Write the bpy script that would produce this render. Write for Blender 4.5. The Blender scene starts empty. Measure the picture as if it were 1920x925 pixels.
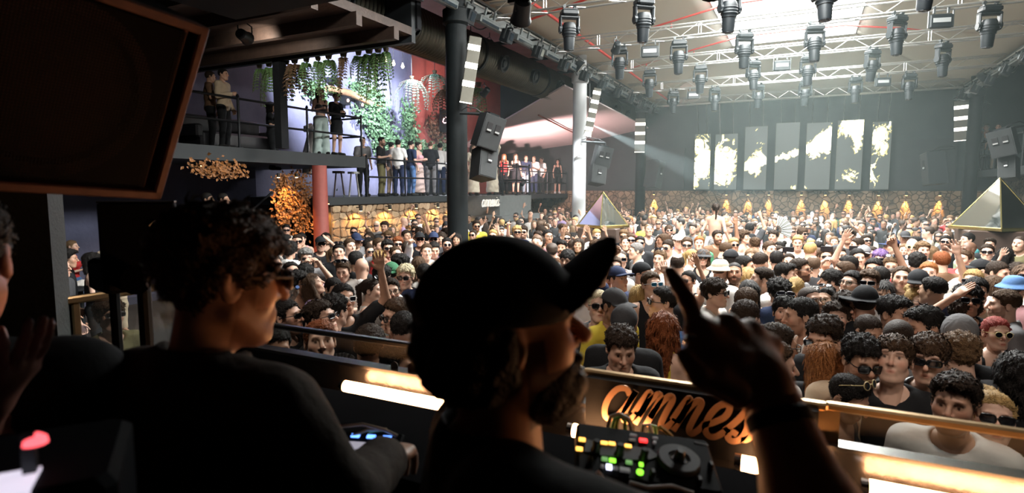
import bpy, bmesh, math, random
import numpy as np
from mathutils import Vector, Matrix, Euler, Quaternion

random.seed(7)
SC = bpy.context.scene
COL = SC.collection
R = math.radians

# ------------------------------------------------------------------ camera
FPX, IW, IH, EYE = 1100.0, 1920, 925, 2.6
YAW = math.atan(550 / FPX)
PIT = math.atan((462.5 - 356) / FPX)
cam_data = bpy.data.cameras.new('camera')
cam_data.sensor_width = 36.0
cam_data.lens = FPX / IW * 36.0
cam_data.clip_start = 0.02
cam_data.clip_end = 200
cam = bpy.data.objects.new('camera', cam_data)
COL.objects.link(cam)
cam.location = (0, 0, EYE)
cam.rotation_euler = (math.pi / 2 - PIT, 0, YAW)
cam_data.dof.use_dof = True
cam_data.dof.focus_distance = 9.0
cam_data.dof.aperture_fstop = 3.2
SC.camera = cam

# ------------------------------------------------------------------ world, exposure
world = bpy.data.worlds.new('world')
SC.world = world
world.use_nodes = True
bg = world.node_tree.nodes['Background']
bg.inputs[0].default_value = (1.0, 0.98, 0.94, 1)
bg.inputs[1].default_value = 3.0
SC.view_settings.view_transform = 'Standard'
SC.view_settings.look = 'None'
SC.view_settings.gamma = 1.0
SC.view_settings.use_curve_mapping = False
SC.view_settings.exposure = 0.2
try:
    SC.cycles.use_denoising = True
    SC.cycles.use_adaptive_sampling = True
    SC.cycles.adaptive_threshold = 0.03
    SC.cycles.max_bounces = 7
    SC.cycles.diffuse_bounces = 3
    SC.cycles.glossy_bounces = 3
    SC.cycles.transparent_max_bounces = 12
    SC.cycles.volume_bounces = 0
    SC.cycles.sample_clamp_indirect = 4.0
    SC.cycles.caustics_reflective = False
    SC.cycles.caustics_refractive = False
except Exception:
    pass


def lamp(kind, name, loc, energy, color=(1, 1, 1), target=None, **kw):
    d = bpy.data.lights.new(name, kind)
    d.energy = energy
    d.color = color
    for k, v in kw.items():
        setattr(d, k, v)
    o = bpy.data.objects.new(name, d)
    COL.objects.link(o)
    o.location = loc
    if target is not None:
        o.rotation_euler = (Vector(target) - Vector(loc)).to_track_quat('-Z', 'Y').to_euler()
    return o


# daylight through the roof light above the dance floor
SKY_X0, SKY_X1, SKY_Y0, SKY_Y1, SKY_Z = -2.55, 1.2, 3.0, 22.5, 7.7
lamp('AREA', 'roof_daylight', ((SKY_X0 + SKY_X1) / 2, (SKY_Y0 + SKY_Y1) / 2, SKY_Z + 0.45), 8300, (1.0, 0.985, 0.95),
     target=((SKY_X0 + SKY_X1) / 2, (SKY_Y0 + SKY_Y1) / 2, 0), shape='RECTANGLE', size=SKY_X1 - SKY_X0 + 0.2, size_y=SKY_Y1 - SKY_Y0 + 0.2)


# ------------------------------------------------------------------ pixel rays (real depth is always chosen by the caller)
_fw = Vector((-math.sin(YAW) * math.cos(PIT), math.cos(YAW) * math.cos(PIT), -math.sin(PIT)))
_rt = Vector((math.cos(YAW), math.sin(YAW), 0))
_up = _rt.cross(_fw)
_C = Vector((0, 0, EYE))


def ray(x, y):
    return _fw + _rt * ((x - 960) / FPX) + _up * ((462.5 - y) / FPX)


def at(x, y, ax, v):
    d = ray(x, y)
    i = 'xyz'.index(ax)
    return _C + d * ((v - _C[i]) / d[i])


def dep(x, y, D):
    return _C + ray(x, y) * D


def proj(p):
    q = Vector(p) - _C
    D = q.dot(_fw)
    if D < 0.05:
        return None
    return (960 + FPX * q.dot(_rt) / D, 462.5 - FPX * q.dot(_up) / D, D)


# ------------------------------------------------------------------ materials
def _nodes(name):
    m = bpy.data.materials.new(name)
    m.use_nodes = True
    nt = m.node_tree
    return m, nt, nt.nodes['Principled BSDF']


def mat(name, col, rough=0.6, metal=0.0, var=0.25, scale=8.0, bump=0.0, bscale=40.0, emit=None, estr=0.0, spec=0.5, detail=4.0):
    """principled surface with object-space noise for colour variation and relief"""
    m, nt, b = _nodes(name)
    N, L = nt.nodes, nt.links
    b.inputs['Roughness'].default_value = rough
    b.inputs['Metallic'].default_value = metal
    b.inputs['Specular IOR Level'].default_value = spec
    tc = N.new('ShaderNodeTexCoord')
    if var > 0:
        nz = N.new('ShaderNodeTexNoise')
        nz.inputs['Scale'].default_value = scale
        nz.inputs['Detail'].default_value = detail
        L.new(tc.outputs['Object'], nz.inputs['Vector'])
        mx = N.new('ShaderNodeMix')
        mx.data_type = 'RGBA'
        mx.inputs[6].default_value = (*[c * (1 - var) for c in col], 1)
        mx.inputs[7].default_value = (*[min(1, c * (1 + var)) for c in col], 1)
        L.new(nz.outputs['Fac'], mx.inputs[0])
        L.new(mx.outputs[2], b.inputs['Base Color'])
    else:
        b.inputs['Base Color'].default_value = (*col, 1)
    if bump > 0:
        nb = N.new('ShaderNodeTexNoise')
        nb.inputs['Scale'].default_value = bscale
        nb.inputs['Detail'].default_value = 3
        L.new(tc.outputs['Object'], nb.inputs['Vector'])
        bp = N.new('ShaderNodeBump')
        bp.inputs['Strength'].default_value = bump
        bp.inputs['Distance'].default_value = 0.02
        L.new(nb.outputs['Fac'], bp.inputs['Height'])
        L.new(bp.outputs['Normal'], b.inputs['Normal'])
    if emit is not None:
        b.inputs['Emission Color'].default_value = (*emit, 1)
        b.inputs['Emission Strength'].default_value = estr
    return m


def mat_object_colour(name, rough, tint=False, bump=0.0, bscale=60, var=0.2, vscale=12, spec=0.4, wave=False):
    """colour comes from the object, so that one material serves every person"""
    m, nt, b = _nodes(name)
    N, L = nt.nodes, nt.links
    b.inputs['Roughness'].default_value = rough
    b.inputs['Specular IOR Level'].default_value = spec
    oi = N.new('ShaderNodeObjectInfo')
    src = oi.outputs['Color']
    tc = N.new('ShaderNodeTexCoord')
    if tint:
        a = N.new('ShaderNodeAttribute')
        a.attribute_name = 'tint'
        mu = N.new('ShaderNodeMix')
        mu.data_type = 'RGBA'
        mu.blend_type = 'MULTIPLY'
        mu.inputs[0].default_value = 1
        L.new(src, mu.inputs[6])
        L.new(a.outputs['Color'], mu.inputs[7])
        src = mu.outputs[2]
    nz = N.new('ShaderNodeTexNoise')
    nz.inputs['Scale'].default_value = vscale
    nz.inputs['Detail'].default_value = 4
    L.new(tc.outputs['Object'], nz.inputs['Vector'])
    mr = N.new('ShaderNodeMapRange')
    mr.inputs[3].default_value = 1 - var
    mr.inputs[4].default_value = 1 + var
    L.new(nz.outputs['Fac'], mr.inputs[0])
    mv = N.new('ShaderNodeVectorMath')
    mv.operation = 'SCALE'
    L.new(src, mv.inputs[0])
    L.new(mr.outputs[0], mv.inputs[3])
    L.new(mv.outputs[0], b.inputs['Base Color'])
    if bump > 0:
        nb = N.new('ShaderNodeTexNoise')
        nb.inputs['Scale'].default_value = bscale
        nb.inputs['Detail'].default_value = 3
        L.new(tc.outputs['Object'], nb.inputs['Vector'])
        bp = N.new('ShaderNodeBump')
        bp.inputs['Strength'].default_value = bump
        bp.inputs['Distance'].default_value = 0.01
        L.new(nb.outputs['Fac'], bp.inputs['Height'])
        L.new(bp.outputs['Normal'], b.inputs['Normal'])
    return m


def mat_emit(name, col, s):
    m, nt, b = _nodes(name)
    b.inputs['Base Color'].default_value = (*col, 1)
    b.inputs['Emission Color'].default_value = (*col, 1)
    b.inputs['Emission Strength'].default_value = s
    return m


def mat_glass(name, tint=(0.92, 0.95, 0.93), rough=0.02, ior=1.5, smear=0.04):
    m = bpy.data.materials.new(name)
    m.use_nodes = True
    nt = m.node_tree
    N, L = nt.nodes, nt.links
    N.clear()
    out = N.new('ShaderNodeOutputMaterial')
    tr = N.new('ShaderNodeBsdfTransparent')
    tr.inputs[0].default_value = (*tint, 1)
    gl = N.new('ShaderNodeBsdfGlossy')
    gl.inputs['Roughness'].default_value = rough
    df = N.new('ShaderNodeBsdfDiffuse')
    df.inputs[0].default_value = (0.5, 0.47, 0.42, 1)
    fr = N.new('ShaderNodeFresnel')
    fr.inputs[0].default_value = ior
    m1 = N.new('ShaderNodeMixShader')
    ge = N.new('ShaderNodeNewGeometry')
    iv = N.new('ShaderNodeMath'); iv.operation = 'SUBTRACT'; iv.inputs[0].default_value = 1
    L.new(ge.outputs['Backfacing'], iv.inputs[1])
    mf = N.new('ShaderNodeMath'); mf.operation = 'MULTIPLY'
    L.new(fr.outputs[0], mf.inputs[0]); L.new(iv.outputs[0], mf.inputs[1])
    L.new(mf.outputs[0], m1.inputs[0])
    L.new(tr.outputs[0], m1.inputs[1])
    L.new(gl.outputs[0], m1.inputs[2])
    m2 = N.new('ShaderNodeMixShader')
    m2.inputs[0].default_value = smear
    L.new(m1.outputs[0], m2.inputs[1])
    L.new(df.outputs[0], m2.inputs[2])
    L.new(m2.outputs[0], out.inputs[0])
    return m


# ------------------------------------------------------------------ objects and mesh building
def setp(o, label=None, cat=None, group=None, kind=None):
    if label: o['label'] = label
    if cat: o['category'] = cat
    if group: o['group'] = group
    if kind: o['kind'] = kind
    return o


def thing(name, label, cat, loc=(0, 0, 0), rz=0.0, group=None, rot=None, kind=None):
    o = bpy.data.objects.new(name, None)
    COL.objects.link(o)
    o.empty_display_size = 0.05
    o.location = loc
    o.rotation_euler = rot if rot is not None else (0, 0, rz)
    return setp(o, label, cat, group, kind)


def link(name, me, parent=None, color=None, M=None):
    o = bpy.data.objects.new(name, me)
    COL.objects.link(o)
    if parent is not None:
        o.parent = parent
    if M is not None:
        o.matrix_local = M
    if color is not None:
        o.color = (*color[:3], 1)
    return o


def copy_tree(o, parent=None):
    c = o.copy()
    COL.objects.link(c)
    if parent is not None:
        c.parent = parent
    for ch in KIDS(o):
        copy_tree(ch, c)
    return c


def KIDS(o):
    return [x for x in o.children]


def frame_to(d, hint=(0, 0, 1)):
    """rotation whose +Z points along d"""
    d = Vector(d).normalized()
    h = Vector(hint)
    if abs(d.dot(h.normalized())) > 0.98:
        h = Vector((1, 0, 0))
    x = h.cross(d).normalized()
    y = d.cross(x)
    return Matrix((x, y, d)).transposed()


class MB:
    def __init__(s):
        s.v, s.f, s.m, s.cm = [], [], [], 0

    def add(s, vs, fs):
        o = len(s.v)
        s.v += [tuple(v) for v in vs]
        s.f += [[i + o for i in f] for f in fs]
        s.m += [s.cm] * len(fs)
        return s

    def hexa(s, p):
        return s.add(p, [(0, 3, 2, 1), (4, 5, 6, 7), (0, 1, 5, 4), (1, 2, 6, 5), (2, 3, 7, 6), (3, 0, 4, 7)])

    def box(s, c, d, rot=None):
        c = Vector(c)
        p = []
        for z in (-.5, .5):
            for x, y in ((-.5, -.5), (.5, -.5), (.5, .5), (-.5, .5)):
                q = Vector((x * d[0], y * d[1], z * d[2]))
                if rot is not None: q = rot @ q
                p.append(c + q)
        return s.hexa(p)

    def cbox(s, c, d, ch, rot=None):
        """box with chamfered vertical and horizontal edges (octagonal slices)"""
        c = Vector(c)
        hx, hy, hz = d[0] / 2, d[1] / 2, d[2] / 2
        ch = min(ch, hx * .9, hy * .9, hz * .9)
        rings = []
        for z, k in ((-hz, ch), (-hz + ch, 0), (hz - ch, 0), (hz, ch)):
            a, b, e = hx - k, hy - k, ch
            rings.append([(a, -b + e, z), (a, b - e, z), (a - e, b, z), (-a + e, b, z), (-a, b - e, z), (-a, -b + e, z), (-a + e, -b, z), (a - e, -b, z)])
        vs = [c + ((rot @ Vector(q)) if rot is not None else Vector(q)) for r in rings for q in r]
        fs = [tuple(range(7, -1, -1)), tuple(range(24, 32))]
        for r in range(3):
            for i in range(8):
                j = (i + 1) % 8
                fs.append((r * 8 + i, r * 8 + j, r * 8 + 8 + j, r * 8 + 8 + i))
        return s.add(vs, fs)

    def cyl(s, a, b, r0, r1=None, n=12, caps=True):
        r1 = r0 if r1 is None else r1
        a, b = Vector(a), Vector(b)
        F = frame_to(b - a)
        vs = []
        for c, r in ((a, r0), (b, r1)):
            for i in range(n):
                t = 2 * math.pi * i / n
                vs.append(c + F @ Vector((r * math.cos(t), r * math.sin(t), 0)))
        fs = [(i, (i + 1) % n, n + (i + 1) % n, n + i) for i in range(n)]
        if caps:
            fs += [tuple(range(n - 1, -1, -1)), tuple(range(n, 2 * n))]
        return s.add(vs, fs)

    def tube(s, pts, r, n=8, caps=True, flat=1.0):
        pts = [Vector(p) for p in pts]
        m = len(pts)
        rs = r if isinstance(r, (list, tuple)) else [r] * m
        T = []
        for i in range(m):
            T.append((pts[min(i + 1, m - 1)] - pts[max(i - 1, 0)]).normalized())
        F = frame_to(T[0])
        x = F @ Vector((1, 0, 0))
        vs = []
        for i in range(m):
            x = (x - T[i] * x.dot(T[i])).normalized()
            y = T[i].cross(x)
            for k in range(n):
                t = 2 * math.pi * k / n
                vs.append(pts[i] + x * (rs[i] * math.cos(t)) + y * (rs[i] * flat * math.sin(t)))
        fs = []
        for i in range(m - 1):
            for k in range(n):
                j = (k + 1) % n
                fs.append((i * n + k, i * n + j, i * n + n + j, i * n + n + k))
        if caps:
            fs += [tuple(range(n - 1, -1, -1)), tuple(range((m - 1) * n, m * n))]
        return s.add(vs, fs)

    def lathe(s, prof, n=16, M=None):
        vs = []
        for r, z in prof:
            for i in range(n):
                t = 2 * math.pi * i / n
                q = Vector((r * math.cos(t), r * math.sin(t), z))
                vs.append(M @ q if M is not None else q)
        fs = []
        for k in range(len(prof) - 1):
            for i in range(n):
                j = (i + 1) % n
                fs.append((k * n + i, k * n + j, k * n + n + j, k * n + n + i))
        fs += [tuple(range(n - 1, -1, -1)), tuple(range((len(prof) - 1) * n, len(prof) * n))]
        return s.add(vs, fs)

    def prism(s, poly, z0, z1, M=None):
        n = len(poly)
        vs = [Vector((x, y, z)) for z in (z0, z1) for x, y in poly]
        if M is not None: vs = [M @ q for q in vs]
        fs = [tuple(range(n - 1, -1, -1)), tuple(range(n, 2 * n))] + [(i, (i + 1) % n, n + (i + 1) % n, n + i) for i in range(n)]
        return s.add(vs, fs)

    def mesh(s, name, mats):
        me = bpy.data.meshes.new(name)
        me.from_pydata(s.v, [], s.f)
        for m in (mats if isinstance(mats, (list, tuple)) else [mats]):
            me.materials.append(m)
        if any(s.m):
            me.polygons.foreach_set('material_index', s.m)
        me.update()
        return me

    def build(s, name, mats, parent=None, smooth=False, M=None, color=None):
        me = s.mesh(name, mats)
        if smooth:
            shade(me)
        return link(name, me, parent, color, M)


def shade(me, ang=40):
    me.polygons.foreach_set('use_smooth', [True] * len(me.polygons))
    try:
        me.set_sharp_from_angle(angle=R(ang))
    except Exception:
        pass


def np_mesh(name, V, F, mats, smooth=True, attr=None):
    """mesh from numpy quads"""
    me = bpy.data.meshes.new(name)
    V = np.asarray(V, np.float32)
    F = np.asarray(F, np.int32)
    n, k = F.shape
    me.vertices.add(len(V))
    me.vertices.foreach_set('co', V.ravel())
    me.loops.add(n * k)
    me.loops.foreach_set('vertex_index', F.ravel())
    me.polygons.add(n)
    me.polygons.foreach_set('loop_start', np.arange(0, n * k, k, dtype=np.int32))
    if smooth:
        me.polygons.foreach_set('use_smooth', np.ones(n, bool))
    for m in (mats if isinstance(mats, (list, tuple)) else [mats]):
        me.materials.append(m)
    if attr is not None:
        a = me.color_attributes.new('tint', 'FLOAT_COLOR', 'POINT')
        c = np.ones((len(V), 4), np.float32)
        c[:, :3] = attr
        a.data.foreach_set('color', c.ravel())
    me.update()
    me.validate()
    return me


# ------------------------------------------------------------------ implicit surfaces
def _v(c):
    return np.array(c, np.float32)


def ell(P, c, r):
    q = [(P[i] - c[i]) / r[i] for i in range(3)]
    k0 = np.sqrt(q[0] ** 2 + q[1] ** 2 + q[2] ** 2) + 1e-6
    k1 = np.sqrt((q[0] / r[0]) ** 2 + (q[1] / r[1]) ** 2 + (q[2] / r[2]) ** 2) + 1e-6
    return k0 * (k0 - 1) / k1


def cap(P, a, b, ra, rb):
    a, b = _v(a), _v(b)
    ba = b - a
    L2 = float(ba @ ba) + 1e-9
    p = [P[i] - a[i] for i in range(3)]
    h = np.clip((p[0] * ba[0] + p[1] * ba[1] + p[2] * ba[2]) / L2, 0, 1)
    d = np.sqrt((p[0] - ba[0] * h) ** 2 + (p[1] - ba[1] * h) ** 2 + (p[2] - ba[2] * h) ** 2)
    return d - (ra + (rb - ra) * h)


def smin(a, b, k):
    h = np.clip(.5 + .5 * (b - a) / k, 0, 1)
    return b + (a - b) * h - k * h * (1 - h)


def smax(a, b, k):
    return -smin(-a, -b, k)


def grid(lo, hi, h):
    ax = [np.arange(lo[i], hi[i] + h, h, dtype=np.float32) for i in range(3)]
    return ax, np.meshgrid(*ax, indexing='ij')


def snet(Fd, ax):
    """surface nets over a rectilinear grid"""
    xs, ys, zs = ax
    S = Fd < 0
    nx, ny, nz = Fd.shape
    cnt = np.zeros((nx - 1, ny - 1, nz - 1), np.int8)
    for a in (0, 1):
        for b in (0, 1):
            for c in (0, 1):
                cnt += S[a:nx - 1 + a, b:ny - 1 + b, c:nz - 1 + c]
    act = (cnt > 0) & (cnt < 8)
    I, J, K = np.nonzero(act)
    idx = -np.ones(act.shape, np.int32)
    idx[act] = np.arange(len(I))
    acc = np.zeros((len(I), 3), np.float32)
    num = np.zeros(len(I), np.float32)
    cs = [(a, b, c) for a in (0, 1) for b in (0, 1) for c in (0, 1)]
    for p in cs:
        for q in cs:
            if p < q and sum(abs(p[i] - q[i]) for i in range(3)) == 1:
                f1 = Fd[I + p[0], J + p[1], K + p[2]]
                f2 = Fd[I + q[0], J + q[1], K + q[2]]
                m = (f1 < 0) != (f2 < 0)
                t = np.where(m, f1 / np.where(m, f1 - f2, 1), 0)
                pos = np.stack([xs[I + p[0]] * (1 - t) + xs[I + q[0]] * t, ys[J + p[1]] * (1 - t) + ys[J + q[1]] * t, zs[K + p[2]] * (1 - t) + zs[K + q[2]] * t], 1)
                acc[m] += pos[m]
                num[m] += 1
    V = acc / num[:, None]
    quads = []

    def emit(m, off, sel):
        i, j, k = np.nonzero(m)
        i = i + off[0]; j = j + off[1]; k = k + off[2]
        qs = np.stack([idx[i + d[0], j + d[1], k + d[2]] for d in sel], 1)
        flip = ~S[i, j, k]
        qs[flip] = qs[flip][:, ::-1]
        quads.append(qs)
    emit(S[:-1, 1:-1, 1:-1] != S[1:, 1:-1, 1:-1], (0, 1, 1), ((0, -1, -1), (0, 0, -1), (0, 0, 0), (0, -1, 0)))
    emit(S[1:-1, :-1, 1:-1] != S[1:-1, 1:, 1:-1], (1, 0, 1), ((-1, 0, -1), (-1, 0, 0), (0, 0, 0), (0, 0, -1)))
    emit(S[1:-1, 1:-1, :-1] != S[1:-1, 1:-1, 1:], (1, 1, 0), ((-1, -1, 0), (0, -1, 0), (0, 0, 0), (-1, 0, 0)))
    F = np.concatenate(quads)
    F = F[(F >= 0).all(1)]
    return V, F


def relax(V, F, it=1, w=0.5):
    for _ in range(it):
        s = np.zeros_like(V)
        n = np.zeros(len(V), np.float32)
        for a, b in ((0, 1), (1, 2), (2, 3), (3, 0)):
            np.add.at(s, F[:, a], V[F[:, b]]); np.add.at(n, F[:, a], 1)
            np.add.at(s, F[:, b], V[F[:, a]]); np.add.at(n, F[:, b], 1)
        V = V * (1 - w) + w * s / np.maximum(n, 1)[:, None]
    return V


def joinV(parts):
    Vs, Fs, Ts, o = [], [], [], 0
    for V, F, T in parts:
        Vs.append(V); Fs.append(F + o); Ts.append(T); o += len(V)
    return np.concatenate(Vs), np.concatenate(Fs), np.concatenate(Ts)


def xf(V, M):
    A = np.array(M, np.float32)
    return V @ A[:3, :3].T + A[:3, 3]


# ------------------------------------------------------------------ surfaces of the place
M_FLOOR = mat('dance_floor', (.05, .045, .042), .5, var=.4, scale=3, bump=.15)
M_BLACKPAINT = mat('black_paint', (.012, .013, .015), .75, var=.4, scale=5, bump=.1, spec=.15)
M_DARKSTEEL = mat('dark_steel', (.022, .026, .028), .42, .6, var=.3, scale=9, bump=.05)
M_COLUMN = mat('column_paint', (.009, .012, .013), .6, var=.35, scale=4, bump=.15, bscale=14, spec=.15)
M_ROOF = mat('roof_canvas', (.60, .575, .52), .85, var=.10, scale=.8, bump=.12, bscale=2.5)
_nt = M_ROOF.node_tree       # daylight glows through the canvas
_tl = _nt.nodes.new('ShaderNodeBsdfTranslucent'); _tl.inputs[0].default_value = (.42, .39, .33, 1)
_mx = _nt.nodes.new('ShaderNodeMixShader'); _mx.inputs[0].default_value = .45
_nt.links.new(_nt.nodes['Principled BSDF'].outputs[0], _mx.inputs[1]); _nt.links.new(_tl.outputs[0], _mx.inputs[2]); _nt.links.new(_mx.outputs[0], _nt.nodes['Material Output'].inputs[0])
M_ROOFSEAM = mat('roof_seam', (.66, .64, .6), .8, var=.1)
M_DARKWALL = mat('dark_wall', (.026, .034, .036), .8, var=.35, scale=1.6, bump=.1)
M_PANELWALL = mat('dark_wall_panel', (.022, .026, .028), .75, var=.3, scale=2)
M_PLASTER = mat('blue_grey_plaster', (.23, .24, .35), .9, var=.35, scale=1.4, bump=.8, bscale=5)
M_REDWALL = mat('terracotta_plaster', (.42, .12, .09), .9, var=.3, scale=1.8, bump=.5, bscale=6)
M_WOOD = mat('dark_ceiling_wood', (.045, .026, .018), .6, var=.5, scale=7, bump=.3, bscale=22)
M_PINKROOF = mat('pink_roof_board', (.36, .2, .18), .85, var=.3, scale=2)
M_CANVAS = mat('white_canopy_canvas', (.66, .57, .56), .9, var=.08, scale=1)
M_MORTAR = mat('mortar', (.16, .11, .07), .95, var=.3, scale=10, bump=.4)
M_STEELGREY = mat('grey_steel', (.16, .18, .18), .45, .5, var=.2)
M_FASCIA = mat('balcony_fascia', (.024, .029, .032), .6, .1, var=.25, scale=3)
M_BRICKDARK = None


def stone_mat(name, a, b, scale=4.5):
    m, nt, bs = _nodes(name)
    N, L = nt.nodes, nt.links
    tc = N.new('ShaderNodeTexCoord')
    vo = N.new('ShaderNodeTexVoronoi')
    vo.inputs['Scale'].default_value = scale
    L.new(tc.outputs['Object'], vo.inputs['Vector'])
    v2 = N.new('ShaderNodeTexVoronoi')
    v2.feature = 'DISTANCE_TO_EDGE'
    v2.inputs['Scale'].default_value = scale
    L.new(tc.outputs['Object'], v2.inputs['Vector'])
    mx = N.new('ShaderNodeMix'); mx.data_type = 'RGBA'
    mx.inputs[6].default_value = (*a, 1); mx.inputs[7].default_value = (*b, 1)
    L.new(vo.outputs['Color'], mx.inputs[0])
    mr = N.new('ShaderNodeMapRange')
    mr.inputs[1].default_value = 0; mr.inputs[2].default_value = .08
    L.new(v2.outputs['Distance'], mr.inputs[0])
    m2 = N.new('ShaderNodeMix'); m2.data_type = 'RGBA'
    m2.inputs[6].default_value = (a[0] * .3, a[1] * .3, a[2] * .3, 1)
    L.new(mr.outputs[0], m2.inputs[0]); L.new(mx.outputs[2], m2.inputs[7])
    L.new(m2.outputs[2], bs.inputs['Base Color'])
    bp = N.new('ShaderNodeBump'); bp.inputs['Strength'].default_value = .8; bp.inputs['Distance'].default_value = .05
    L.new(mr.outputs[0], bp.inputs['Height']); L.new(bp.outputs['Normal'], bs.inputs['Normal'])
    bs.inputs['Roughness'].default_value = .9
    return m


M_STONEBACK = stone_mat('rubble_stone', (.14, .095, .06), (.26, .18, .11))
M_STONE = [mat('sandstone_%d' % i, c, .9, var=.35, scale=9, bump=.6, bscale=16) for i, c in enumerate(((.34, .235, .14), (.28, .185, .105), (.40, .29, .18), (.24, .15, .085)))]


def S(name, label, cat):
    """tag for a piece of the setting"""
    def f(o): return setp(o, label, cat, None, 'structure')
    return f


def slab(name, x0, x1, y0, y1, z0, z1, m, label, cat):
    mb = MB()
    mb.box(((x0 + x1) / 2, (y0 + y1) / 2, (z0 + z1) / 2), (x1 - x0, y1 - y0, z1 - z0))
    return setp(mb.build(name, m), label, cat, None, 'structure')


slab('floor', -16, 10, 2.06, 29.2, -.2, 0, M_FLOOR, 'dark dance floor under the standing crowd', 'floor')
slab('floor_booth', -5, 4.5, -3.2, 2.05, -.2, .8, M_BLACKPAINT, 'raised black platform the DJs stand on', 'floor')
slab('wall_booth_back', -5.2, 4.7, -3.4, -3.2, 0, 3.7, M_BLACKPAINT, 'black wall behind the DJ booth', 'wall')
slab('wall_booth_right', 4.5, 4.7, -3.2, 2.0, 0, 3.7, M_BLACKPAINT, 'black side wall closing the DJ booth', 'wall')
slab('wall_booth_left', -5.2, -5.0, -3.2, .2, 0, 3.7, M_BLACKPAINT, 'black side wall behind the grey pillar', 'wall')
slab('ceiling_booth', -5.2, 4.7, -3.4, 1.95, 3.6, 3.75, M_BLACKPAINT, 'low black ceiling over the DJ booth', 'ceiling')

slab('ceiling_booth_canopy', -5.2, 5.2, 1.95, 4.2, 4.3, 4.4, M_BLACKPAINT, 'black canopy reaching out over the front rows', 'ceiling')  # added out of view to block roof light from the DJs
slab('ceiling_booth_canopy_edge', -3.4, 5.2, 4.2, 6.1, 4.75, 4.85, M_BLACKPAINT, 'black outer canopy step over the front rows', 'ceiling')  # second added slab, cuts the bright canvas off from the booth
# back wall, side walls
slab('wall_back', -16, 10, 28.6, 28.8, 2.55, 8.4, M_DARKWALL, 'dark upper wall behind the hanging screens', 'wall')
slab('wall_stone_base', -16, 10, 28.45, 28.8, 0, 2.55, M_STONEBACK, 'rubble stone wall below the screens, lit by warm lamps', 'wall')
slab('trim_1', -9.3, -5.2, 28.5, 28.6, 2.6, 4.55, M_PANELWALL, 'black wall panel beside the first lit screen', 'panel')
slab('trim_2', 3.0, 5.2, 28.5, 28.6, 2.6, 4.6, M_PANELWALL, 'black wall panel beyond the last lit screen', 'panel')
slab('wall_right', 9.0, 9.2, -1, 28.8, 0, 8.4, M_DARKWALL, 'dark wall behind the far right balcony', 'wall')
slab('wall_front_upper', -16, 10, 1.85, 1.95, 3.75, 8.4, M_BLACKPAINT, 'black wall above the DJ booth', 'wall')
slab('wall_front_right', 4.7, 10, 1.8, 2.0, 0, 3.75, M_BLACKPAINT, 'black wall beside the DJ booth', 'wall')
slab('wall_front_left', -16, -5.2, -3.4, -3.2, 0, 8.4, M_BLACKPAINT, 'black end wall of the dim left aisle', 'wall')
slab('floor_aisle', -16, -5.2, -3.2, 2.05, -.2, 0, M_FLOOR, 'dark floor of the left aisle', 'floor')
slab('wall_left', -15.3, -15, -3.2, 20.6, 0, 8.4, M_PLASTER, 'rough blue-grey plaster wall behind the balconies', 'wall')
slab('wall_left_red', -15.3, -15, 20.6, 28.8, 0, 8.4, M_REDWALL, 'red plaster wall behind the ferns', 'wall')

# roof over the dance floor: two canvas slopes and a hipped end, with real seams
EAVE_L, EAVE_R = -6.75, 5.45


def roof_sheet(name, quad, nu, nv, sag, label):
    a, b, c, d = (Vector(q) for q in quad)
    vs, fs = [], []
    for i in range(nu + 1):
        for j in range(nv + 1):
            u, v = i / nu, j / nv
            p = (a.lerp(b, u)).lerp(d.lerp(c, u), v)
            p.z -= sag * abs(math.sin(math.pi * u * 4)) * math.sin(math.pi * v)
            vs.append(p)
    for i in range(nu):
        for j in range(nv):
            k = i * (nv + 1) + j
            fs.append((k, k + 1, k + nv + 2, k + nv + 1))
    mb = MB(); mb.add(vs, fs)
    o = mb.build(name, M_ROOF, smooth=True)
    s = o.modifiers.new('thick', 'SOLIDIFY'); s.thickness = .04
    return setp(o, label, 'ceiling', None, 'structure')


ZE = 6.95
rl = roof_sheet('ceiling_left_slope', ((EAVE_L, 1.9, ZE), (EAVE_L, 28.7, ZE - .35), (SKY_X0, SKY_Y1, SKY_Z), (SKY_X0, 1.9, SKY_Z)), 40, 10, .10, 'off-white canvas roof slope above the duct side gantry')
rr = roof_sheet('ceiling_right_slope', ((SKY_X1, 1.9, SKY_Z), (SKY_X1, SKY_Y1, SKY_Z), (EAVE_R, 28.7, ZE - .35), (EAVE_R, 1.9, ZE)), 40, 10, .10, 'off-white canvas roof slope above the far right gantry')
re_ = roof_sheet('ceiling_hip_end', ((SKY_X0, SKY_Y1, SKY_Z), (SKY_X1, SKY_Y1, SKY_Z), (EAVE_R, 28.7, ZE - .35), (EAVE_L, 28.7, ZE - .35)), 8, 12, .05, 'grey-white canvas roof end sloping down to the screens')
rf_ = roof_sheet('ceiling_front', ((SKY_X0, 1.9, SKY_Z), (SKY_X1, 1.9, SKY_Z), (SKY_X1, SKY_Y0, SKY_Z), (SKY_X0, SKY_Y0, SKY_Z)), 4, 4, 0, 'flat canvas roof between booth and roof light')
for i, y in enumerate((9.2, 13.4, 17.6, 21.6)):
    for par, x0, x1 in ((rl, EAVE_L, SKY_X0), (rr, EAVE_R, SKY_X1)):
        mb = MB(); mb.tube([(x0, y, ZE - .16 * (y / 28) - .05), ((x0 + x1) / 2, y, (ZE + SKY_Z) / 2 - .09), (x1, y, SKY_Z - .05)], .014, 6)
        mb.build('roof_seam', M_ROOFSEAM, par)

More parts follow.
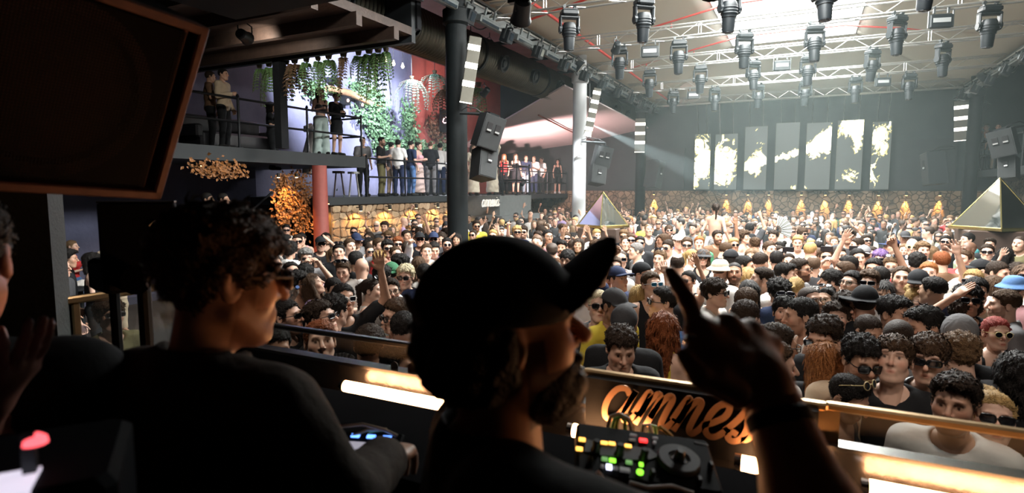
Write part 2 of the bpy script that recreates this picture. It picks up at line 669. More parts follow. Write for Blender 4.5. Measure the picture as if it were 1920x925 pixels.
# roof light: kerb, bars and panes
w1 = thing('window_1', 'long bright roof light in the canvas roof', 'skylight', (0, 0, 0), kind='structure')
mb = MB()
for x0, x1, y0, y1 in ((SKY_X0 - .1, SKY_X0, SKY_Y0, SKY_Y1), (SKY_X1, SKY_X1 + .1, SKY_Y0, SKY_Y1), (SKY_X0 - .1, SKY_X1 + .1, SKY_Y1, SKY_Y1 + .1), (SKY_X0 - .1, SKY_X1 + .1, SKY_Y0 - .1, SKY_Y0)):
    mb.box(((x0 + x1) / 2, (y0 + y1) / 2, SKY_Z + .15), (x1 - x0, y1 - y0, .4))
M_WHITEFRAME = mat('white_frame', (.75, .74, .72), .6, var=.05)
mb.build('window_frame', M_WHITEFRAME, w1)
M_SKYPANE = mat_glass('roof_light_pane', (.97, .98, .98), .1, 1.2, .02)
for i in range(4):
    y0 = SKY_Y0 + (SKY_Y1 - SKY_Y0) * i / 4
    y1 = SKY_Y0 + (SKY_Y1 - SKY_Y0) * (i + 1) / 4
    mb = MB(); mb.box(((SKY_X0 + SKY_X1) / 2, (y0 + y1) / 2, SKY_Z + .28), (SKY_X1 - SKY_X0 - .02, y1 - y0 - .06, .01))
    mb.build('pane', M_SKYPANE, w1)
    if i:
        mb = MB(); mb.box(((SKY_X0 + SKY_X1) / 2, y0, SKY_Z + .28), (SKY_X1 - SKY_X0, .05, .06))
        mb.build('glazing_bar', M_WHITEFRAME, w1)
slab('ceiling_right_aisle', EAVE_R, 9.2, 1.5, 28.8, 8.4, 8.5, M_BLACKPAINT, 'dark ceiling above the far right balcony', 'ceiling')
slab('wall_eave_right', EAVE_R - .02, EAVE_R + .1, 1.9, 28.7, ZE - .5, 8.5, M_DARKWALL, 'dark strip above the right gantry', 'wall')
slab('wall_eave_left', EAVE_L - .1, EAVE_L + .02, 1.9, 28.7, ZE - .42, 8.5, M_PINKROOF, 'dusky strip above the left gantry', 'wall')

# left aisle: dark timber ceiling with joists, pinkish boards beyond, white canopy further back
o = slab('ceiling_aisle_wood', -15, -6.9, -3.2, 9.5, 5.55, 5.7, M_WOOD, 'dark timber ceiling over the upper balcony', 'ceiling')
for i in range(9):
    y = .9 + i * 1.0
    mb = MB(); mb.box((-10.9, y, 5.44), (8.2, .14, .22)); mb.build('joist', M_WOOD, o)
slab('ceiling_aisle_side', -6.95, -5.1, -3.4, 1.95, 5.55, 5.7, M_BLACKPAINT, 'black ceiling strip between booth and aisle', 'ceiling')
slab('trim_3', -15, -6.9, 9.5, 9.62, 5.42, 6.3, M_FASCIA, 'grey-blue fascia the hanging plants grow along', 'fascia')
slab('wall_aisle_upstand', -15, -6.85, 9.62, 9.75, 5.7, 8.5, M_BLACKPAINT, 'black upstand above the aisle fascia', 'wall')
o = slab('ceiling_aisle_boards', -15.3, -6.7, 1.5, 28.8, 8.2, 8.3, M_PINKROOF, 'dusky pink boarded roof above the duct', 'ceiling')
for i in range(8):
    mb = MB(); mb.box((-7.6, 10.5 + i * 2.3, 6.72), (1.7, .12, .08)); o2 = mb.build('beam', M_DARKSTEEL)
    setp(o2, 'dark steel cross bar tying gantry to duct, bay %s from the booth' % ('one two three four five six seven eight'.split()[i]), 'beam', 'cross bars above the duct', 'structure')
mb = MB()
A0, A1, A2 = (-6.95, 17.6, 5.9), (-10.6, 20.2, 5.2), (-15, 24.6, 4.75)
B0, B1, B2 = (-6.95, 28.6, 5.6), (-10.8, 28.6, 4.95), (-15, 28.6, 4.55)
mb.add([A0, A1, A2, B0, B1, B2], [(0, 3, 4, 1), (1, 4, 5, 2)])
o = mb.build('ceiling_canopy', M_CANVAS)
s = o.modifiers.new('thick', 'SOLIDIFY'); s.thickness = .05
setp(o, 'white canvas canopy folded over the far balcony, lit pink', 'canopy', None, 'structure')
mb = MB(); mb.tube([(-9.0, 20.2, 5.35), (-9.4, 24, 5.2), (-9.6, 28.3, 5.0)], .03, 8); mb.build('seam_pipe', mat('rust_pipe', (.35, .09, .06), .6), o)

# columns
COLS = ((-6.5, 10.46), (-6.5, 17.77), (-6.5, 25.5), (5.3, 26.6), (5.35, 18.4))
CL = ('nearest dark column, behind the pair of hanging speakers', 'column lit bright white on one side beside the mirrored pyramid', 'dark far column beside the dim hanging speaker', 'far right dark column carrying a striped light panel', 'dark column on the right hidden near the tilted speaker')
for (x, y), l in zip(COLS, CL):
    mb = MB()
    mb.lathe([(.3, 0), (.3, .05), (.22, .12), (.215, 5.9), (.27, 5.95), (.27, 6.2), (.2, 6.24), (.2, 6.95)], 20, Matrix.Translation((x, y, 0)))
    setp(mb.build('column', M_COLUMN if y != 17.77 else mat('pale_column', (.42, .44, .45), .5, var=.25, scale=3, bump=.1), smooth=True), l, 'column', 'hall columns', 'structure')  # paler base colour for this one column

# upper balcony (left), lower balcony, right balcony
slab('floor_upper_balcony', -15, -11, 2.2, 12.9, 3.21, 3.51, M_FASCIA, 'dark upper balcony deck with a steel edge', 'balcony')
slab('floor_lower_balcony', -15, -11, 11.2, 28.5, 2.2, 2.40, M_FASCIA, 'dark lower balcony deck above the stone wall', 'balcony')
slab('floor_right_balcony', 5.6, 9.0, 21.0, 28.5, 3.05, 3.3, M_FASCIA, 'dark balcony deck on the far right', 'balcony')
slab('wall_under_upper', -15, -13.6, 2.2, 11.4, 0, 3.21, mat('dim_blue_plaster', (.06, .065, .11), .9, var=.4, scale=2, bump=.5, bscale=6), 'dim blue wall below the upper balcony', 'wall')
slab('wall_under_lower', -12.6, -12.4, 18.2, 28.4, 0, 2.2, M_STONEBACK, 'shadowed rubble wall below the far balcony', 'wall')
slab('wall_under_right', 6.6, 6.9, 20.5, 28.4, 0, 3.05, M_STONEBACK, 'shadowed rubble wall below the right balcony', 'wall')

# stone wall below the lower balcony: every stone stands proud of the mortar
sw = slab('wall_stone_left', -11.55, -11.08, 11.6, 17.9, 0, 2.2, M_MORTAR, 'sandstone rubble wall below the lower balcony', 'wall')
random.seed(11)
NY, NZ = 25, 7
Y0, Y1, Z0, Z1 = 11.62, 17.88, .75, 2.18
pt = {}
for i in range(NY + 1):
    for j in range(NZ + 1):
        pt[i, j] = (Y0 + (Y1 - Y0) * i / NY + (random.uniform(-.08, .08) if 0 < i < NY else 0) + (.07 if j % 2 else -.03) * (0 < i < NY), Z0 + (Z1 - Z0) * j / NZ + (random.uniform(-.055, .055) if 0 < j < NZ else 0))
for i in range(NY):
    for j in range(NZ):
        q = [pt[i, j], pt[i + 1, j], pt[i + 1, j + 1], pt[i, j + 1]]
        cy = sum(p[0] for p in q) / 4; cz = sum(p[1] for p in q) / 4
        px = random.uniform(.02, .07)
        oct_ = []
        for k in range(4):
            a, b = q[k], q[(k + 1) % 4]
            t = random.uniform(.14, .3)
            oct_.append((a[0] + (b[0] - a[0]) * t, a[1] + (b[1] - a[1]) * t))
            oct_.append((a[0] + (b[0] - a[0]) * (1 - t), a[1] + (b[1] - a[1]) * (1 - t)))
        vs = []
        for sc, xx in ((.94, -11.10), (.93, -11.08 + px * .6), (.72, -11.08 + px)):
            vs += [(xx, cy + (a - cy) * sc, cz + (b - cz) * sc) for a, b in oct_]
        fs = [tuple(range(16, 24))]
        for r in (0, 8):
            fs += [(r + k, r + (k + 1) % 8, r + 8 + (k + 1) % 8, r + 8 + k) for k in range(8)]
        mb = MB(); mb.add(vs, fs)
        mb.build('stone', random.choice(M_STONE), sw)


# ------------------------------------------------------------------ lighting rig, screens, speakers
ORD = 'first second third fourth fifth sixth seventh eighth ninth tenth eleventh twelfth'.split()
M_ALU = mat('aluminium', (.55, .55, .53), .35, .85, var=.1)
M_FIXTURE = mat('fixture_black', (.012, .016, .019), .45, .2, var=.2)
M_FIXTURE2 = mat('fixture_grey', (.07, .078, .08), .5, .3, var=.2)
M_LENSG = mat('lamp_lens', (.03, .04, .05), .08, .3, var=0, spec=.9)
M_REDPIPE = mat('red_pipe', (.55, .06, .05), .5, var=.15)
M_CABLE = mat('black_cable', (.01, .01, .012), .6, var=.2)


def make_truss(name, label, x0, x1, y, z, w=.29, n=None, group='roof trusses', mat_=None):
    """square box truss: four chords, zigzag braces on each face"""
    m = mat_ or M_ALU
    t = thing(name, label, 'truss', ((x0 + x1) / 2, y, z), group=group)
    Ls = x1 - x0
    ch = MB(); ch.cyl((-Ls / 2, 0, 0), (Ls / 2, 0, 0), .025, n=8)
    me = ch.mesh('chord', m); shade(me)
    for dy in (-w / 2, w / 2):
        for dz in (0, w):
            link('chord', me, t, None, Matrix.Translation((0, dy, dz)))
    n = n or int(Ls / .42)
    st = Ls / n
    bm = MB(); bm.cyl((0, 0, 0), (st, 0, w), .012, n=5, caps=False); bme = bm.mesh('brace', m); shade(bme)
    bm = MB(); bm.cyl((0, 0, w), (st, 0, 0), .012, n=5, caps=False); bme2 = bm.mesh('brace', m); shade(bme2)
    bm = MB(); bm.cyl((0, -w / 2, 0), (st, w / 2, 0), .011, n=5, caps=False); bme3 = bm.mesh('brace', m); shade(bme3)
    for i in range(n):
        link('brace', bme if i % 2 == 0 else bme2, t, None, Matrix.Translation((-Ls / 2 + i * st, -w / 2, 0)))
        if i % 2 == 0:
            link('brace', bme3, t, None, Matrix.Translation((-Ls / 2 + i * st, 0, 0)))
        if i % 6 == 3:
            for dx in (0, .06):
                bm = MB(); bm.cyl((0, 0, 0), (0, 0, w), .014, n=5); link('joint_bar', bm.mesh('joint_bar', m), t, None, Matrix.Translation((-Ls / 2 + i * st + dx, -w / 2, 0)))
    return t


TY = (11.85, 15.4, 18.75, 23.0, 27.3)
TZ = 6.38
for i, y in enumerate(TY):
    make_truss('roof_truss', 'bright aluminium box truss across the roof, %s from the booth' % ORD[i], -6.4, 5.2, y, TZ)

# ---- moving heads
mh_parts = {}


def moving_head_parts():
    mb = MB(); mb.cbox((0, 0, -.10), (.36, .26, .12), .03); mb.box((0, 0, -.035), (.30, .2, .02)); mh_parts['base'] = mb.mesh('base', M_FIXTURE)
    mb = MB()
    for s in (-1, 1):
        mb.cbox((s * .185, 0, -.33), (.05, .14, .36), .02)
        mb.cyl((s * .16, 0, -.42), (s * .215, 0, -.42), .075, n=14)
    mb.cbox((0, 0, -.185), (.42, .16, .06), .02)
    mh_parts['yoke'] = mb.mesh('yoke', M_FIXTURE)
    mb = MB(); mb.lathe([(.06, .13), (.12, .12), (.145, .06), (.15, -.10), (.135, -.13), (.135, -.16), (.12, -.17), (.105, -.40), (.1, -.42)], 18)
    for z in (.02, -.03, -.08):
        mb.lathe([(.152, z), (.156, z - .008), (.156, z - .02), (.152, z - .028)], 18)
    me = mb.mesh('head', M_FIXTURE); shade(me); mh_parts['head'] = me
    mb = MB(); mb.lathe([(.092, -.41), (.095, -.425), (.06, -.44), (.01, -.445)], 18); me = mb.mesh('lens', M_LENSG); shade(me); mh_parts['lens'] = me
    mb = MB()
    mb.box((0, 0, .03), (.035, .05, .10)); mb.cyl((0, -.03, .075), (0, .03, .075), .035, n=10)
    mh_parts['clamp'] = mb.mesh('clamp', M_FIXTURE2)


moving_head_parts()


def moving_head(loc, tilt, spin, label, group='moving head lamps on the trusses', scale=1.0):
    t = thing('moving_head_light', label, 'stage light', loc, spin, group)
    t.scale = (scale,) * 3
    link('base', mh_parts['base'], t)
    link('yoke', mh_parts['yoke'], t)
    M = Matrix.Translation((0, 0, -.42)) @ Matrix.Rotation(tilt, 4, 'X')
    hd = link('head', mh_parts['head'], t, None, M)
    link('lens', mh_parts['lens'], hd)
    for s in (-1, 1):
        link('clamp', mh_parts['clamp'], t, None, Matrix.Translation((s * .11, 0, -.04)))
    return t


random.seed(5)
HEADS = {0: (1072, 1210, 1368, 1543, 1730), 1: (1166, 1276, 1398, 1528, 1680, 1850), 2: (1222, 1317, 1416, 1518, 1638, 1769), 3: (1267, 1345, 1427, 1515, 1609, 1710)}
for k, xs in HEADS.items():
    for j, px in enumerate(xs):
        d = ray(px, 60)
        X = d.x * (TY[k] / d.y)
        moving_head((X, TY[k] - .145, TZ - .06), random.uniform(-.12, .12), random.uniform(-.3, .3) + YAW, 'dark moving head lamp hanging from the %s truss, %s along it from the duct side' % (ORD[k], ORD[j]))


def panel_light(loc, label):
    t = thing('panel_light', label, 'stage light', loc, YAW * .5, 'flat strobe panels on the trusses')
    mb = MB(); mb.cbox((0, 0, -.26), (.42, .12, .28), .02); mb.build('housing', M_FIXTURE, t)
    mb = MB(); mb.box((0, -.065, -.25), (.32, .012, .09)); mb.build('tube_window', mat('strobe_glass', (.35, .37, .37), .2, var=0), t)
    for s in (-1, 1):
        mb = MB(); mb.box((s * .225, 0, -.22), (.02, .05, .34)); mb.build('bracket', M_FIXTURE2, t)
        mb = MB(); mb.box((s * .13, 0, -.03), (.035, .05, .14)); mb.build('clamp', M_FIXTURE2, t)
    return t


for k, px in ((1, 1222), (1, 1760), (2, 1469), (3, 1305), (3, 1660)):
    d = ray(px, 60)
    panel_light((d.x * (TY[k] / d.y), TY[k] - .145, TZ - .03), 'flat strobe panel clamped under the %s truss, near its %s' % (ORD[k], {1222: 'duct end', 1760: 'far right end', 1469: 'middle', 1305: 'duct end', 1660: 'right half'}[px]))

# ---- red sprinkler arches under the canvas and the long eave pipe
for i, y in enumerate((10.0, 13.6, 17.2, 20.9)):
    mb = MB()
    mb.tube([(EAVE_L + .4, y, 6.78), (-4.6, y, 7.12), (SKY_X0 - .05, y, 7.48), (SKY_X0 + .35, y, 7.56), (-.7, y, 7.58), (SKY_X1 - .35, y, 7.56), (SKY_X1 + .05, y, 7.48), (3.3, y, 7.12), (EAVE_R - .3, y, 6.8)], .028, 8)
    o = mb.build('sprinkler_pipe', M_REDPIPE, smooth=True)
    setp(o, 'thin red sprinkler pipe arching under the roof, %s from the booth' % ORD[i], 'pipe', 'red sprinkler pipes')
    for x in (-5.2, -3.6, 2.4, 4.0):
        mb = MB(); z = 7.0 + (abs(x + .7) < 3.6) * .3
        mb.cyl((x, y, 7.02 + (.0 if abs(x) > 4.5 else .22)), (x, y, 6.92 + (.0 if abs(x) > 4.5 else .22)), .02, .03, 8)
        mb.build('sprinkler_head', M_REDPIPE, o)
mb = MB(); mb.tube([(-5.75, 6, 6.86), (-5.75, 16, 6.8), (-5.75, 27, 6.62)], .04, 8)
setp(mb.build('eave_pipe', M_REDPIPE, smooth=True), 'red pipe running along the eave beside the gantry', 'pipe')

# ---- side gantries with floods and strips
fl = {}


def flood_parts():
    mb = MB(); mb.cbox((0, 0, 0), (.24, .26, .30), .02); fl['housing'] = mb.mesh('housing', M_FIXTURE)
    mb = MB(); mb.box((.122, 0, .02), (.012, .15, .17)); fl['window'] = mb.mesh('window', M_LENSG)
    mb = MB()
    for s in (-1, 1): mb.box((0, s * .15, .08), (.04, .015, .3))
    mb.box((0, 0, .235), (.05, .31, .02)); mb.box((0, 0, .3), (.05, .05, .14)); fl['yoke'] = mb.mesh('yoke', M_FIXTURE2)
    mb = MB(); mb.cbox((0, 0, 0), (.20, .85, .16), .02)
    mb.box((.1, 0, .05), (.015, .8, .02)); mb.box((.02, .2, .16), (.04, .05, .2)); mb.box((.02, -.2, .16), (.04, .05, .2)); fl['strip'] = mb.mesh('housing', M_STEELGREY)
    mb = MB(); mb.box((.103, 0, -.03), (.012, .74, .05)); fl['stripw'] = mb.mesh('lens_strip', M_LENSG)
    mb = MB(); mb.lathe([(.05, .16), (.15, .13), (.18, .0), (.19, -.06)], 18); me = mb.mesh('bowl', M_FIXTURE); shade(me); fl['bowl'] = me
    mb = MB(); mb.lathe([(.18, -.058), (.16, -.066), (.02, -.07)], 18); fl['face'] = mb.mesh('lens', mat('wash_lens', (.35, .34, .3), .25, .3, var=.8, scale=60))


flood_parts()


def gantry(x, side, y0, y1, z, nm, where):
    t = thing('gantry', '%s gantry beam carrying lamps, running towards the screens' % nm, 'gantry', (x, (y0 + y1) / 2, z), group='side gantries')
    L_ = y1 - y0
    for dz in (-.02, .36):
        mb = MB(); mb.box((0, 0, dz), (.14, L_, .05)); mb.build('flange', M_STEELGREY, t)
    mb = MB(); mb.box((0, 0, .17), (.04, L_, .36)); mb.build('web', M_STEELGREY, t)
    mb = MB(); mb.cyl((side * .3, -L_ / 2, .12), (side * .3, L_ / 2, .12), .025, n=8); mb.build('outer_rail', M_ALU, t)
    n = int(L_ / 1.2)
    for i in range(n + 1):
        mb = MB(); mb.box((side * .15, -L_ / 2 + i * L_ / n, .1), (.36, .04, .04)); mb.build('rung', M_DARKSTEEL, t)
    ys = np.arange(y0 + .6, y1 - .3, 1.75)
    for i, y in enumerate(ys):
        f = thing('flood_light', 'black box flood lamp on the %s gantry, %s from the booth' % (where, ORD[i % 12]), 'stage light', (x + side * .3, float(y), z - .22), rot=(0, side * .35, 0 if side > 0 else math.pi), group='flood lamps on the %s gantry' % where)
        link('housing', fl['housing'], f); link('window', fl['window'], f); link('yoke', fl['yoke'], f)
        f = thing('strip_light', 'grey strip lamp on the %s gantry, %s from the booth' % (where, ORD[i % 12]), 'stage light', (x + side * .28, float(y) + .85, z - .12), rot=(0, side * .3, 0 if side > 0 else math.pi), group='strip lamps on the %s gantry' % where)
        link('housing', fl['strip'], f); link('lens_strip', fl['stripw'], f)
    for i, y in enumerate((y0 + 1.2, (y0 + y1) / 2 - .4, y1 - 4.2)):
        f = thing('wash_light', 'round wash lamp tilted off the %s gantry, %s from the booth' % (where, ORD[i]), 'stage light', (x + side * .42, y, z - .08), rot=(.3, -side * .85, 0), group='wash lamps on the gantries')
        b = link('bowl', fl['bowl'], f); link('lens', fl['face'], b)
        mb = MB(); mb.tube([(-.2, 0, 0), (-.2, 0, .2), (0, 0, .26), (.2, 0, .2), (.2, 0, 0)], .015, 6); mb.build('yoke', M_FIXTURE2, f)
    for i in range(6):
        y = y0 + 1 + i * (L_ - 2) / 6
        f = thing('cable_loop', 'black cable loop sagging from the %s gantry, %s from the booth' % (where, ORD[i]), 'cable', (x + side * .1, y, z - .05), group='cable loops on the gantries')
        mb = MB(); mb.tube([(0, k * .14, -.22 * math.sin(math.pi * k / 8)) for k in range(9)], .014, 6); mb.build('loop', M_CABLE, f, smooth=True)
    return t


gantry(-6.6, 1, 6.5, 28.0, 6.32, 'long grey left-hand', 'duct side')
gantry(5.3, -1, 9.0, 28.2, 6.25, 'dark far right-hand', 'far right')

# ---- spiral duct with round nozzles
du = thing('ventilation_duct', 'huge ribbed spiral air duct above the left aisle', 'duct', (-8.0, 17.5, 6.15))
prof = []
yy = -11.3
M_DUCT = mat('duct_metal', (.10, .095, .075), .38, .85, var=.35, scale=2.5)
while yy < 11.0:
    prof += [(.49, yy), (.512, yy + .03), (.49, yy + .06)]
    yy += .115
mb = MB(); mb.lathe(prof, 28, Matrix.Rotation(-math.pi / 2, 4, 'X')); mb.build('tube', M_DUCT, du, smooth=True)
for i in range(10):
    y = -9.2 + i * 2.05
    M = Matrix.Translation((0, y, 0)) @ Matrix.Rotation(math.pi / 2 + .28, 4, 'Y')
    mb = MB(); mb.lathe([(.2, .42), (.2, .56), (.235, .57), (.235, .6), (.19, .61), (.17, .55), (.12, .53), (.1, .6), (.02, .62)], 20, M)
    mb.build('nozzle', M_FIXTURE, du, smooth=True)
for i in range(5):
    mb = MB(); y = -8 + i * 4.1
    mb.lathe([(.515, y - .04), (.53, y - .04), (.53, y + .04), (.515, y + .04)], 28, Matrix.Rotation(-math.pi / 2, 4, 'X')); mb.build('band', M_DARKSTEEL, du)
    mb = MB(); mb.cyl((0, y, .5), (0, y, 1.9), .012, n=6); mb.build('hanger', M_DARKSTEEL, du)

# ---- striped light panels on the columns
M_STRIPE = mat_emit('panel_stripe', (1.0, .95, .85), 3.0)
M_PANELBODY = mat('panel_body', (.10, .095, .075), .5, .3, var=.2)


def light_panel(p_top, p_bot, width, nb, label):
    a, b = Vector(p_top), Vector(p_bot)
    mid = (a + b) / 2
    z = (a - b).normalized()
    v = (_C - mid).normalized()
    y = -(v - z * v.dot(z)).normalized()
    x = y.cross(z)
    t = thing('striped_light_panel', label, 'light panel', mid, rot=Matrix((x, y, z)).transposed().to_euler(), group='striped light panels on columns')
    H_ = (a - b).length
    mb = MB(); mb.cbox((0, .04, 0), (width, .08, H_), .012); mb.build('housing', M_PANELBODY, t)
    for i in range(nb):
        zz = H_ / 2 - H_ * (.17 + i * .27 if nb == 3 else .1 + i * .185)
        mb = MB(); mb.box((0, -.006, zz), (width * .98, .012, H_ * (.085 if nb == 3 else .07))); mb.build('lit_stripe', M_STRIPE, t)
    mb = MB(); mb.box((0, -.006, -H_ / 2 + .012), (width * .98, .012, .02)); mb.build('lit_edge', M_STRIPE, t)
    for s in (-1, 1):
        mb = MB(); mb.box((0, .12, s * H_ * .3), (.05, .12, .05)); mb.build('bracket', M_DARKSTEEL, t)
    return t


light_panel(dep(892, 68, 11.6), dep(873, 194, 11.6), .25, 3, 'large tilted panel with three lit stripes on nearest column')
light_panel(dep(1121, 165, 17.9), dep(1101, 256, 17.9), .24, 5, 'tilted panel with five lit stripes on white-lit column')
light_panel(dep(1201, 222, 24.6), dep(1199, 286, 24.6), .42, 3, 'upright panel with three lit stripes on dark far column')
light_panel(dep(1806, 188, 21.8), dep(1806, 264, 21.8), .56, 3, 'upright panel with three lit stripes on far right column')

# ---- loudspeakers
M_SPK = mat('speaker_paint', (.020, .024, .026), .55, var=.2, scale=20, bump=.15, bscale=200)
M_SLOT = mat('speaker_slot', (.005, .005, .006), .8, var=0)
M_HANDLE = mat('handle_grey', (.45, .47, .47), .4, .6, var=.1)


def speaker(loc, rot, dims, label, ports=2, group='hanging loudspeakers'):
    w, d, h = dims
    t = thing('loudspeaker', label, 'loudspeaker', loc, rot=rot, group=group)
    mb = MB()
    mb.prism([(-w / 2, -d / 2), (w / 2, -d / 2), (w * .36, d / 2), (-w * .36, d / 2)], -h / 2, h / 2)
    mb.build('cabinet', M_SPK, t)
    mb = MB(); mb.box((0, -d / 2 - .006, 0), (w * .93, .012, h * .95)); mb.build('grille', mat('speaker_grille', (.014, .017, .018), .7, var=.5, scale=160, bump=.6, bscale=300) if 'grille' not in fl else fl['grille'], t)
    fl['grille'] = bpy.data.materials.get('speaker_grille')
    for i in range(ports):
        x = 0 if ports == 1 else (-.2 + .4 * i) * w
        mb = MB(); mb.cbox((w * .5 - .01 if False else x, -d / 2 - .014, h * .12), (w * .26, .02, h * .3), .008); p = mb.build('port', M_SLOT, t)
        mb = MB(); mb.box((x, -d / 2 - .03, h * .04), (w * .2, .02, h * .05)); mb.build('handle', M_HANDLE, p)
    mb = MB(); mb.box((0, 0, h / 2 + .02), (w * .5, d * .5, .04)); mb.build('rigging_plate', M_DARKSTEEL, t)
    return t


def face_rot(px, side, pitch, roll=0.0):
    """yaw so that the front turns from the camera by 'side' degrees, then pitch down"""
    d = ray(px, 356)
    base = math.atan2(d.y, d.x) - math.pi / 2
    return (Matrix.Rotation(base + R(side), 4, 'Z') @ Matrix.Rotation(R(roll), 4, 'Y') @ Matrix.Rotation(R(pitch), 4, 'X')).to_euler()


speaker(dep(913, 247, 11.6), face_rot(913, 28, 10, 15), (.46, .46, .66), 'upper loudspeaker of the pair hung on the nearest column', 2)
speaker(dep(905, 308, 11.7), face_rot(905, 34, -10, 13), (.42, .42, .62), 'lower loudspeaker of the pair hung on the nearest column', 1)
speaker(dep(1127, 294, 17.6), face_rot(1127, 24, 10, 10), (.5, .45, .62), 'upper loudspeaker of the pair above the mirrored pyramid', 2)
speaker(dep(1118, 329, 17.6), face_rot(1118, 24, -10, 10), (.46, .42, .56), 'lower loudspeaker of the pair above the mirrored pyramid', 1)
speaker(dep(1885, 267, 14.5), face_rot(1885, -20, 10, -12), (.52, .5, .66), 'upper loudspeaker of the pair hung at the far right', 2)
speaker(dep(1894, 316, 14.6), face_rot(1894, -20, -10, -8), (.36, .42, .56), 'lower loudspeaker of the pair hung at the far right', 1)
speaker(dep(1752, 316, 20.0), face_rot(1752, -66, 5, -8), (.5, .6, 1.1), 'tall loudspeaker turned edge-on near far right balcony', 1)
speaker(dep(1836, 206, 22.0), face_rot(1836, 20, 20, 20), (.42, .3, .62), 'small pale loudspeaker tilted beside the far right striped panel', 1)
speaker(dep(1226, 327, 24.0), face_rot(1226, 60, 5, 8), (.5, .6, 1.1), 'dim tall loudspeaker hanging beside the dark far column', 1)
for (px, py, D, px2, py2, l) in ((862, 212, 11.7, 906, 214, 'black arm holding the speaker pair to the nearest column'), (1090, 265, 17.7, 1135, 268, 'steel arm holding the speaker pair above the pyramid'), (1790, 278, 20.2, 1745, 284, 'dark arm with cables holding the edge-on speaker'), (1925, 235, 14.6, 1880, 242, 'dark arm holding the far right speaker pair')):
    t = thing('speaker_bracket', l, 'bracket', dep(px, py, D), group='speaker brackets')
    q = dep(px2, py2, D) - dep(px, py, D)
    mb = MB(); mb.cyl((0, 0, 0), q, .03, n=8); mb.build('arm', M_DARKSTEEL, t)
    mb = MB(); mb.tube([(0, 0, .03), q * .3 + Vector((0, 0, .12)), q * .7 + Vector((0, 0, .1)), q], .012, 6); mb.build('cable', M_CABLE, t)
    mb = MB(); mb.cyl(q, q + Vector((0, 0, -.14)), .025, n=8); mb.build('hook', M_DARKSTEEL, t)

# ---- hanging LED screens
m, nt, b_ = _nodes('led_screen')
a = nt.nodes.new('ShaderNodeAttribute'); a.attribute_name = 'tint'
nt.links.new(a.outputs['Color'], b_.inputs['Emission Color'])
b_.inputs['Emission Strength'].default_value = 2.6
b_.inputs['Base Color'].default_value = (.05, .055, .055, 1)
b_.inputs['Roughness'].default_value = .5
M_LED = m
rng = np.random.default_rng(3)
_ph = rng.uniform(0, 6.28, (14, 3)); _fr = rng.uniform(1.2, 7, (14, 2)); _sg = rng.choice([-1, 1], (14, 2))


def screen_light(u, v):
    """u: pixel column 1300..1665, v: pixel row 228..355 -> brightness of the printed picture"""
    x, y = (u - 1300) / 100, (v - 228) / 100
    wx = x + .12 * np.sin(9 * y + 2 * x) + .06 * np.sin(21 * x + 5 * y)
    wy = y + .10 * np.sin(11 * x + 3 * y) + .05 * np.sin(25 * y - 8 * x)
    wx = wx + .05 * np.sin(46 * wy + 7 * x); wy = wy + .05 * np.sin(52 * wx - 9 * y)
    n = .55 * np.sin(31 * wx + 9 * wy) * np.sin(27 * wy - 12 * wx) + sum(np.sin(_fr[k, 0] * 3 * wx * _sg[k, 0] + _fr[k, 1] * 3 * wy * _sg[k, 1] + _ph[k, 0]) for k in range(14)) / 14 ** .5
    g = lambda cx, cy, sx, sy: np.exp(-((u - cx) / sx) ** 2 - ((v - cy) / sy) ** 2)
    bias = -1.9 + 2.6 * g(1312, 300, 26, 60) + 2.8 * g(1358, 308, 26, 50) + 2.6 * g(1412, 306, 22, 22) + 1.0 * g(1428, 290, 10, 14)
    line = 312 - (u - 1395) * .27
    bias = bias + 3.2 * np.exp(-((v - line) / (6 + 10 * (u > 1500))) ** 2) * ((u > 1395) & (u < 1556))
    bias = bias + 2.4 * g(1545, 262, 26, 26) + 3.2 * g(1595, 238, 30, 22) + 2.2 * g(1604, 270, 10, 24) + 2.0 * g(1590, 336, 22, 16) + 1.1 * g(1500, 350, 26, 8) + 2.8 * g(1648, 260, 20, 40) + 1.6 * g(1634, 330, 10, 30)
    return n * .85 + bias


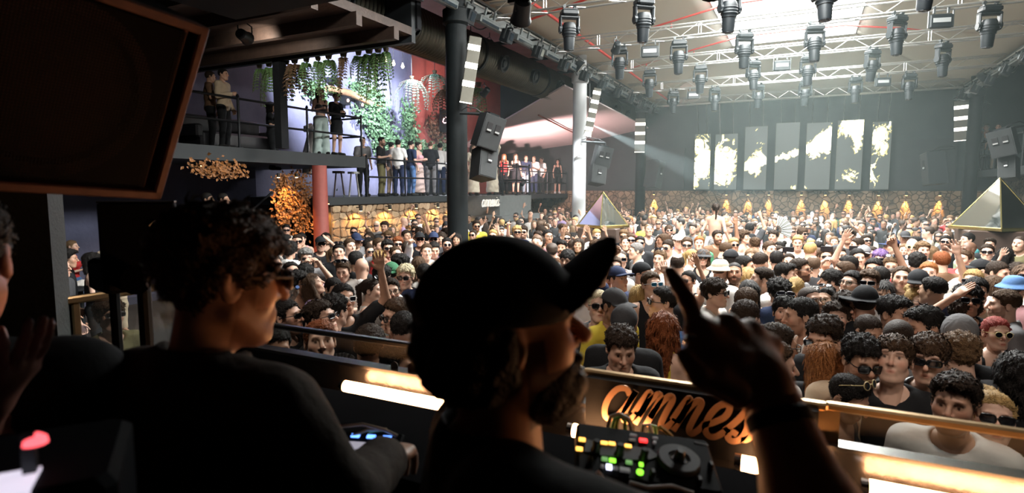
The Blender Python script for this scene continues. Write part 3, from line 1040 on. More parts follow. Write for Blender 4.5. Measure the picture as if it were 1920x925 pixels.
PAN = ((1301, 1330, 252), (1339, 1380, 252), (1394, 1435, 238), (1451, 1494, 231), (1508, 1554, 231), (1565, 1613, 226), (1630, 1665, 229))
LBL = ('first', 'second', 'third', 'fourth', 'fifth', 'sixth', 'seventh')
LDS = ('almost filled with golden flames', 'mostly golden flames', 'flames across its lower half', 'mostly dark with one thin white streak', 'white streak rising to the next screen', 'flames at top and bottom', 'golden flames at its upper end')
for i, (xa, xb, yt) in enumerate(PAN):
    p0 = at(xa, 354, 'y', 28.1); p1 = at(xb, 352, 'y', 28.1); pt_ = at((xa + xb) / 2, yt, 'y', 28.1)
    x0, x1, z0, z1 = p0.x, p1.x, 2.62, pt_.z
    t = thing('led_screen', '%s hanging screen counted from the dark column side, %s' % (LBL[i], LDS[i]), 'screen', ((x0 + x1) / 2, 28.1, z0), group='hanging screens above the stone wall')
    nu, nv = 26, 70
    us = np.linspace(x0, x1, nu); vs_ = np.linspace(z0, z1, nv)
    U, Vv = np.meshgrid(us, vs_, indexing='ij')
    V3 = np.stack([U - (x0 + x1) / 2, np.full(U.shape, -.05), Vv - z0], -1).reshape(-1, 3)
    ii, jj = np.meshgrid(np.arange(nu - 1), np.arange(nv - 1), indexing='ij')
    k0 = (ii * nv + jj).ravel()
    Fq = np.stack([k0, k0 + nv, k0 + nv + 1, k0 + 1], 1)
    PU = xa + (U - x0) / (x1 - x0) * (xb - xa); PV = 354 - (Vv - z0) / (z1 - z0) * (354 - yt)
    L_ = screen_light(PU, PV).ravel()
    c = np.zeros((len(L_), 3), np.float32) + np.array((.020, .024, .022))
    on = np.clip((L_ + .12) * 4, 0, 1)[:, None]
    gold = np.array((.75, .62, .16)); white = np.array((1.0, .97, .74))
    hot = np.clip(L_ * 1.6, 0, 1)[:, None]
    c = c * (1 - on) + on * (gold * (1 - hot) + white * hot)
    link('picture', np_mesh('picture', V3, Fq, M_LED, smooth=False, attr=c), t)
    mb = MB(); mb.box((0, 0, (z1 - z0) / 2), (x1 - x0 + .02, .09, z1 - z0 + .02)); mb.build('housing', M_PANELBODY, t)
    for s in (-.3, .3):
        mb = MB(); mb.cyl((s * (x1 - x0), 0, z1 - z0), (s * (x1 - x0), -.6, TZ + .05 - z0), .008, n=5); mb.build('suspension_wire', M_ALU, t)

# ---- mirrored pyramids
M_MIRROR = mat('mirror', (.78, .78, .74), .04, 1.0, var=.03)
M_GOLDEDGE = mat('gold_edge', (.55, .48, .22), .25, 1.0, var=.1)


def pyramid(c, rz, w, h, ph, label, plab):
    t = thing('mirrored_pyramid', label, 'pyramid', c, rz, 'mirrored pyramids in the crowd')
    B = [Vector((-w / 2, -w / 2, .03)), Vector((w / 2, -w / 2, .03)), Vector((w / 2, w / 2, .03)), Vector((-w / 2, w / 2, .03))]
    A = Vector((0, 0, h))
    for i in range(4):
        a, b = B[i], B[(i + 1) % 4]
        n = (b - a).cross(A - a).normalized()
        m_ = (a + b + A) / 3
        mb = MB()
        f = [m_ + (q - m_) * .985 for q in (a, b, A)]
        mb.add([q for q in f] + [q - n * .015 for q in f], [(0, 1, 2), (3, 5, 4), (0, 3, 4, 1), (1, 4, 5, 2), (2, 5, 3, 0)])
        mb.build('mirror_face', M_MIRROR, t)
        mb = MB(); mb.cyl(a, A, .014, n=6); mb.build('edge_bar', M_GOLDEDGE, t)
        mb = MB(); mb.cyl(a, b, .014, n=6); mb.build('edge_bar', M_GOLDEDGE, t)
    mb = MB(); mb.box((0, 0, .0), (w + .06, w + .06, .05)); mb.build('base', M_GOLDEDGE, t)
    mb = MB(); mb.cbox((c[0], c[1], (c[2] - .03) / 2), (w + .1, w + .1, c[2] - .03), .02)
    o = mb.build('plinth', mat('plinth_wood', (.05, .03, .022), .5, var=.3))
    for z in (.4, .9):
        k = MB(); k.box((c[0], c[1], z), (w + .13, w + .13, .03)); k.build('band', M_DARKSTEEL, o)
    setp(o, plab, 'plinth', 'plinths under the pyramids')
    return t


c1 = at(1130, 424, 'z', 1.75); c2 = at(1868, 428, 'z', 1.85)
PYR = ((c1.x, c1.y), (c2.x, c2.y))
pyramid((c1.x, c1.y, 1.75), R(58), .82, .80, 1.75, 'mirrored pyramid beside the white-lit column, one face bright gold', 'dark plinth under the pyramid by the white-lit column')
pyramid((c2.x, c2.y, 1.85), R(38), 1.02, .98, 1.85, 'mirrored pyramid at the far right with a bright yellow edge', 'dark wooden plinth under the far right pyramid')

# ---- warm lamps washing the stone walls
M_LAMPBODY = mat('lamp_body', (.04, .035, .03), .5, .5)
M_WARM = mat_emit('warm_lamp', (1.0, .55, .15), 14.0)


def wall_lamp(loc, nrm, energy, label, group, size=1.05):
    t = thing('wall_lamp', label, 'wall lamp', loc, group=group)
    n = Vector(nrm)
    mb = MB(); mb.cyl((0, 0, .05), (0, 0, -.09), .05, n=12); mb.build('shade', M_LAMPBODY, t)
    mb = MB(); mb.cyl((0, 0, -.085), (0, 0, -.1), .04, n=12); mb.build('bulb', M_WARM, t)
    mb = MB(); mb.box(-n * .08, (.03 + abs(n.x) * .12, .03 + abs(n.y) * .12, .03)); mb.build('arm', M_LAMPBODY, t)
    d = bpy.data.lights.new('wall_lamp_light', 'SPOT'); d.energy = energy; d.color = (1, .50, .13); d.spot_size = size; d.spot_blend = .5; d.shadow_soft_size = .03
    l = bpy.data.objects.new('wall_lamp_light', d); COL.objects.link(l); l.parent = t; l.location = (0, 0, -.13)
    l.rotation_euler = (Vector((0, 0, -1)) - n * .22).to_track_quat('-Z', 'Y').to_euler()
    return t


for i, px in enumerate((1226, 1362, 1403, 1442, 1503, 1548, 1593, 1648, 1700, 1763)):
    p = at(px, 357, 'y', 28.32)
    wall_lamp((p.x, 28.33, 2.46), (0, -1, 0), 420, 'warm downlight on the stone wall below the screens, %s from the dark column' % ORD[i], 'warm downlights below the screens', .62)


# ------------------------------------------------------------------ balconies: railings, plants, sign, furniture
M_RAIL = mat('railing_black', (.015, .017, .02), .4, .5, var=.2)


def railing(pts, z, h, post_step, label, rails=(1.0, .52), cat='railing', r=.026):
    p = [Vector((a, b, z)) for a, b in pts]
    t = thing('balcony_railing', label, cat, p[0])
    o0 = p[0]
    for f in rails:
        mb = MB(); mb.tube([q - o0 + Vector((0, 0, h * f)) for q in p], r, 8, True); mb.build('hand_rail' if f == 1.0 else 'mid_rail', M_RAIL, t, smooth=True)
    for a, b in zip(p[:-1], p[1:]):
        n = max(1, round((b - a).length / post_step))
        for i in range(n + (1 if b is p[-1] else 0)):
            q = a.lerp(b, i / n) - o0
            mb = MB(); mb.cyl(q, q + Vector((0, 0, h + .02)), .028, n=8); mb.lathe([(.02, h + .02), (.04, h + .05), (.02, h + .09), (.002, h + .1)], 8, Matrix.Translation(q)); mb.build('post', M_RAIL, t)
            mb = MB(); mb.box(q + Vector((0, 0, .01)), (.1, .1, .02)); mb.build('foot_plate', M_RAIL, t)
    return t


railing(((-11.06, 3.0), (-11.06, 12.82), (-12.6, 12.82)), 3.51, 1.05, 1.9, 'black two-bar railing along the upper balcony')
railing(((-11.06, 13.0), (-11.06, 18.3)), 2.40, 1.08, 1.75, 'black railing of the lower balcony over the stone wall')
railing(((-9.56, 18.4), (-9.56, 20.6), (-11.0, 20.75)), 2.40, 1.08, 1.2, 'black railing around the balcony box with the lettered sign')
railing(((-11.06, 21.0), (-11.06, 28.3)), 2.40, 1.02, 2.4, 'black railing of the far balcony beyond the lettered box')
railing(((5.66, 22.4), (5.66, 28.3)), 3.3, 1.0, 1.6, 'dark railing of the far right balcony')

# balcony box with the sign
mb = MB()
mb.box((-10.3, 19.45, 2.05), (1.5, 2.6, .7))
M_SIGNBOX = mat('sign_box_grey', (.15, .165, .165), .6, .1, var=.2)
o = mb.build('sign_balcony', M_SIGNBOX)
setp(o, 'grey projecting balcony box carrying the white script sign', 'balcony', None, 'structure')
mb = MB(); mb.box((-10.2, 19.4, 1.60), (1.85, 3.2, .2)); mb.build('ledge', M_SIGNBOX, o)
slab('wall_under_sign', -11.05, -10.05, 18.3, 20.6, 0, 1.5, M_STONEBACK, 'warm lit stone wall under the lettered balcony box', 'wall')


# ---- lettering: monoline script drawn with strokes (unit x-height)
def script_word(word):
    """list of strokes (points) and total width for a joined script hand"""
    G = {
        'a': ([[(.62, .82), (.45, 1.0), (.2, .95), (.04, .65), (.02, .3), (.14, .04), (.34, .04), (.54, .3), (.68, .72), (.74, .98)], [(.74, .98), (.66, .55), (.62, .2), (.72, .02), (.88, .12), (1.0, .35)]], .92),
        'm': ([[(-.02, .3), (.1, .75), (.2, 1.0), (.26, .9), (.2, .5), (.1, .0)], [(.13, .25), (.28, .7), (.45, .98), (.56, .9), (.52, .55), (.42, .0)], [(.46, .25), (.6, .7), (.78, .98), (.9, .88), (.84, .45), (.82, .12), (.92, .0), (1.06, .14), (1.16, .34)]], 1.1),
        'n': ([[(-.02, .3), (.1, .75), (.2, 1.0), (.26, .9), (.2, .5), (.1, .0)], [(.13, .25), (.28, .7), (.46, .98), (.58, .88), (.52, .45), (.5, .12), (.6, .0), (.74, .14), (.84, .34)]], .8),
        'e': ([[(.0, .32), (.2, .4), (.46, .62), (.52, .86), (.4, 1.0), (.2, .88), (.08, .55), (.1, .2), (.28, .02), (.48, .08), (.68, .34)]], .62),
        's': ([[(-.02, .25), (.2, .62), (.36, 1.0), (.42, .7), (.5, .4), (.44, .1), (.24, .0), (.1, .12), (.16, .26), (.32, .2)], [(.44, .1), (.58, .12), (.72, .34)]], .68),
        'i': ([[(-.02, .3), (.12, .7), (.22, 1.0), (.16, .5), (.14, .15), (.24, .0), (.38, .12), (.48, .34)], [(.3, 1.32), (.32, 1.36)]], .44),
    }
    out, x = [], 0
    for ch in word:
        st, w = G[ch]
        out += [[(a + x, b) for a, b in s] for s in st]
        x += w
    return out, x


def smooth_pts(p, k=4):
    """Catmull-Rom through 2D points"""
    if len(p) < 3: return p
    q = [p[0]] + list(p) + [p[-1]]
    out = []
    for i in range(1, len(q) - 2):
        p0, p1, p2, p3 = (Vector(v).to_3d() for v in q[i - 1:i + 3])
        for s in range(k):
            t = s / k
            v = .5 * ((2 * p1) + (p2 - p0) * t + (2 * p0 - 5 * p1 + 4 * p2 - p3) * t * t + (3 * p1 - p0 - 3 * p2 + p3) * t ** 3)
            out.append((v.x, v.y))
    out.append(p[-1])
    return out


def lettering(par, word, origin, right, up, size, depth_, m, slant=.28, weight=.09, name='letter_stroke'):
    origin, right, up = Vector(origin), Vector(right).normalized(), Vector(up).normalized()
    n = right.cross(up)
    st, w = script_word(word)
    mb = MB()
    for s in st:
        pp = smooth_pts(s)
        P3 = [origin + right * ((a + slant * b) * size) + up * (b * size) + n * (.004) for a, b in pp]
        k = len(P3)
        vs, fs = [], []
        for i in range(k):
            t = (P3[min(i + 1, k - 1)] - P3[max(i - 1, 0)]).normalized()
            sd = n.cross(t).normalized() * (weight * size)
            vs += [P3[i] - sd, P3[i] + sd, P3[i] + sd + n * depth_, P3[i] - sd + n * depth_]
        for i in range(k - 1):
            for a in range(4):
                b = (a + 1) % 4
                fs.append((i * 4 + a, i * 4 + b, i * 4 + 4 + b, i * 4 + 4 + a))
        fs += [(3, 2, 1, 0), tuple((k - 1) * 4 + q for q in range(4))]
        mb.add(vs, fs)
    return mb.build(name, m, par), w * size


p = at(903, 388, 'x', -9.53)
sg = thing('script_sign', 'white raised script lettering on the grey balcony box', 'sign', (-9.545, p.y, p.z))
lettering(sg, 'amnesia', (0.0, 0, 0), (0, 1, 0), (0, 0, 1), .22, .03, mat('sign_white', (.8, .78, .72), .5, var=0, emit=(1, .95, .85), estr=.12), weight=.075, name='lettering')
mb = MB(); mb.box((-.0, .66, .1), (.02, 1.5, .012)); mb.build('mounting_rail', M_FASCIA, sg)

# downlights under the box and under the lower balcony
for i, y in enumerate((18.7, 19.3, 19.9, 20.4)):
    wall_lamp((-9.92, y, 1.42), (1, 0, 0), 60, 'warm downlight under the lettered balcony box, %s from the nearest column' % ORD[i], 'downlights under the lettered box', 2.4)
for i, y in enumerate((12.45, 13.7, 15.0, 16.2, 17.3)):
    wall_lamp((-10.82, y, 2.12), (1, 0, 0), 62, 'warm downlight on the sandstone wall, %s from the red pillar' % ORD[i], 'downlights on the sandstone wall', 2.5)
t = thing('exit_sign', 'small lit box sign hanging before the sandstone wall', 'sign', at(767, 417, 'x', -10.9))
mb = MB(); mb.cbox((0, 0, 0), (.08, .44, .2), .01); mb.build('housing', M_BLACKPAINT, t)
mb = MB(); mb.box((.045, .02, 0), (.01, .16, .12)); mb.build('lit_face', mat_emit('exit_face', (.8, .95, .85), 2.0), t)

# ---- leaves
M_FERN = mat('fern_green', (.14, .27, .09), .6, var=.5, scale=6)
M_IVY = mat('ivy_green', (.10, .20, .09), .5, var=.6, scale=9)
M_DRYLEAF = mat('dry_leaf', (.14, .08, .04), .7, var=.5, scale=6)
M_TEALLITFERN = mat('teal_lit_fern', (.13, .27, .20), .6, var=.4, scale=5)  # teal of the lighting is put into the frond colour
M_AMBERLITLEAF = mat('amber_lit_leaf', (.26, .10, .025), .6, var=.8, scale=6)  # orange lamp light is put into the leaf colour
M_STEM = mat('stem', (.08, .06, .03), .8)


def leaf(mb, c, d, n, ln, w):
    """pointed leaf folded along its midrib"""
    d = Vector(d).normalized(); n = Vector(n)
    s = d.cross(n).normalized()
    u = s.cross(d)
    c = Vector(c)
    mb.add([c, c + d * ln * .45 + s * w + u * w * .35, c + d * ln, c + d * ln * .45 - s * w + u * w * .35, c + d * ln * .5], [(0, 1, 4), (1, 2, 4), (2, 3, 4), (3, 0, 4)])


def fern_meshes(n, ln, spread, leafw, m, seed, drop=1.0):
    rnd = random.Random(seed)
    fr, st = MB(), MB()
    for i in range(n):
        a = rnd.uniform(0, 6.283)
        l = ln * rnd.uniform(.55, 1.05)
        pts = []
        for k in range(7):
            q = k / 6
            out = spread * math.sin(q * 1.5) * rnd.uniform(.92, 1.05)
            pts.append(Vector((math.cos(a) * out, math.sin(a) * out, .06 * math.sin(q * 3) - drop * l * q ** 1.5)))
        st.tube(pts, .004, 4)
        for k in range(1, 7):
            for h_ in (0, .5):
                q = pts[k - 1].lerp(pts[k], h_ + .3)
                dv = (pts[k] - pts[k - 1]).normalized()
                sd = dv.cross(Vector((math.cos(a + 1.57), math.sin(a + 1.57), 0)))
                sd = Vector((-math.sin(a), math.cos(a), 0))
                for s in (-1, 1):
                    leaf(fr, q, sd * s + dv * .6 + Vector((0, 0, -.15)), Vector((math.cos(a), math.sin(a), .4)), leafw * (1.15 - .1 * k) * 2.2, leafw * .42)
    return fr.mesh('fronds', m), st.mesh('stems', M_STEM)


FERN = [fern_meshes(13, .8, .2, .045, M_FERN, 1), fern_meshes(10, .55, .18, .04, M_FERN, 2), fern_meshes(8, .6, .12, .04, M_DRYLEAF, 3), fern_meshes(26, 1.05, .55, .03, M_TEALLITFERN, 4, .85), fern_meshes(18, .62, .3, .05, M_DRYLEAF, 5)]


def fern(k, loc, label, group, sc=1.0, rz=0.0):
    t = thing('hanging_fern', label, 'hanging plant', loc, rz, group)
    t.scale = (sc,) * 3
    link('fronds', FERN[k][0], t); link('stems', FERN[k][1], t)
    mb = MB(); mb.cyl((0, 0, .03), (0, 0, .11), .05, .07, 10); mb.build('pot', M_STEM, t)


random.seed(21)
for i, (px, k) in enumerate(((482, 1), (500, 0), (533, 0), (548, 4), (570, 1), (592, 0), (612, 0), (640, 2), (668, 1), (688, 0), (705, 0), (720, 1))):
    q = at(px, 112 - (px - 500) * .155, 'y', 9.72)
    fern(k, (q.x, 9.78, 5.36), 'trailing %s plant on the aisle fascia, %s from the booth speaker' % (('green fern', 'small green fern', 'brown dried', '', 'brown leafy')[k], ORD[i]), 'hanging plants on the aisle fascia', random.uniform(.9, 1.25), random.uniform(0, 6))
for px, py, D, sc, l in ((772, 150, 21.5, 1.25, 'large blue-green fern hanging before the plaster wall'), (815, 140, 22.0, 1.35, 'largest blue-green fern hanging against the red wall')):
    fern(3, dep(px, py, D), l, 'big ferns by the red wall', sc)
    q = dep(px, py, D)
    mb = MB(); mb.cyl(q, (q.x, q.y, 8.2), .012, n=5)
    setp(mb.build('plant_chain', M_DARKSTEEL), 'thin chain holding the fern at %s' % ('the plaster wall' if px < 800 else 'the red wall'), 'chain')
for px, py, D, l in ((897, 165, 19.0, 'pale green fern hanging below the duct behind the nearest column'), (835, 170, 21.0, 'brown hanging plant at the nearest column edge')):
    fern(4 if px < 850 else 1, dep(px, py, D), l, 'ferns near the nearest column', 1.6)
    q = dep(px, py, D)
    mb = MB(); mb.cyl(q, (q.x, q.y, 8.2 if px < 850 else 5.7), .012, n=5)
    setp(mb.build('plant_chain', M_DARKSTEEL), 'thin chain above the %s' % ('brown hanging plant' if px < 850 else 'pale green fern'), 'chain')


def ivy(path, width, n, m, label, seed, cat='climbing plant', size=.07, name='climbing_ivy', off=(.06, 0, 0)):
    """leaves scattered along a path on a wall, with its stem"""
    rnd = random.Random(seed)
    path = [Vector(q) for q in path]
    t = thing(name, label, cat, path[0])
    o0 = path[0]
    L_, S_ = MB(), MB()
    S_.tube([q - o0 for q in path], .018, 6)
    seg = list(zip(path[:-1], path[1:]))
    ln = [(b - a).length for a, b in seg]
    tot = sum(ln)
    for i in range(n):
        r = rnd.uniform(0, tot)
        for (a, b), l in zip(seg, ln):
            if r <= l: break
            r -= l
        q = a.lerp(b, min(1, r / l))
        g = rnd.gauss(0, .5) * width
        q = q + Vector((rnd.uniform(.0, .22), rnd.gauss(0, .5) * width, rnd.gauss(0, .4) * width)) + Vector(off)
        leaf(L_, q - o0, (rnd.uniform(-.2, .5), rnd.uniform(-1, 1), rnd.uniform(-1, .3)), (1, rnd.uniform(-.6, .3), rnd.uniform(-.2, .7)), size * rnd.uniform(1.2, 2.4), size * rnd.uniform(.5, .9))
    L_.build('leaves', m, t); S_.build('stem', M_STEM, t)
    return t


W = lambda px, py: at(px, py, 'x', -14.95)
ivy([W(655, 160), W(690, 175), W(712, 195)], .38, 420, M_IVY, 'ivy trailing from the log shelf behind the two women', 1)
ivy([W(690, 190), W(705, 225), W(722, 260), W(745, 290)], .62, 900, M_IVY, 'thickest pale ivy tumbling down the plaster wall', 2, size=.085)
ivy([W(660, 200), W(690, 240), W(705, 285)], .3, 320, M_IVY, 'thin ivy strand under the log shelf', 3)
ivy([W(758, 195), W(762, 240), W(768, 285)], .45, 520, M_IVY, 'upright dark ivy column beside the red wall', 4, size=.09)
ivy([W(735, 285), W(790, 285), W(835, 280)], .5, 620, M_IVY, 'low bank of leaves along the foot of the red wall', 5, size=.1)
ivy([W(800, 230), W(815, 250), W(830, 268)], .5, 260, M_DRYLEAF, 'sparse dark bush in front of the red wall', 6, size=.09)
ivy([W(572, 158), W(585, 170), W(600, 178)], .35, 260, M_IVY, 'small leafy clump above the upper balcony women', 7)

# log shelf, wall spotlight, neon sign, hanging bulbs
lg = thing('log_shelf', 'pale wooden log shelf fixed to the plaster wall', 'shelf', W(608, 166))
q0 = W(608, 166); q1 = W(716, 200)
mb = MB(); mb.tube([Vector((.12, 0, 0)), (q1 - q0) * .35 + Vector((.16, 0, .06)), (q1 - q0) * .7 + Vector((.14, 0, -.04)), (q1 - q0) + Vector((.12, 0, 0))], [.11, .13, .12, .08], 12)
mb.build('log', mat('pale_log', (.42, .25, .13), .7, var=.4, scale=5, bump=.4), lg, smooth=True)
for f in (.3, .55, .85):
    mb = MB(); c = (q1 - q0) * f; mb.box((.08, c.y, c.z - .22), (.22, .32, .3)); mb.build('niche_box', M_BLACKPAINT, lg)
    mb = MB(); mb.lathe([(.03, 0), (.05, .05), (.03, .1), (.0, .12)], 10, Matrix.Translation((.22, c.y, c.z - .28))); mb.build('candle', mat_emit('candle_glow', (1, .55, .4), 2.5), lg)
t = thing('wall_spotlight', 'dark double spotlight fixed high on the plaster wall', 'spotlight', W(613, 149))
mb = MB(); mb.cyl((.05, 0, 0), (.3, 0, -.08), .09, n=12); mb.build('head', M_FIXTURE, t)
mb = MB(); mb.cyl((.05, .26, .05), (.3, .3, -.02), .08, n=12); mb.build('head', M_FIXTURE, t)
mb = MB(); mb.box((.03, .12, .02), (.06, .5, .06)); mb.build('bracket', M_FIXTURE, t)
t = thing('neon_sign', 'black board with a pink neon curve beside nearest column', 'sign', at(832, 222, 'x', -14.6))
mb = MB(); mb.box((0, .2, -.1), (.06, 1.0, 1.0)); mb.build('board', M_BLACKPAINT, t)
mb = MB(); mb.tube([(.06, .18, .02), (.06, .1, .06), (.06, -.08, -.02), (.06, -.16, -.16), (.06, -.04, -.22), (.06, .12, -.18), (.06, .3, .02), (.06, .4, -.2)], .02, 8); mb.build('neon_tube', mat_emit('neon_pink', (1, .55, .6), 4), t, smooth=True)
for i, (px, py) in enumerate(((692, 92), (708, 110), (723, 113), (738, 119), (755, 124))):
    q = dep(px, py, 18.5 + i * .4)
    t = thing('festoon_bulb', 'small warm bulb under the aisle roof, %s from the fascia' % ORD[i], 'bulb', q, group='warm bulbs under the aisle roof')
    mb = MB(); mb.lathe([(.02, .1), (.03, .05), (.055, -.01), (.04, -.06), (.005, -.08)], 10); mb.build('glass', mat_emit('bulb_glow', (1, .75, .5), 12) if i == 0 else bpy.data.materials['bulb_glow'], t, smooth=True)
    mb = MB(); mb.cyl((0, 0, .1), (0, 0, 8.2 - q.z), .008, n=5); mb.build('cable', M_CABLE, t)

# upper balcony post, sofa, pale seat
slab('trim_4', -10.55, -10.35, 9.4, 9.6, 3.51, 5.55, M_BLACKPAINT, 'thin black post under the aisle fascia', 'post')
sf = thing('quilted_sofa', 'dark quilted sofa against the upper balcony wall', 'sofa', (-12.6, 9.9, 3.51))
M_SOFA = mat('sofa_leather', (.03, .03, .035), .45, var=.2)
mb = MB(); mb.cbox((0, 0, .24), (.85, 2.2, .36), .05); mb.build('seat', M_SOFA, sf)
mb = MB(); mb.cbox((-.36, 0, .6), (.2, 2.2, .5), .05); mb.build('backrest', M_SOFA, sf)
for s in (-1, 1):
    mb = MB(); mb.cbox((0, s * 1.12, .42), (.85, .18, .3), .04); mb.build('armrest', M_SOFA, sf)
    mb = MB(); mb.cyl((.3, s * .9, 0), (.3, s * .9, .07), .03, n=8); mb.build('leg', M_DARKSTEEL, sf)
    mb = MB(); mb.cyl((-.3, s * .9, 0), (-.3, s * .9, .07), .03, n=8); mb.build('leg', M_DARKSTEEL, sf)
t = thing('swan_seat', 'white curved seat back behind the woman in pale trousers', 'seat', dep(575, 268, 17.2))
mb = MB(); mb.tube([(0, 0, -.9), (0, .1, -.3), (.05, .2, .25), (.1, .05, .5), (.1, -.12, .42), (.1, -.15, .3)], [.16, .2, .16, .09, .07, .04], 12); mb.build('back', mat('white_resin', (.75, .73, .7), .4, var=.05), t, smooth=True)

# red pillar, amber lit creepers, stair with step lights under the upper balcony
mb = MB(); mb.lathe([(.24, 0), (.2, .06), (.18, 3.2)], 20, Matrix.Translation((-10.9, 11.05, 0)))
setp(mb.build('column', mat('red_pillar_paint', (.30, .07, .055), .55, var=.2), smooth=True), 'dull red round pillar under the balcony corner', 'pillar', None, 'structure')
q = lambda px, py, x=-11.6: at(px, py, 'x', x)
ivy([q(520, 335), q(522, 375), q(522, 420)], .26, 620, M_AMBERLITLEAF, 'amber lit creeper panel beside the dark stair', 11, size=.045)
ivy([q(550, 335), q(552, 375), q(555, 425)], .4, 1000, M_AMBERLITLEAF, 'widest amber lit creeper beside the red pillar', 12, size=.045)
ivy([q(614, 385), q(616, 415), q(618, 445)], .25, 300, M_AMBERLITLEAF, 'amber lit creeper on the sandstone corner', 13, size=.07)
ivy([q(640, 395), q(645, 420), q(655, 445)], .5, 420, M_IVY, 'dark leafy bush before the sandstone wall corner', 14, size=.08)
ivy([at(355, 312, 'x', -10.6), at(390, 318, 'x', -10.7), at(440, 322, 'x', -10.9)], .22, 330, M_AMBERLITLEAF, 'red and amber leaf garland hanging under the upper balcony', 15, size=.045)
for i, (px, py, e) in enumerate(((522, 330, 60), (556, 330, 90), (615, 380, 45), (375, 308, 90))):
    l = q(px, py, -10.95)
    t = thing('creeper_lamp', 'small amber lamp above the %s' % ('stair creeper', 'wide creeper', 'corner creeper', 'leaf garland')[i], 'lamp', l, group='amber creeper lamps')
    mb = MB(); mb.cyl((0, 0, .06), (0, 0, -.03), .035, n=10); mb.build('shade', M_LAMPBODY, t)
    mb = MB(); mb.cyl((0, 0, -.03), (0, 0, -.045), .03, n=10); mb.build('bulb', M_WARM, t)
    d = bpy.data.lights.new('creeper_light', 'SPOT'); d.energy = e * 1.3; d.color = (1, .5, .12); d.spot_size = 1.5; d.shadow_soft_size = .03; d.spot_blend = .6
    lo = bpy.data.objects.new('creeper_light', d); COL.objects.link(lo); lo.parent = t; lo.location = (0, 0, -.06)
    lo.rotation_euler = Vector((-.45, .05, -1)).to_track_quat('-Z', 'Y').to_euler()
sl = thing('staircase', 'dark stair with small blue-white step lights under the balcony', 'staircase', (-12.9, 9.1, 0))
M_STEP = mat('stair_dark', (.02, .022, .03), .5, var=.2)
M_DOT = mat_emit('step_light', (.6, .75, 1.0), 8)
for i in range(10):
    mb = MB(); mb.box((0, i * .27 - .4, .1 + i * .19), (1.3, .3, .19)); s_ = mb.build('step', M_STEP, sl)
    mb = MB(); mb.box((0, i * .27 - .55, .19 + i * .19), (1.3, .012, .012)); mb.build('nosing', M_ALU, s_)
    mb = MB(); mb.cyl((.3 - (i % 2) * .45, i * .27 - .552, .1 + i * .19), (.3 - (i % 2) * .45, i * .27 - .562, .1 + i * .19), .022, n=8); mb.build('step_light', M_DOT, s_)
mb = MB(); mb.cyl((.66, -.7, .9), (.66, 2.1, 2.85), .03, n=8); mb.build('hand_rail', M_RAIL, sl)
for f in (0, .5, 1):
    mb = MB(); mb.cyl((.66, -.7 + 2.8 * f, 0), (.66, -.7 + 2.8 * f, .9 + 1.95 * f), .025, n=8); mb.build('rail_post', M_RAIL, sl)
# lounge furniture on the lower balcony, seen through the rails below the upper deck
for i, (px, l) in enumerate(((636, 'brown wooden bar stool under the upper balcony edge'), (664, 'steel bar stool under the upper balcony edge'))):
    c = at(px, 366, 'x', -11.8)
    t = thing('bar_stool', l, 'stool', (c.x, c.y, 2.4), group='bar stools')
    mm = M_WOOD if i == 0 else M_ALU
    mb = MB(); mb.cyl((0, 0, .66), (0, 0, .72), .17, n=16); mb.build('seat', mm, t)
    for a in range(4):
        mb = MB(); mb.cyl((.1 * math.cos(a * 1.57), .1 * math.sin(a * 1.57), .66), (.2 * math.cos(a * 1.57), .2 * math.sin(a * 1.57), 0), .018, n=6); mb.build('leg', mm, t)
t = thing('bottle_shelf', 'dark back bar with rows of pale bottles on the far balcony', 'shelf', (-14.6, 22.6, 2.4))
mb = MB(); mb.box((0, 0, .8), (.3, 3.2, 1.6)); mb.build('cabinet', M_BLACKPAINT, t)
for z in (.7, 1.05, 1.4):
    mb = MB(); mb.box((.25, 0, z), (.2, 3.2, .03)); mb.build('board', M_DARKSTEEL, t)
M_BOTTLE = mat('pale_bottle', (.5, .45, .5), .15, .2, var=.4)
mb = MB(); mb.lathe([(.045, 0), (.045, .17), (.018, .22), (.018, .28)], 8); bme = mb.mesh('bottle', M_BOTTLE)
for z in (.715, 1.065):
    for k in range(14):
        bo = link('bottle', bme, None, None, Matrix.Translation((-14.34, 21.2 + k * .21, 2.4 + z)))
        setp(bo, 'pale bottle on the %s board of the far balcony back bar' % ('lower' if z < 1 else 'middle'), 'bottle', 'bottles on the %s board' % ('lower' if z < 1 else 'middle'))

# light on the left walls: cool white spots and a pink wash, from lamps on the aisle roof
def spot_fixture(loc, target, energy, col, size, blend, label, soft=.06, group='aisle spotlights', stem=8.2):
    t = thing('spotlight', label, 'spotlight', loc, group=group)
    dv = (Vector(target) - Vector(loc)).normalized()
    M = frame_to(-dv).to_4x4()
    mb = MB(); mb.lathe([(.06, .2), (.09, .17), (.1, -.02), (.12, -.08)], 14, M); mb.build('barrel', M_FIXTURE, t, smooth=True)
    mb = MB(); mb.tube([(0, -.14, 0), (0, -.14, .2), (0, 0, .25), (0, .14, .2), (0, .14, 0)], .012, 6); mb.build('yoke', M_FIXTURE2, t)
    if stem: mb = MB(); mb.cyl((0, 0, .25) if stem > loc[2] else (0, 0, -.1), (0, 0, stem - loc[2]), .015, n=8); mb.build('stem', M_FIXTURE2, t)
    d = bpy.data.lights.new('spot', 'SPOT'); d.energy = energy; d.color = col; d.spot_size = size; d.spot_blend = blend; d.shadow_soft_size = soft
    l = bpy.data.objects.new('spot', d); COL.objects.link(l); l.parent = t; l.location = dv * .14
    l.rotation_euler = dv.to_track_quat('-Z', 'Y').to_euler()
    return t


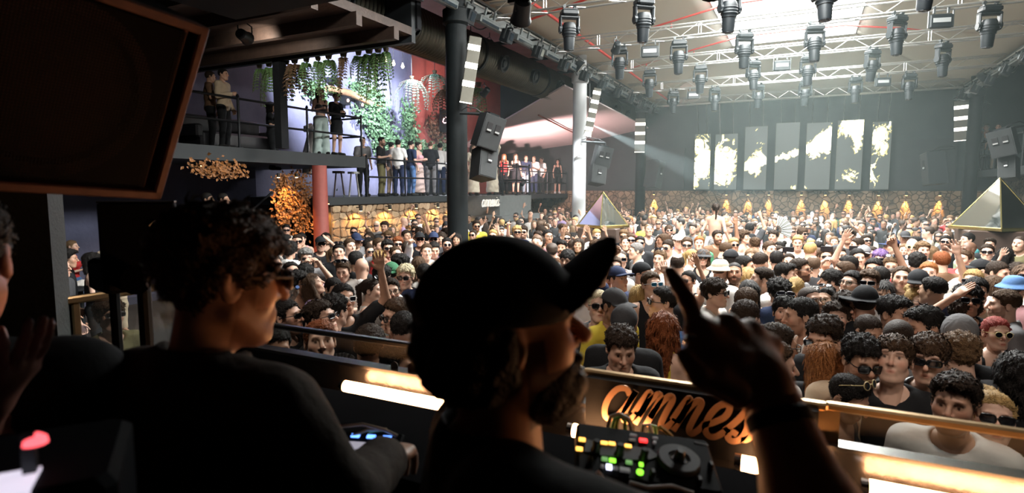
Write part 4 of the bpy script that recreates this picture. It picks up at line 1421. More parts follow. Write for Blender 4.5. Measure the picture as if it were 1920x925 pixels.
spot_fixture((-11.4, 12.6, 7.3), W(640, 150), 5200, (.80, .84, 1.0), 1.5, .9, 'cool white spotlight washing the plaster wall')
spot_fixture((-11.6, 17.0, 7.6), W(715, 230), 3600, (.78, .82, 1.0), 1.2, .9, 'cool white spotlight on the thick ivy')
spot_fixture((-10.4, 19.0, 7.8), W(830, 220), 900, (1.0, .55, .55), 1.1, .9, 'pink spotlight on the red wall')
spot_fixture((-10.2, 21.4, 2.9), (-10.4, 24.5, 5.1), 2400, (1.0, .66, .64), 2.3, .9, 'pink uplight under the white canopy', stem=2.4)
spot_fixture((-12.5, 20.2, 4.6), (-11.2, 16.2, 2.6), 700, (.85, .88, 1.0), 1.7, .9, 'cool spotlight on the lower balcony guests')
spot_fixture((-8.7, 7.2, 5.2), (-10.0, 9.9, 5.0), 130, (1.0, .95, .85), 1.9, .9, 'soft spotlight on the plants along the fascia', stem=5.5)  # added lamp, brightens the fascia plants
spot_fixture((-8.5, 15.2, 5.4), (-11.6, 16.0, 3.2), 520, (.9, .93, 1.0), .95, .8, 'cool spotlight under the duct, turned on the lower balcony', stem=5.7)  # added lamp, lifts the dark guests on the lower balcony


# ------------------------------------------------------------------ people
M_SKIN = mat_object_colour('skin', 0.5, tint=True, bump=0.05, bscale=90, var=0.08)
M_HAIR = mat_object_colour('hair', 0.55, bump=1.0, bscale=170, var=0.8, vscale=110, spec=0.25)
M_CLOTH = mat_object_colour('cloth', 0.85, bump=0.35, bscale=22, var=0.12, spec=0.2)
M_LEATHER = mat_object_colour('leather', 0.35, bump=0.25, bscale=30, var=0.2)
M_FRAME = mat_object_colour('spectacle_frame', 0.3, var=0.05)
M_LENS = mat('sunglass_lens', (0.006, 0.006, 0.008), rough=0.08, var=0, spec=0.8)
M_LENS_BLUE = mat('mirror_lens', (0.05, 0.3, 0.55), rough=0.08, metal=0.6, var=0)
M_CLEAR = mat_glass('clear_lens')

HC = (0.0, -0.012, 1.635)      # head centre of a 1.755 m adult, facing -Y
NP = (0.0, 0.02, 1.54)         # head pivot on the neck

FACES = {  # jaw half-width, brow, nose length, nose width, lip, cheek
    'man': dict(jaw=.058, brow=.013, nl=.030, nw=.0125, lip=.0065, neck=.054, chin=.020, tall=1.0),
    'man_broad': dict(jaw=.064, brow=.014, nl=.028, nw=.0145, lip=.0075, neck=.060, chin=.024, tall=1.0),
    'man_lean': dict(jaw=.053, brow=.012, nl=.034, nw=.0115, lip=.006, neck=.050, chin=.018, tall=1.04),
    'woman': dict(jaw=.051, brow=.008, nl=.026, nw=.0105, lip=.0078, neck=.042, chin=.015, tall=.98),
}


def head_field(P, f):
    X, Y, Z = P
    d = ell(P, (0, .014, .036), (.0755, .097, .084))
    d = smin(d, ell(P, (0, -.026, -.045), (f['jaw'], .066, .078)), .035)
    d = smin(d, cap(P, (-.012, -.072, -.102), (.012, -.072, -.102), f['chin'], f['chin']), .03)
    for s in (-1, 1):
        d = smin(d, ell(P, (s * .040, -.054, -.020), (.024, .026, .024)), .035)
        d = smin(d, cap(P, (s * .056, .0, -.055), (s * .03, -.05, -.098), .016, .014), .03)
    d = smin(d, cap(P, (-.036, -.079, .026), (.036, -.079, .026), f['brow'], f['brow']), .02)
    for s in (-1, 1):
        d = smax(d, -ell(P, (s * .032, -.101, .006), (.0185, .018, .0135)), .014)
        d = smin(d, ell(P, (s * .031, -.075, .006), (.0135, .0125, .0115)), .004)
    d = smin(d, cap(P, (0, -.088, .018), (0, -.112 - f['nw'] * .3, .012 - f['nl'] - .008), .0072, f['nw']), .010)
    for s in (-1, 1):
        d = smin(d, ell(P, (s * .0125, -.094, -.032), (.0085, .011, .0075)), .007)
    d = smin(d, ell(P, (0, -.083, -.066), (.027, .014, .019)), .014)
    d = smin(d, cap(P, (-.015, -.0905, -.0625), (.015, -.0905, -.0625), f['lip'], f['lip']), .005)
    d = smin(d, cap(P, (-.013, -.0895, -.0735), (.013, -.0895, -.0735), f['lip'] * 1.1, f['lip'] * 1.1), .005)
    d = smax(d, -cap(P, (-.02, -.101, -.068), (.02, -.101, -.068), .0025, .0025), .005)
    for s in (-1, 1):
        e = ell(P, (s * .079, .014, -.002), (.011, .021, .032))
        e = smax(e, -ell(P, (s * .089, .008, .0), (.008, .012, .02)), .006)
        d = smin(d, e, .008)
    n = cap(P, (0, .028, -.06), (0, .040, -.215), f['neck'], f['neck'] * 1.1)
    return smin(d, n, .03)


def head_tint(V, beard=0, female=False):
    x, y, z = V[:, 0], V[:, 1], V[:, 2]
    T = np.ones((len(V), 3), np.float32)
    ax = np.abs(x)
    front = y < -.05

    def lay(mask, col):
        m = np.clip(mask, 0, 1)[:, None]
        T[:] = T * (1 - m + m * np.array(col, np.float32))

    def el(cx, cz, rx, rz, k=3.0):
        return np.clip((1 - np.sqrt(((ax - cx) / rx) ** 2 + ((z - cz) / rz) ** 2)) * k, 0, 1) * front
    lay(el(.045, -.025, .03, .03, 1.5), (1.05, .88, .84))
    lay(el(0, -.028, .02, .022, 1.5), (1.05, .88, .85))
    if beard:
        k = {1: (.66, .60, .56), 2: (.22, .18, .16)}[beard]
        b = (z < -.048) & (y < .0) & (z > -.135) & ~((ax < .02) & (z > -.082) & (z < -.056) & front)
        b |= front & (ax < .032) & (z < -.043) & (z > -.058)
        b |= (z < -.0) & (z > -.06) & (y > -.035) & (y < .0) & (ax > .045)
        lay(b.astype(np.float32), k)
    lay(el(0, -.0675, .025, .0125, 2.5), (.92, .58, .56) if female else (.9, .66, .63))
    lay(el(0, -.068, .022, .004, 3), (.5, .38, .36))
    lay(el(.031, .0275, .021, .0048 if female else .0065, 3), (.34, .28, .25))
    eye = el(.031, .006, .0165, .0085, 6)
    T[:] = T * (1 - eye[:, None]) + eye[:, None] * np.array((1.0, 1.08, 1.12), np.float32)
    lay(el(.031, .006, .0072, .008, 5), (.1, .08, .07))
    lay(el(.031, .0135, .019, .0045, 3), (.38, .31, .28))
    lay(el(.0085, -.04, .005, .004, 4), (.5, .4, .38))
    return T


_cache = {}


def head_mesh(face, h, beard):
    k = ('head', face, h, beard)
    if k not in _cache:
        k2 = ('headg', face, h)
        if k2 not in _cache:
            ax, P = grid((-.11, -.14, -.23), (.11, .135, .14), h)
            f = FACES[face]
            P[2] = P[2] / f['tall']
            _cache[k2] = snet(head_field(P, f), ax)
        V, F = _cache[k2]
        _cache[k] = (V, F, head_tint(V, beard, female=(face == 'woman')))
    return _cache[k]


def hand_mesh(kind, h=.006):
    """wrist at the origin, fingers along +Z, palm towards -Y, thumb on +X"""
    k = ('hand', kind, h)
    if k in _cache: return _cache[k]
    ax, P = grid((-.09, -.1, -.05), (.12, .06, .235), h)
    d = cap(P, (0, 0, -.045), (0, 0, .02), .027, .025)
    d = smin(d, ell(P, (0, 0, .058), (.043, .018, .052)), .02)
    d = smin(d, cap(P, (-.03, 0, .085), (.03, 0, .09), .014, .014), .014)
    curl = {'open': (8, 6, 6, 10), 'relax': (45, 42, 40, 32), 'fist': (82, 84, 84, 80), 'point': (82, 84, 84, 6), 'grip': (60, 58, 56, 50), 'flat': (2, 2, 2, 2)}[kind]
    spread = {'open': 1.0, 'relax': .35, 'flat': .1}.get(kind, .15)
    bx = (-.031, -.011, .010, .031)
    ln = (.062, .074, .079, .070)
    for i in range(4):
        p = Vector((bx[i], 0, .088 + (.004 if i in (1, 2) else 0)))
        a = 0.0
        side = bx[i] * 5.5 * spread
        for q, (fr, rr) in enumerate(((.44, .0098), (.31, .0090), (.25, .0082))):
            a += R(curl[i]) * (0.75 if q == 0 else 1.0)
            dirv = Vector((math.sin(side) * math.cos(a), -math.sin(a), math.cos(side) * math.cos(a)))
            e = p + dirv * (ln[i] * fr * 1.12)
            d = smin(d, cap(P, p, e, rr, rr - .0008), .006 if q == 0 else .003)
            p = e
    if kind in ('fist', 'grip', 'point'):
        th = ((.03, -.006, .03), (.047, -.03, .062), (.026, -.054, .088))
    else:
        th = ((.03, -.004, .028), (.062, -.016, .066), (.075, -.02, .105)) if kind != 'flat' else ((.03, -.004, .028), (.052, -.008, .068), (.056, -.01, .105))
    d = smin(d, cap(P, th[0], th[1], .014, .0115), .012)
    d = smin(d, cap(P, th[1], th[2], .0115, .009), .004)
    V, F = snet(d, ax)
    T = np.ones((len(V), 3), np.float32)
    _cache[k] = (V, F, T)
    return _cache[k]


# arms of the right side (x<0 when seen from the front the person's right is at -X): shoulder S, elbow E, wrist W, hand kind, palm normal
def mirror(a):
    S, E, W, k, n = a
    m = lambda p: (-p[0], p[1], p[2])
    return (m(S), m(E), m(W), k, m(n))


A_DOWN = ((-.175, .02, 1.415), (-.235, .05, 1.13), (-.235, -.06, .90), 'relax', (1, 0, 0))
A_CHEST = ((-.175, .02, 1.415), (-.25, .0, 1.14), (-.10, -.23, 1.19), 'grip', (1, .3, 0))
A_CROSS = ((-.175, .02, 1.415), (-.24, -.05, 1.14), (.06, -.19, 1.16), 'relax', (0, 1, 0))
A_UP = ((-.18, .02, 1.43), (-.31, -.10, 1.63), (-.24, -.17, 1.88), 'open', (.2, -1, 0))
A_POINT = ((-.18, .02, 1.43), (-.30, -.15, 1.56), (-.27, -.30, 1.78), 'point', (.6, -.6, 0))
A_FIST = ((-.18, .02, 1.43), (-.30, -.06, 1.66), (-.20, -.10, 1.91), 'fist', (0, -1, 0))
A_PHONE = ((-.18, .02, 1.42), (-.25, -.21, 1.40), (-.10, -.34, 1.60), 'grip', (.7, -.3, 0))
A_BROW = ((-.18, .02, 1.43), (-.30, -.18, 1.52), (-.13, -.20, 1.69), 'flat', (.3, .5, -1))
POSES = {
    'down': (A_DOWN, mirror(A_DOWN)), 'chest': (A_CHEST, mirror(A_DOWN)), 'hold': (A_CHEST, mirror(A_CHEST)), 'cross': (A_CROSS, mirror(A_CROSS)),
    'raise_r': (A_UP, mirror(A_DOWN)), 'raise_l': (A_DOWN, mirror(A_UP)), 'raise_both': (A_UP, mirror(A_UP)),
    'point_r': (A_POINT, mirror(A_DOWN)), 'point_l': (A_CHEST, mirror(A_POINT)), 'fist_r': (A_FIST, mirror(A_CHEST)), 'fist_l': (A_CHEST, mirror(A_FIST)),
    'phone': (A_PHONE, mirror(A_PHONE)), 'brow_r': (A_BROW, mirror(A_DOWN)), 'brow_l': (A_DOWN, mirror(A_BROW)),
}


def torso_field(P, sex, inf=0.0):
    w = 1.0 if sex == 'm' else .88
    d = ell(P, (0, .025, 1.27), (.168 * w + inf, .108 + inf, .20))
    d = smin(d, ell(P, (0, .015, 1.07), (.138 * w + inf, .098 + inf, .17)), .08)
    d = smin(d, ell(P, (0, .02, .93), ((.160 if sex == 'm' else .168) + inf, .112 + inf, .12 + inf)), .07)
    d = smin(d, cap(P, (-.150 * w, .03, 1.405), (.150 * w, .03, 1.405), .058 + inf, .058 + inf), .06)
    d = smin(d, cap(P, (0, .04, 1.47), (-.13 * w, .03, 1.425), .045 + inf, .036 + inf), .05)
    d = smin(d, cap(P, (0, .04, 1.47), (.13 * w, .03, 1.425), .045 + inf, .036 + inf), .05)
    if sex == 'f':
        for s in (-1, 1):
            d = smin(d, ell(P, (s * .075, -.075, 1.275), (.062 + inf, .055 + inf, .062 + inf)), .04)
    return d


def arm_field(P, a, r, inf=0.0, upto=2.0):
    S, E, W = (Vector(q) for q in a[:3])
    d = cap(P, S, S.lerp(E, min(1, upto)), .052 * r + inf, (.052 - .012 * min(1, upto)) * r + inf)
    if upto > 1:
        d = smin(d, cap(P, E, E.lerp(W, upto - 1), .040 * r + inf, (.040 - .012 * (upto - 1)) * r + inf), .02)
    return d


def leg_field(P, inf=0.0, knee=(.105, -.005, .50), ankle=(.11, .035, .09), upto=2.0):
    d = None
    for s in (-1, 1):
        K = (s * knee[0], knee[1], knee[2]); A = (s * ankle[0], ankle[1], ankle[2])
        e = cap(P, (s * .088, .02, .90), K, .082 + inf, .055 + inf)
        if upto > 1:
            e = smin(e, cap(P, K, A, .056 + inf, .036 + inf), .03)
        d = e if d is None else np.minimum(d, e)
    return d


def pose_arms(pose, sex):
    k = 1.0 if sex == 'm' else .9
    out = []
    for S, E, W, kind, n in POSES[pose] if isinstance(pose, str) else pose:
        sh = Vector((S[0] * (k - 1), 0, 0))
        out.append((tuple(Vector(S) + sh), tuple(Vector(E) + sh), tuple(Vector(W) + sh), kind, n))
    return out


def bounds(arms, pad=.16, zlo=-.03):
    pts = [q for a in arms for q in a[:3]] + [(-.2, -.2, 1.5), (.2, .25, 1.5)]
    lo = [min(p[i] for p in pts) - pad for i in range(3)]
    hi = [max(p[i] for p in pts) + pad for i in range(3)]
    lo[2] = zlo
    return lo, hi


def head_matrix(yaw, pitch):
    """yaw towards the person's left, pitch >0 looks down; about the neck pivot"""
    n = Vector(NP)
    Rm = Matrix.Rotation(R(yaw), 4, 'Z') @ Matrix.Rotation(R(pitch), 4, 'X')
    return Matrix.Translation(n) @ Rm @ Matrix.Translation(Vector(HC) - n) @ Matrix.Scale(1.01, 4)


def body_arrays(sex, pose, face, beard, yaw, pitch, hb=.02, hh=.006, hd=.0075, hands=True):
    kb = ('bodyg', sex, pose, hb, hd, hands)
    arms = pose_arms(pose, sex)
    if kb not in _cache:
        lo, hi = bounds(arms)
        ax, P = grid(lo, hi, hb)
        d = torso_field(P, sex)
        d = smin(d, leg_field(P), .03)
        for a in arms:
            d = smin(d, arm_field(P, a, 1.0 if sex == 'm' else .82), .035)
        for s in (-1, 1):
            d = smin(d, cap(P, (s * .11, .05, .045), (s * .125, -.12, .035), .042, .034), .03)
        V, F = snet(d, ax)
        parts = [(V, F, np.ones((len(V), 3), np.float32))]
        if hands:
            for i, a in enumerate(arms):
                E, W = Vector(a[1]), Vector(a[2])
                z = (W - E).normalized()
                n = Vector(a[4])
                y = -(n - z * n.dot(z)).normalized()
                x = y.cross(z)
                hv, hf, ht = hand_mesh(a[3], hd)
                hv = hv.copy()
                # the thumb lies on +X for the person's left hand held up, palm forward; mirror for the right
                if i == 1:
                    hv[:, 0] *= -1
                    hf = hf[:, ::-1]
                s = 1.0 if sex == 'm' else .86
                M = Matrix.Translation(W) @ Matrix((x, y, z)).transposed().to_4x4() @ Matrix.Scale(s, 4)
                parts.append((xf(hv, M), hf, ht))
        _cache[kb] = joinV(parts)
    hv, hf, ht = head_mesh(face, hh, beard)
    return joinV([_cache[kb], (xf(hv, head_matrix(yaw, pitch)), hf, ht)])


def body_mesh(sex, pose, face, beard, yaw, pitch, hb=.02, hh=.006, hd=.0075):
    k = ('body', sex, pose, face, beard, yaw, pitch, hh)
    if k not in _cache:
        V, F, T = body_arrays(sex, pose, face, beard, yaw, pitch, hb, hh, hd)
        _cache[k] = np_mesh('person', V, F, M_SKIN, attr=T)
    return _cache[k]


def folds(P, a=.004):
    X, Y, Z = P
    return a * (np.sin(31 * Z + 9 * X + 7 * Y) * .6 + np.sin(47 * X - 22 * Z) * .4 + np.sin(63 * Y + 29 * Z + 13 * X) * .4)


def shirt_arrays(sex, pose, kind, h=.016):
    k = ('shirt', sex, pose, kind, h)
    if k in _cache: return _cache[k]
    arms = pose_arms(pose, sex)
    lo, hi = bounds(arms, .12, .74)
    ax, P = grid(lo, hi, h)
    X, Y, Z = P
    inf = {'tank': .009, 'strap': .008, 'bandeau': .008}.get(kind, .018)
    d = torso_field(P, sex, inf)
    if kind in ('tee', 'long', 'jacket'):
        up = {'tee': .62, 'long': 1.96, 'jacket': 1.92}[kind]
        for a in arms:
            d = smin(d, arm_field(P, a, 1.0 if sex == 'm' else .85, inf + (.008 if kind != 'long' else .004), up), .03)
    d = d + folds(P)
    if kind in ('tee', 'long', 'jacket'):
        d = smax(d, -ell(P, (0, -.012, 1.49), (.082, .085, .06)), .012)
        d = smax(d, -cap(P, (0, .03, 1.45), (0, .03, 1.7), .058, .07), .01)
        if kind == 'jacket':   # turned-up collar and an open front
            c = smax(ell(P, (0, .02, 1.475), (.105, .105, .055)), -ell(P, (0, -.02, 1.49), (.082, .1, .09)), .01)
            d = smin(d, c, .01)
            d = smax(d, -(np.maximum(np.abs(X) - .035 - .25 * np.clip(Z - 1.2, 0, .3), Y + .02)), .01)
    elif kind == 'tank':
        d = smax(d, -ell(P, (0, -.03, 1.47), (.095, .12, .13)), .012)
        d = smax(d, -cap(P, (0, .03, 1.42), (0, .03, 1.7), .07, .09), .01)
        for s in (-1, 1):
            d = smax(d, -cap(P, (s * .215, .02, 1.30), (s * .205, .02, 1.5), .07, .085), .012)
    elif kind == 'strap':
        e = smax(d, Z - 1.335 + .25 * Y, .01)
        st = None
        for s in (-1, 1):
            q = smax(np.abs(X - s * .085) - .012, d, .004)
            st = q if st is None else np.minimum(st, q)
        st = smax(st, -cap(P, (0, .03, 1.45), (0, .03, 1.7), .05, .06), .01)
        d = np.minimum(e, st)
        for s in (-1, 1):
            d = smax(d, -cap(P, (s * .2, .02, 1.28), (s * .19, .02, 1.5), .06, .075), .012)
    elif kind == 'bandeau':
        d = smax(d, Z - 1.31, .01)
    bot = {'strap': 1.0, 'bandeau': 1.12}.get(kind, .84)
    d = smax(d, bot - Z, .012)
    V, F = snet(d, ax)
    _cache[k] = (V, F, np.ones((len(V), 3), np.float32))
    return _cache[k]


def shirt_mesh(sex, pose, kind, m=None):
    k = ('shirtm', sex, pose, kind, m.name if m else '')
    if k not in _cache:
        V, F, T = shirt_arrays(sex, pose, kind)
        _cache[k] = np_mesh('shirt', V, F, m or M_CLOTH)
    return _cache[k]


def legs_mesh(kind, h=.02):
    k = ('legs', kind)
    if k in _cache: return _cache[k]
    ax, P = grid((-.36, -.26, -.0), (.36, .32, 1.08), h)
    X, Y, Z = P
    if kind == 'trousers':
        d = smin(leg_field(P, .018), ell(P, (0, .02, .94), (.176, .128, .12)), .04) + folds(P, .005)
        d = smax(d, .05 - Z, .01)
    elif kind == 'wide_trousers':
        d = smin(leg_field(P, .035, ankle=(.13, .03, .05)), ell(P, (0, .02, .94), (.18, .13, .14)), .05)
        for s in (-1, 1):
            d = smin(d, cap(P, (s * .11, .02, .6), (s * .13, .03, .02), .095, .12), .05)
        d = smax(d + folds(P, .008), .02 - Z, .01)
    elif kind == 'shorts':
        d = smin(leg_field(P, .03), ell(P, (0, .02, .94), (.178, .13, .12)), .04) + folds(P, .005)
        d = smax(d, .52 - Z, .01)
    elif kind == 'skirt':
        d = smin(ell(P, (0, .02, .94), (.176, .128, .13)), cap(P, (0, .02, .9), (0, .02, .6), .165, .175), .06) + folds(P, .005)
        d = smax(d, .6 - Z, .01)
    elif kind == 'long_dress':
        d = smin(ell(P, (0, .02, .94), (.176, .128, .14)), cap(P, (0, .02, .9), (0, .03, .12), .17, .23), .06) + folds(P, .009)
        d = smax(d, .1 - Z, .01)
    d = smax(d, Z - 1.04, .01)
    V, F = snet(d, ax)
    _cache[k] = np_mesh(kind, V, F, M_CLOTH)
    return _cache[k]


def shoes_mesh():
    if 'shoes' not in _cache:
        ax, P = grid((-.24, -.22, -.01), (.24, .14, .15), .014)
        d = None
        for s in (-1, 1):
            e = smin(cap(P, (s * .11, .055, .05), (s * .128, -.13, .04), .052, .043), cap(P, (s * .11, .045, .06), (s * .11, .04, .1), .05, .047), .03)
            d = e if d is None else np.minimum(d, e)
        d = smax(d, .0 - P[2], .005)
        d = smax(d, P[2] - .11, .01)
        V, F = snet(d, ax)
        _cache['shoes'] = np_mesh('shoes', V, F, M_CLOTH)
    return _cache['shoes']


def wob(P, f, a, ph=0.0):
    X, Y, Z = P
    return a * (np.sin(f * X + 1.3 + ph) * np.sin(f * Y * .9 + .4 + ph * 2) * np.sin(f * Z * 1.1 + 2.1) + .55 * np.sin(2.1 * f * X + f * Z) * np.sin(1.9 * f * Y - f * .8 * X + ph))


def hair_arrays(style, h=.0075):
    """hair in head-centred coordinates"""
    k = ('hair', style, h)
    if k in _cache: return _cache[k]
    lo, hi = (-.15, -.15, -.16), (.15, .19, .19)
    if style.startswith('long') or style == 'ponytail': lo = (-.17, -.15, -.40)
    ax, P = grid(lo, hi, h)
    X, Y, Z = P
    base = ell(P, (0, .014, .036), (.0755, .097, .084))
    top = np.clip((Z - .03) / .06, 0, 1)
    side = dict(buzz=.0035, crop=.006, fade=.003, quiff=.0035, curly=.010, big_curly=.030, fringe=.008, slick=.004, bun=.004, ponytail=.004, long_straight=.010, long_wavy=.018, bob=.014, receding=.005, mop=.013, thinning=.004)[style]
    crown = dict(buzz=.004, crop=.011, fade=.014, quiff=.018, curly=.024, big_curly=.044, fringe=.015, slick=.006, bun=.006, ponytail=.006, long_straight=.011, long_wavy=.018, bob=.015, receding=.007, mop=.024, thinning=.004)[style]
    d = base - (side + (crown - side) * top)
    if style == 'quiff': d = d - .016 * np.clip((-Y - .03) / .06, 0, 1) * top
    fz = dict(fringe=.050, mop=.056, receding=.104, thinning=.108, curly=.072, big_curly=.068).get(style, .084)
    back = dict(fade=.0, quiff=-.01, receding=-.05, buzz=-.06, thinning=-.05).get(style, -.07)
    hl = np.interp(Y, [-.12, -.075, -.045, -.02, .0, .02, .05, .1], [fz, fz - .004, .04, .0, -.005, .012, back * .6, back])
    if style == 'fringe' or style == 'mop':
        hl = np.interp(Y, [-.12, -.075, -.05, -.02, .0, .02, .05, .1], [fz, fz - .005, .02, .0, -.005, .01, back * .6, back])
    hl = hl + np.where(Y < -.03, .016 * np.clip((np.abs(X) - .028) / .03, 0, 1) * (0 if style in ('fringe', 'mop') else 1), 0) + .005 * np.sin(95 * X + 40 * Y) * np.sin(70 * X + 1)
    if style in ('thinning',):
        d = smax(d, -ell(P, (0, .02, .13), (.055, .075, .05)), .01)
    d = smax(d, hl - Z, .012)
    amp = dict(curly=(95, .0085), big_curly=(80, .012), crop=(150, .0034), fade=(140, .0042), quiff=(100, .006), fringe=(95, .005), mop=(70, .009), long_wavy=(55, .009), bob=(50, .005), receding=(120, .003)).get(style)
    if style.startswith('long') or style == 'bob':
        n = -.13 if style == 'bob' else -.31
        b = cap(P, (0, .055, .04), (0, .075, n), .085 + side, .05)
        b = np.maximum(b, -(Y - .0))
        d = smin(d, b, .02)
        for s in (-1, 1):
            d = smin(d, cap(P, (s * .072, .0, .06), (s * (.09 if style != 'bob' else .08), -.02 if style != 'bob' else .0, n + .04), .026, .022 if style != 'bob' else .03), .018)
        d = smin(d, cap(P, (-.05, .1, .0), (-.06, .1, n), .04, .03), .03)
        d = smin(d, cap(P, (.05, .1, .0), (.06, .1, n), .04, .03), .03)
        face = ell(P, (0, -.085, -.03), (.062, .075, .105))
        d = smax(d, -face, .012)
    if style == 'bun':
        d = smin(d, ell(P, (0, .1, .1), (.042, .042, .042)) + wob(P, 90, .003), .012)
    if style == 'ponytail':
        d = smin(d, cap(P, (0, .1, .06), (0, .135, .03), .022, .02), .012)
        d = smin(d, cap(P, (0, .135, .03), (.01, .125, -.2), .028, .014), .01)
    if amp: d = d + wob(P, *amp)
    if style.startswith('long') or style in ('bob', 'slick', 'bun', 'ponytail', 'fringe'):
        th = np.arctan2(X, Y - .01)
        d = d + (.0028 if style.startswith('long') or style == 'bob' else .0014) * (np.sin(th * 34 + 6 * np.sin(Z * 14)) + .7 * np.sin(th * 57 + 2 + 4 * Z))
    V, F = snet(d, ax)
    _cache[k] = (V, F, np.ones((len(V), 3), np.float32))
    return _cache[k]


def tufts(V, F, style, n=1500):
    """small tapering locks combed over the hair surface"""
    L_ = dict(crop=.017, fade=.018, quiff=.028, fringe=.028, curly=.016, mop=.028, big_curly=.022, long_straight=.06, long_wavy=.045, bob=.05, slick=.03, bun=.03, ponytail=.03, receding=.014, thinning=.012).get(style)
    if L_ is None: return None, None
    nf = np.cross(V[F[:, 2]] - V[F[:, 0]], V[F[:, 3]] - V[F[:, 1]])
    N = np.zeros_like(V)
    for c in range(4): np.add.at(N, F[:, c], nf)
    N /= np.linalg.norm(N, axis=1)[:, None] + 1e-9
    rg = np.random.default_rng(4)
    out = np.nonzero((N * (V - np.array((0, .014, .0), np.float32))).sum(1) > 0)[0]
    i = rg.choice(out, n)
    P, n_ = V[i], N[i]
    r = rg.normal(0, 1, (n, 3)).astype(np.float32)
    comb = {'crop': (0, -.5, .25), 'fade': (0, -.5, .4), 'quiff': (0, -.5, .8), 'fringe': (0, -.8, -.5), 'mop': (0, -.5, -.2), 'long_straight': (0, .1, -1.6), 'long_wavy': (0, .1, -1.3), 'bob': (0, .1, -1.5), 'slick': (0, 1.3, .0), 'bun': (0, 1.3, .2), 'ponytail': (0, 1.3, 0), 'receding': (0, -.4, 0), 'thinning': (0, -.3, 0)}.get(style, (0, 0, 0))
    wr = .9 if 'curly' in style else .35
    lift = .12 if style in ('slick', 'bun', 'ponytail', 'long_straight', 'bob') else .3
    d = np.array(comb, np.float32) + r * wr
    d -= n_ * (d * n_).sum(1)[:, None]
    d = d / (np.linalg.norm(d, axis=1)[:, None] + 1e-6) + n_ * lift
    d /= np.linalg.norm(d, axis=1)[:, None]
    ln = (L_ * rg.uniform(.6, 1.3, n)).astype(np.float32)[:, None]
    s = np.cross(d, n_); s /= np.linalg.norm(s, axis=1)[:, None] + 1e-9
    w = .0032 * rg.uniform(.7, 1.4, n).astype(np.float32)[:, None]
    a, m, t = P + n_ * .0008, P + d * ln * .5 + n_ * .0025, P + d * ln - n_ * (lift * ln * .75)
    tv = np.stack([a - s * w, a + s * w, m + s * w * .9, m - s * w * .9, t + s * w * .25, t - s * w * .25], 1).reshape(-1, 3)
    b = np.arange(n)[:, None] * 6
    return tv.astype(np.float32), np.concatenate([b + np.array((0, 1, 2, 3)), b + np.array((3, 2, 4, 5))]).astype(np.int32)


def hair_mesh(style, h=.0075):
    k = ('hairm', style, h)
    if k not in _cache:
        V, F, T = hair_arrays(style, h)
        tv, tf = tufts(V, F, style)
        if tv is not None:
            F = np.concatenate([F, tf + len(V)]); V = np.concatenate([V, tv])
        _cache[k] = np_mesh('hair', V, F, M_HAIR)
    return _cache[k]


def hat_mesh(kind, h=.0065):
    k = ('hat', kind, h)
    if k in _cache: return _cache[k]
    ax, P = grid((-.19, -.22, -.03), (.19, .19, .16), h)
    X, Y, Z = P
    if kind in ('cap', 'cap_backwards'):
        s = -1 if kind == 'cap' else 1
        d = ell(P, (0, .014, .04), (.087, .109, .099))
        d = smax(d, .045 - Z + .1 * Y, .008)
        br = np.maximum(np.abs(Z - .048 - 1.6 * X * X * 1.0 * -1) - .006, ell(P, (0, s * .105 + .01, .045), (.085, .1, .3)))
        d = np.minimum(d, np.maximum(br, -s * (Y - .014) - .2) if True else br)
        d = smin(d, ell(P, (0, .014, .138), (.011, .011, .008)), .004)
    elif kind == 'bucket':
        d = ell(P, (0, .014, .035), (.09, .112, .108))
        d = smax(d, .04 - Z, .01)
        d = smax(d, Z - .128, .02)
        r = np.sqrt((X / 1.0) ** 2 + ((Y - .014) / 1.12) ** 2)
        br = np.maximum(np.abs(Z - (.055 - (r - .085) * .75)) - .006, np.maximum(r - .135, .075 - r))
        d = np.minimum(d, br)
    elif kind == 'wide':
        d = smax(ell(P, (0, .014, .05), (.088, .11, .1)), .04 - Z, .01)
        r = np.sqrt((X / 1.0) ** 2 + ((Y - .014) / 1.1) ** 2)
        d = np.minimum(d, np.maximum(np.abs(Z - .05) - .007, r - .168))
    elif kind == 'beanie':
        d = smax(ell(P, (0, .016, .045), (.09, .112, .104)), np.interp(Y, [-.1, .1], [.05, -.02]) - Z, .01) + .0015 * np.sin(260 * np.arctan2(X, Y) / 6.28 * 3)
    elif kind == 'bandana':
        d = smax(ell(P, (0, .014, .038), (.083, .105, .093)), np.interp(Y, [-.1, .0, .1], [.05, .02, -.03]) - Z, .008)
        d = smin(d, cap(P, (0, .115, .0), (.02, .15, -.02), .014, .02), .01)
    V, F = snet(d, ax)
    _cache[k] = np_mesh(kind, V, F, M_CLOTH)
    return _cache[k]


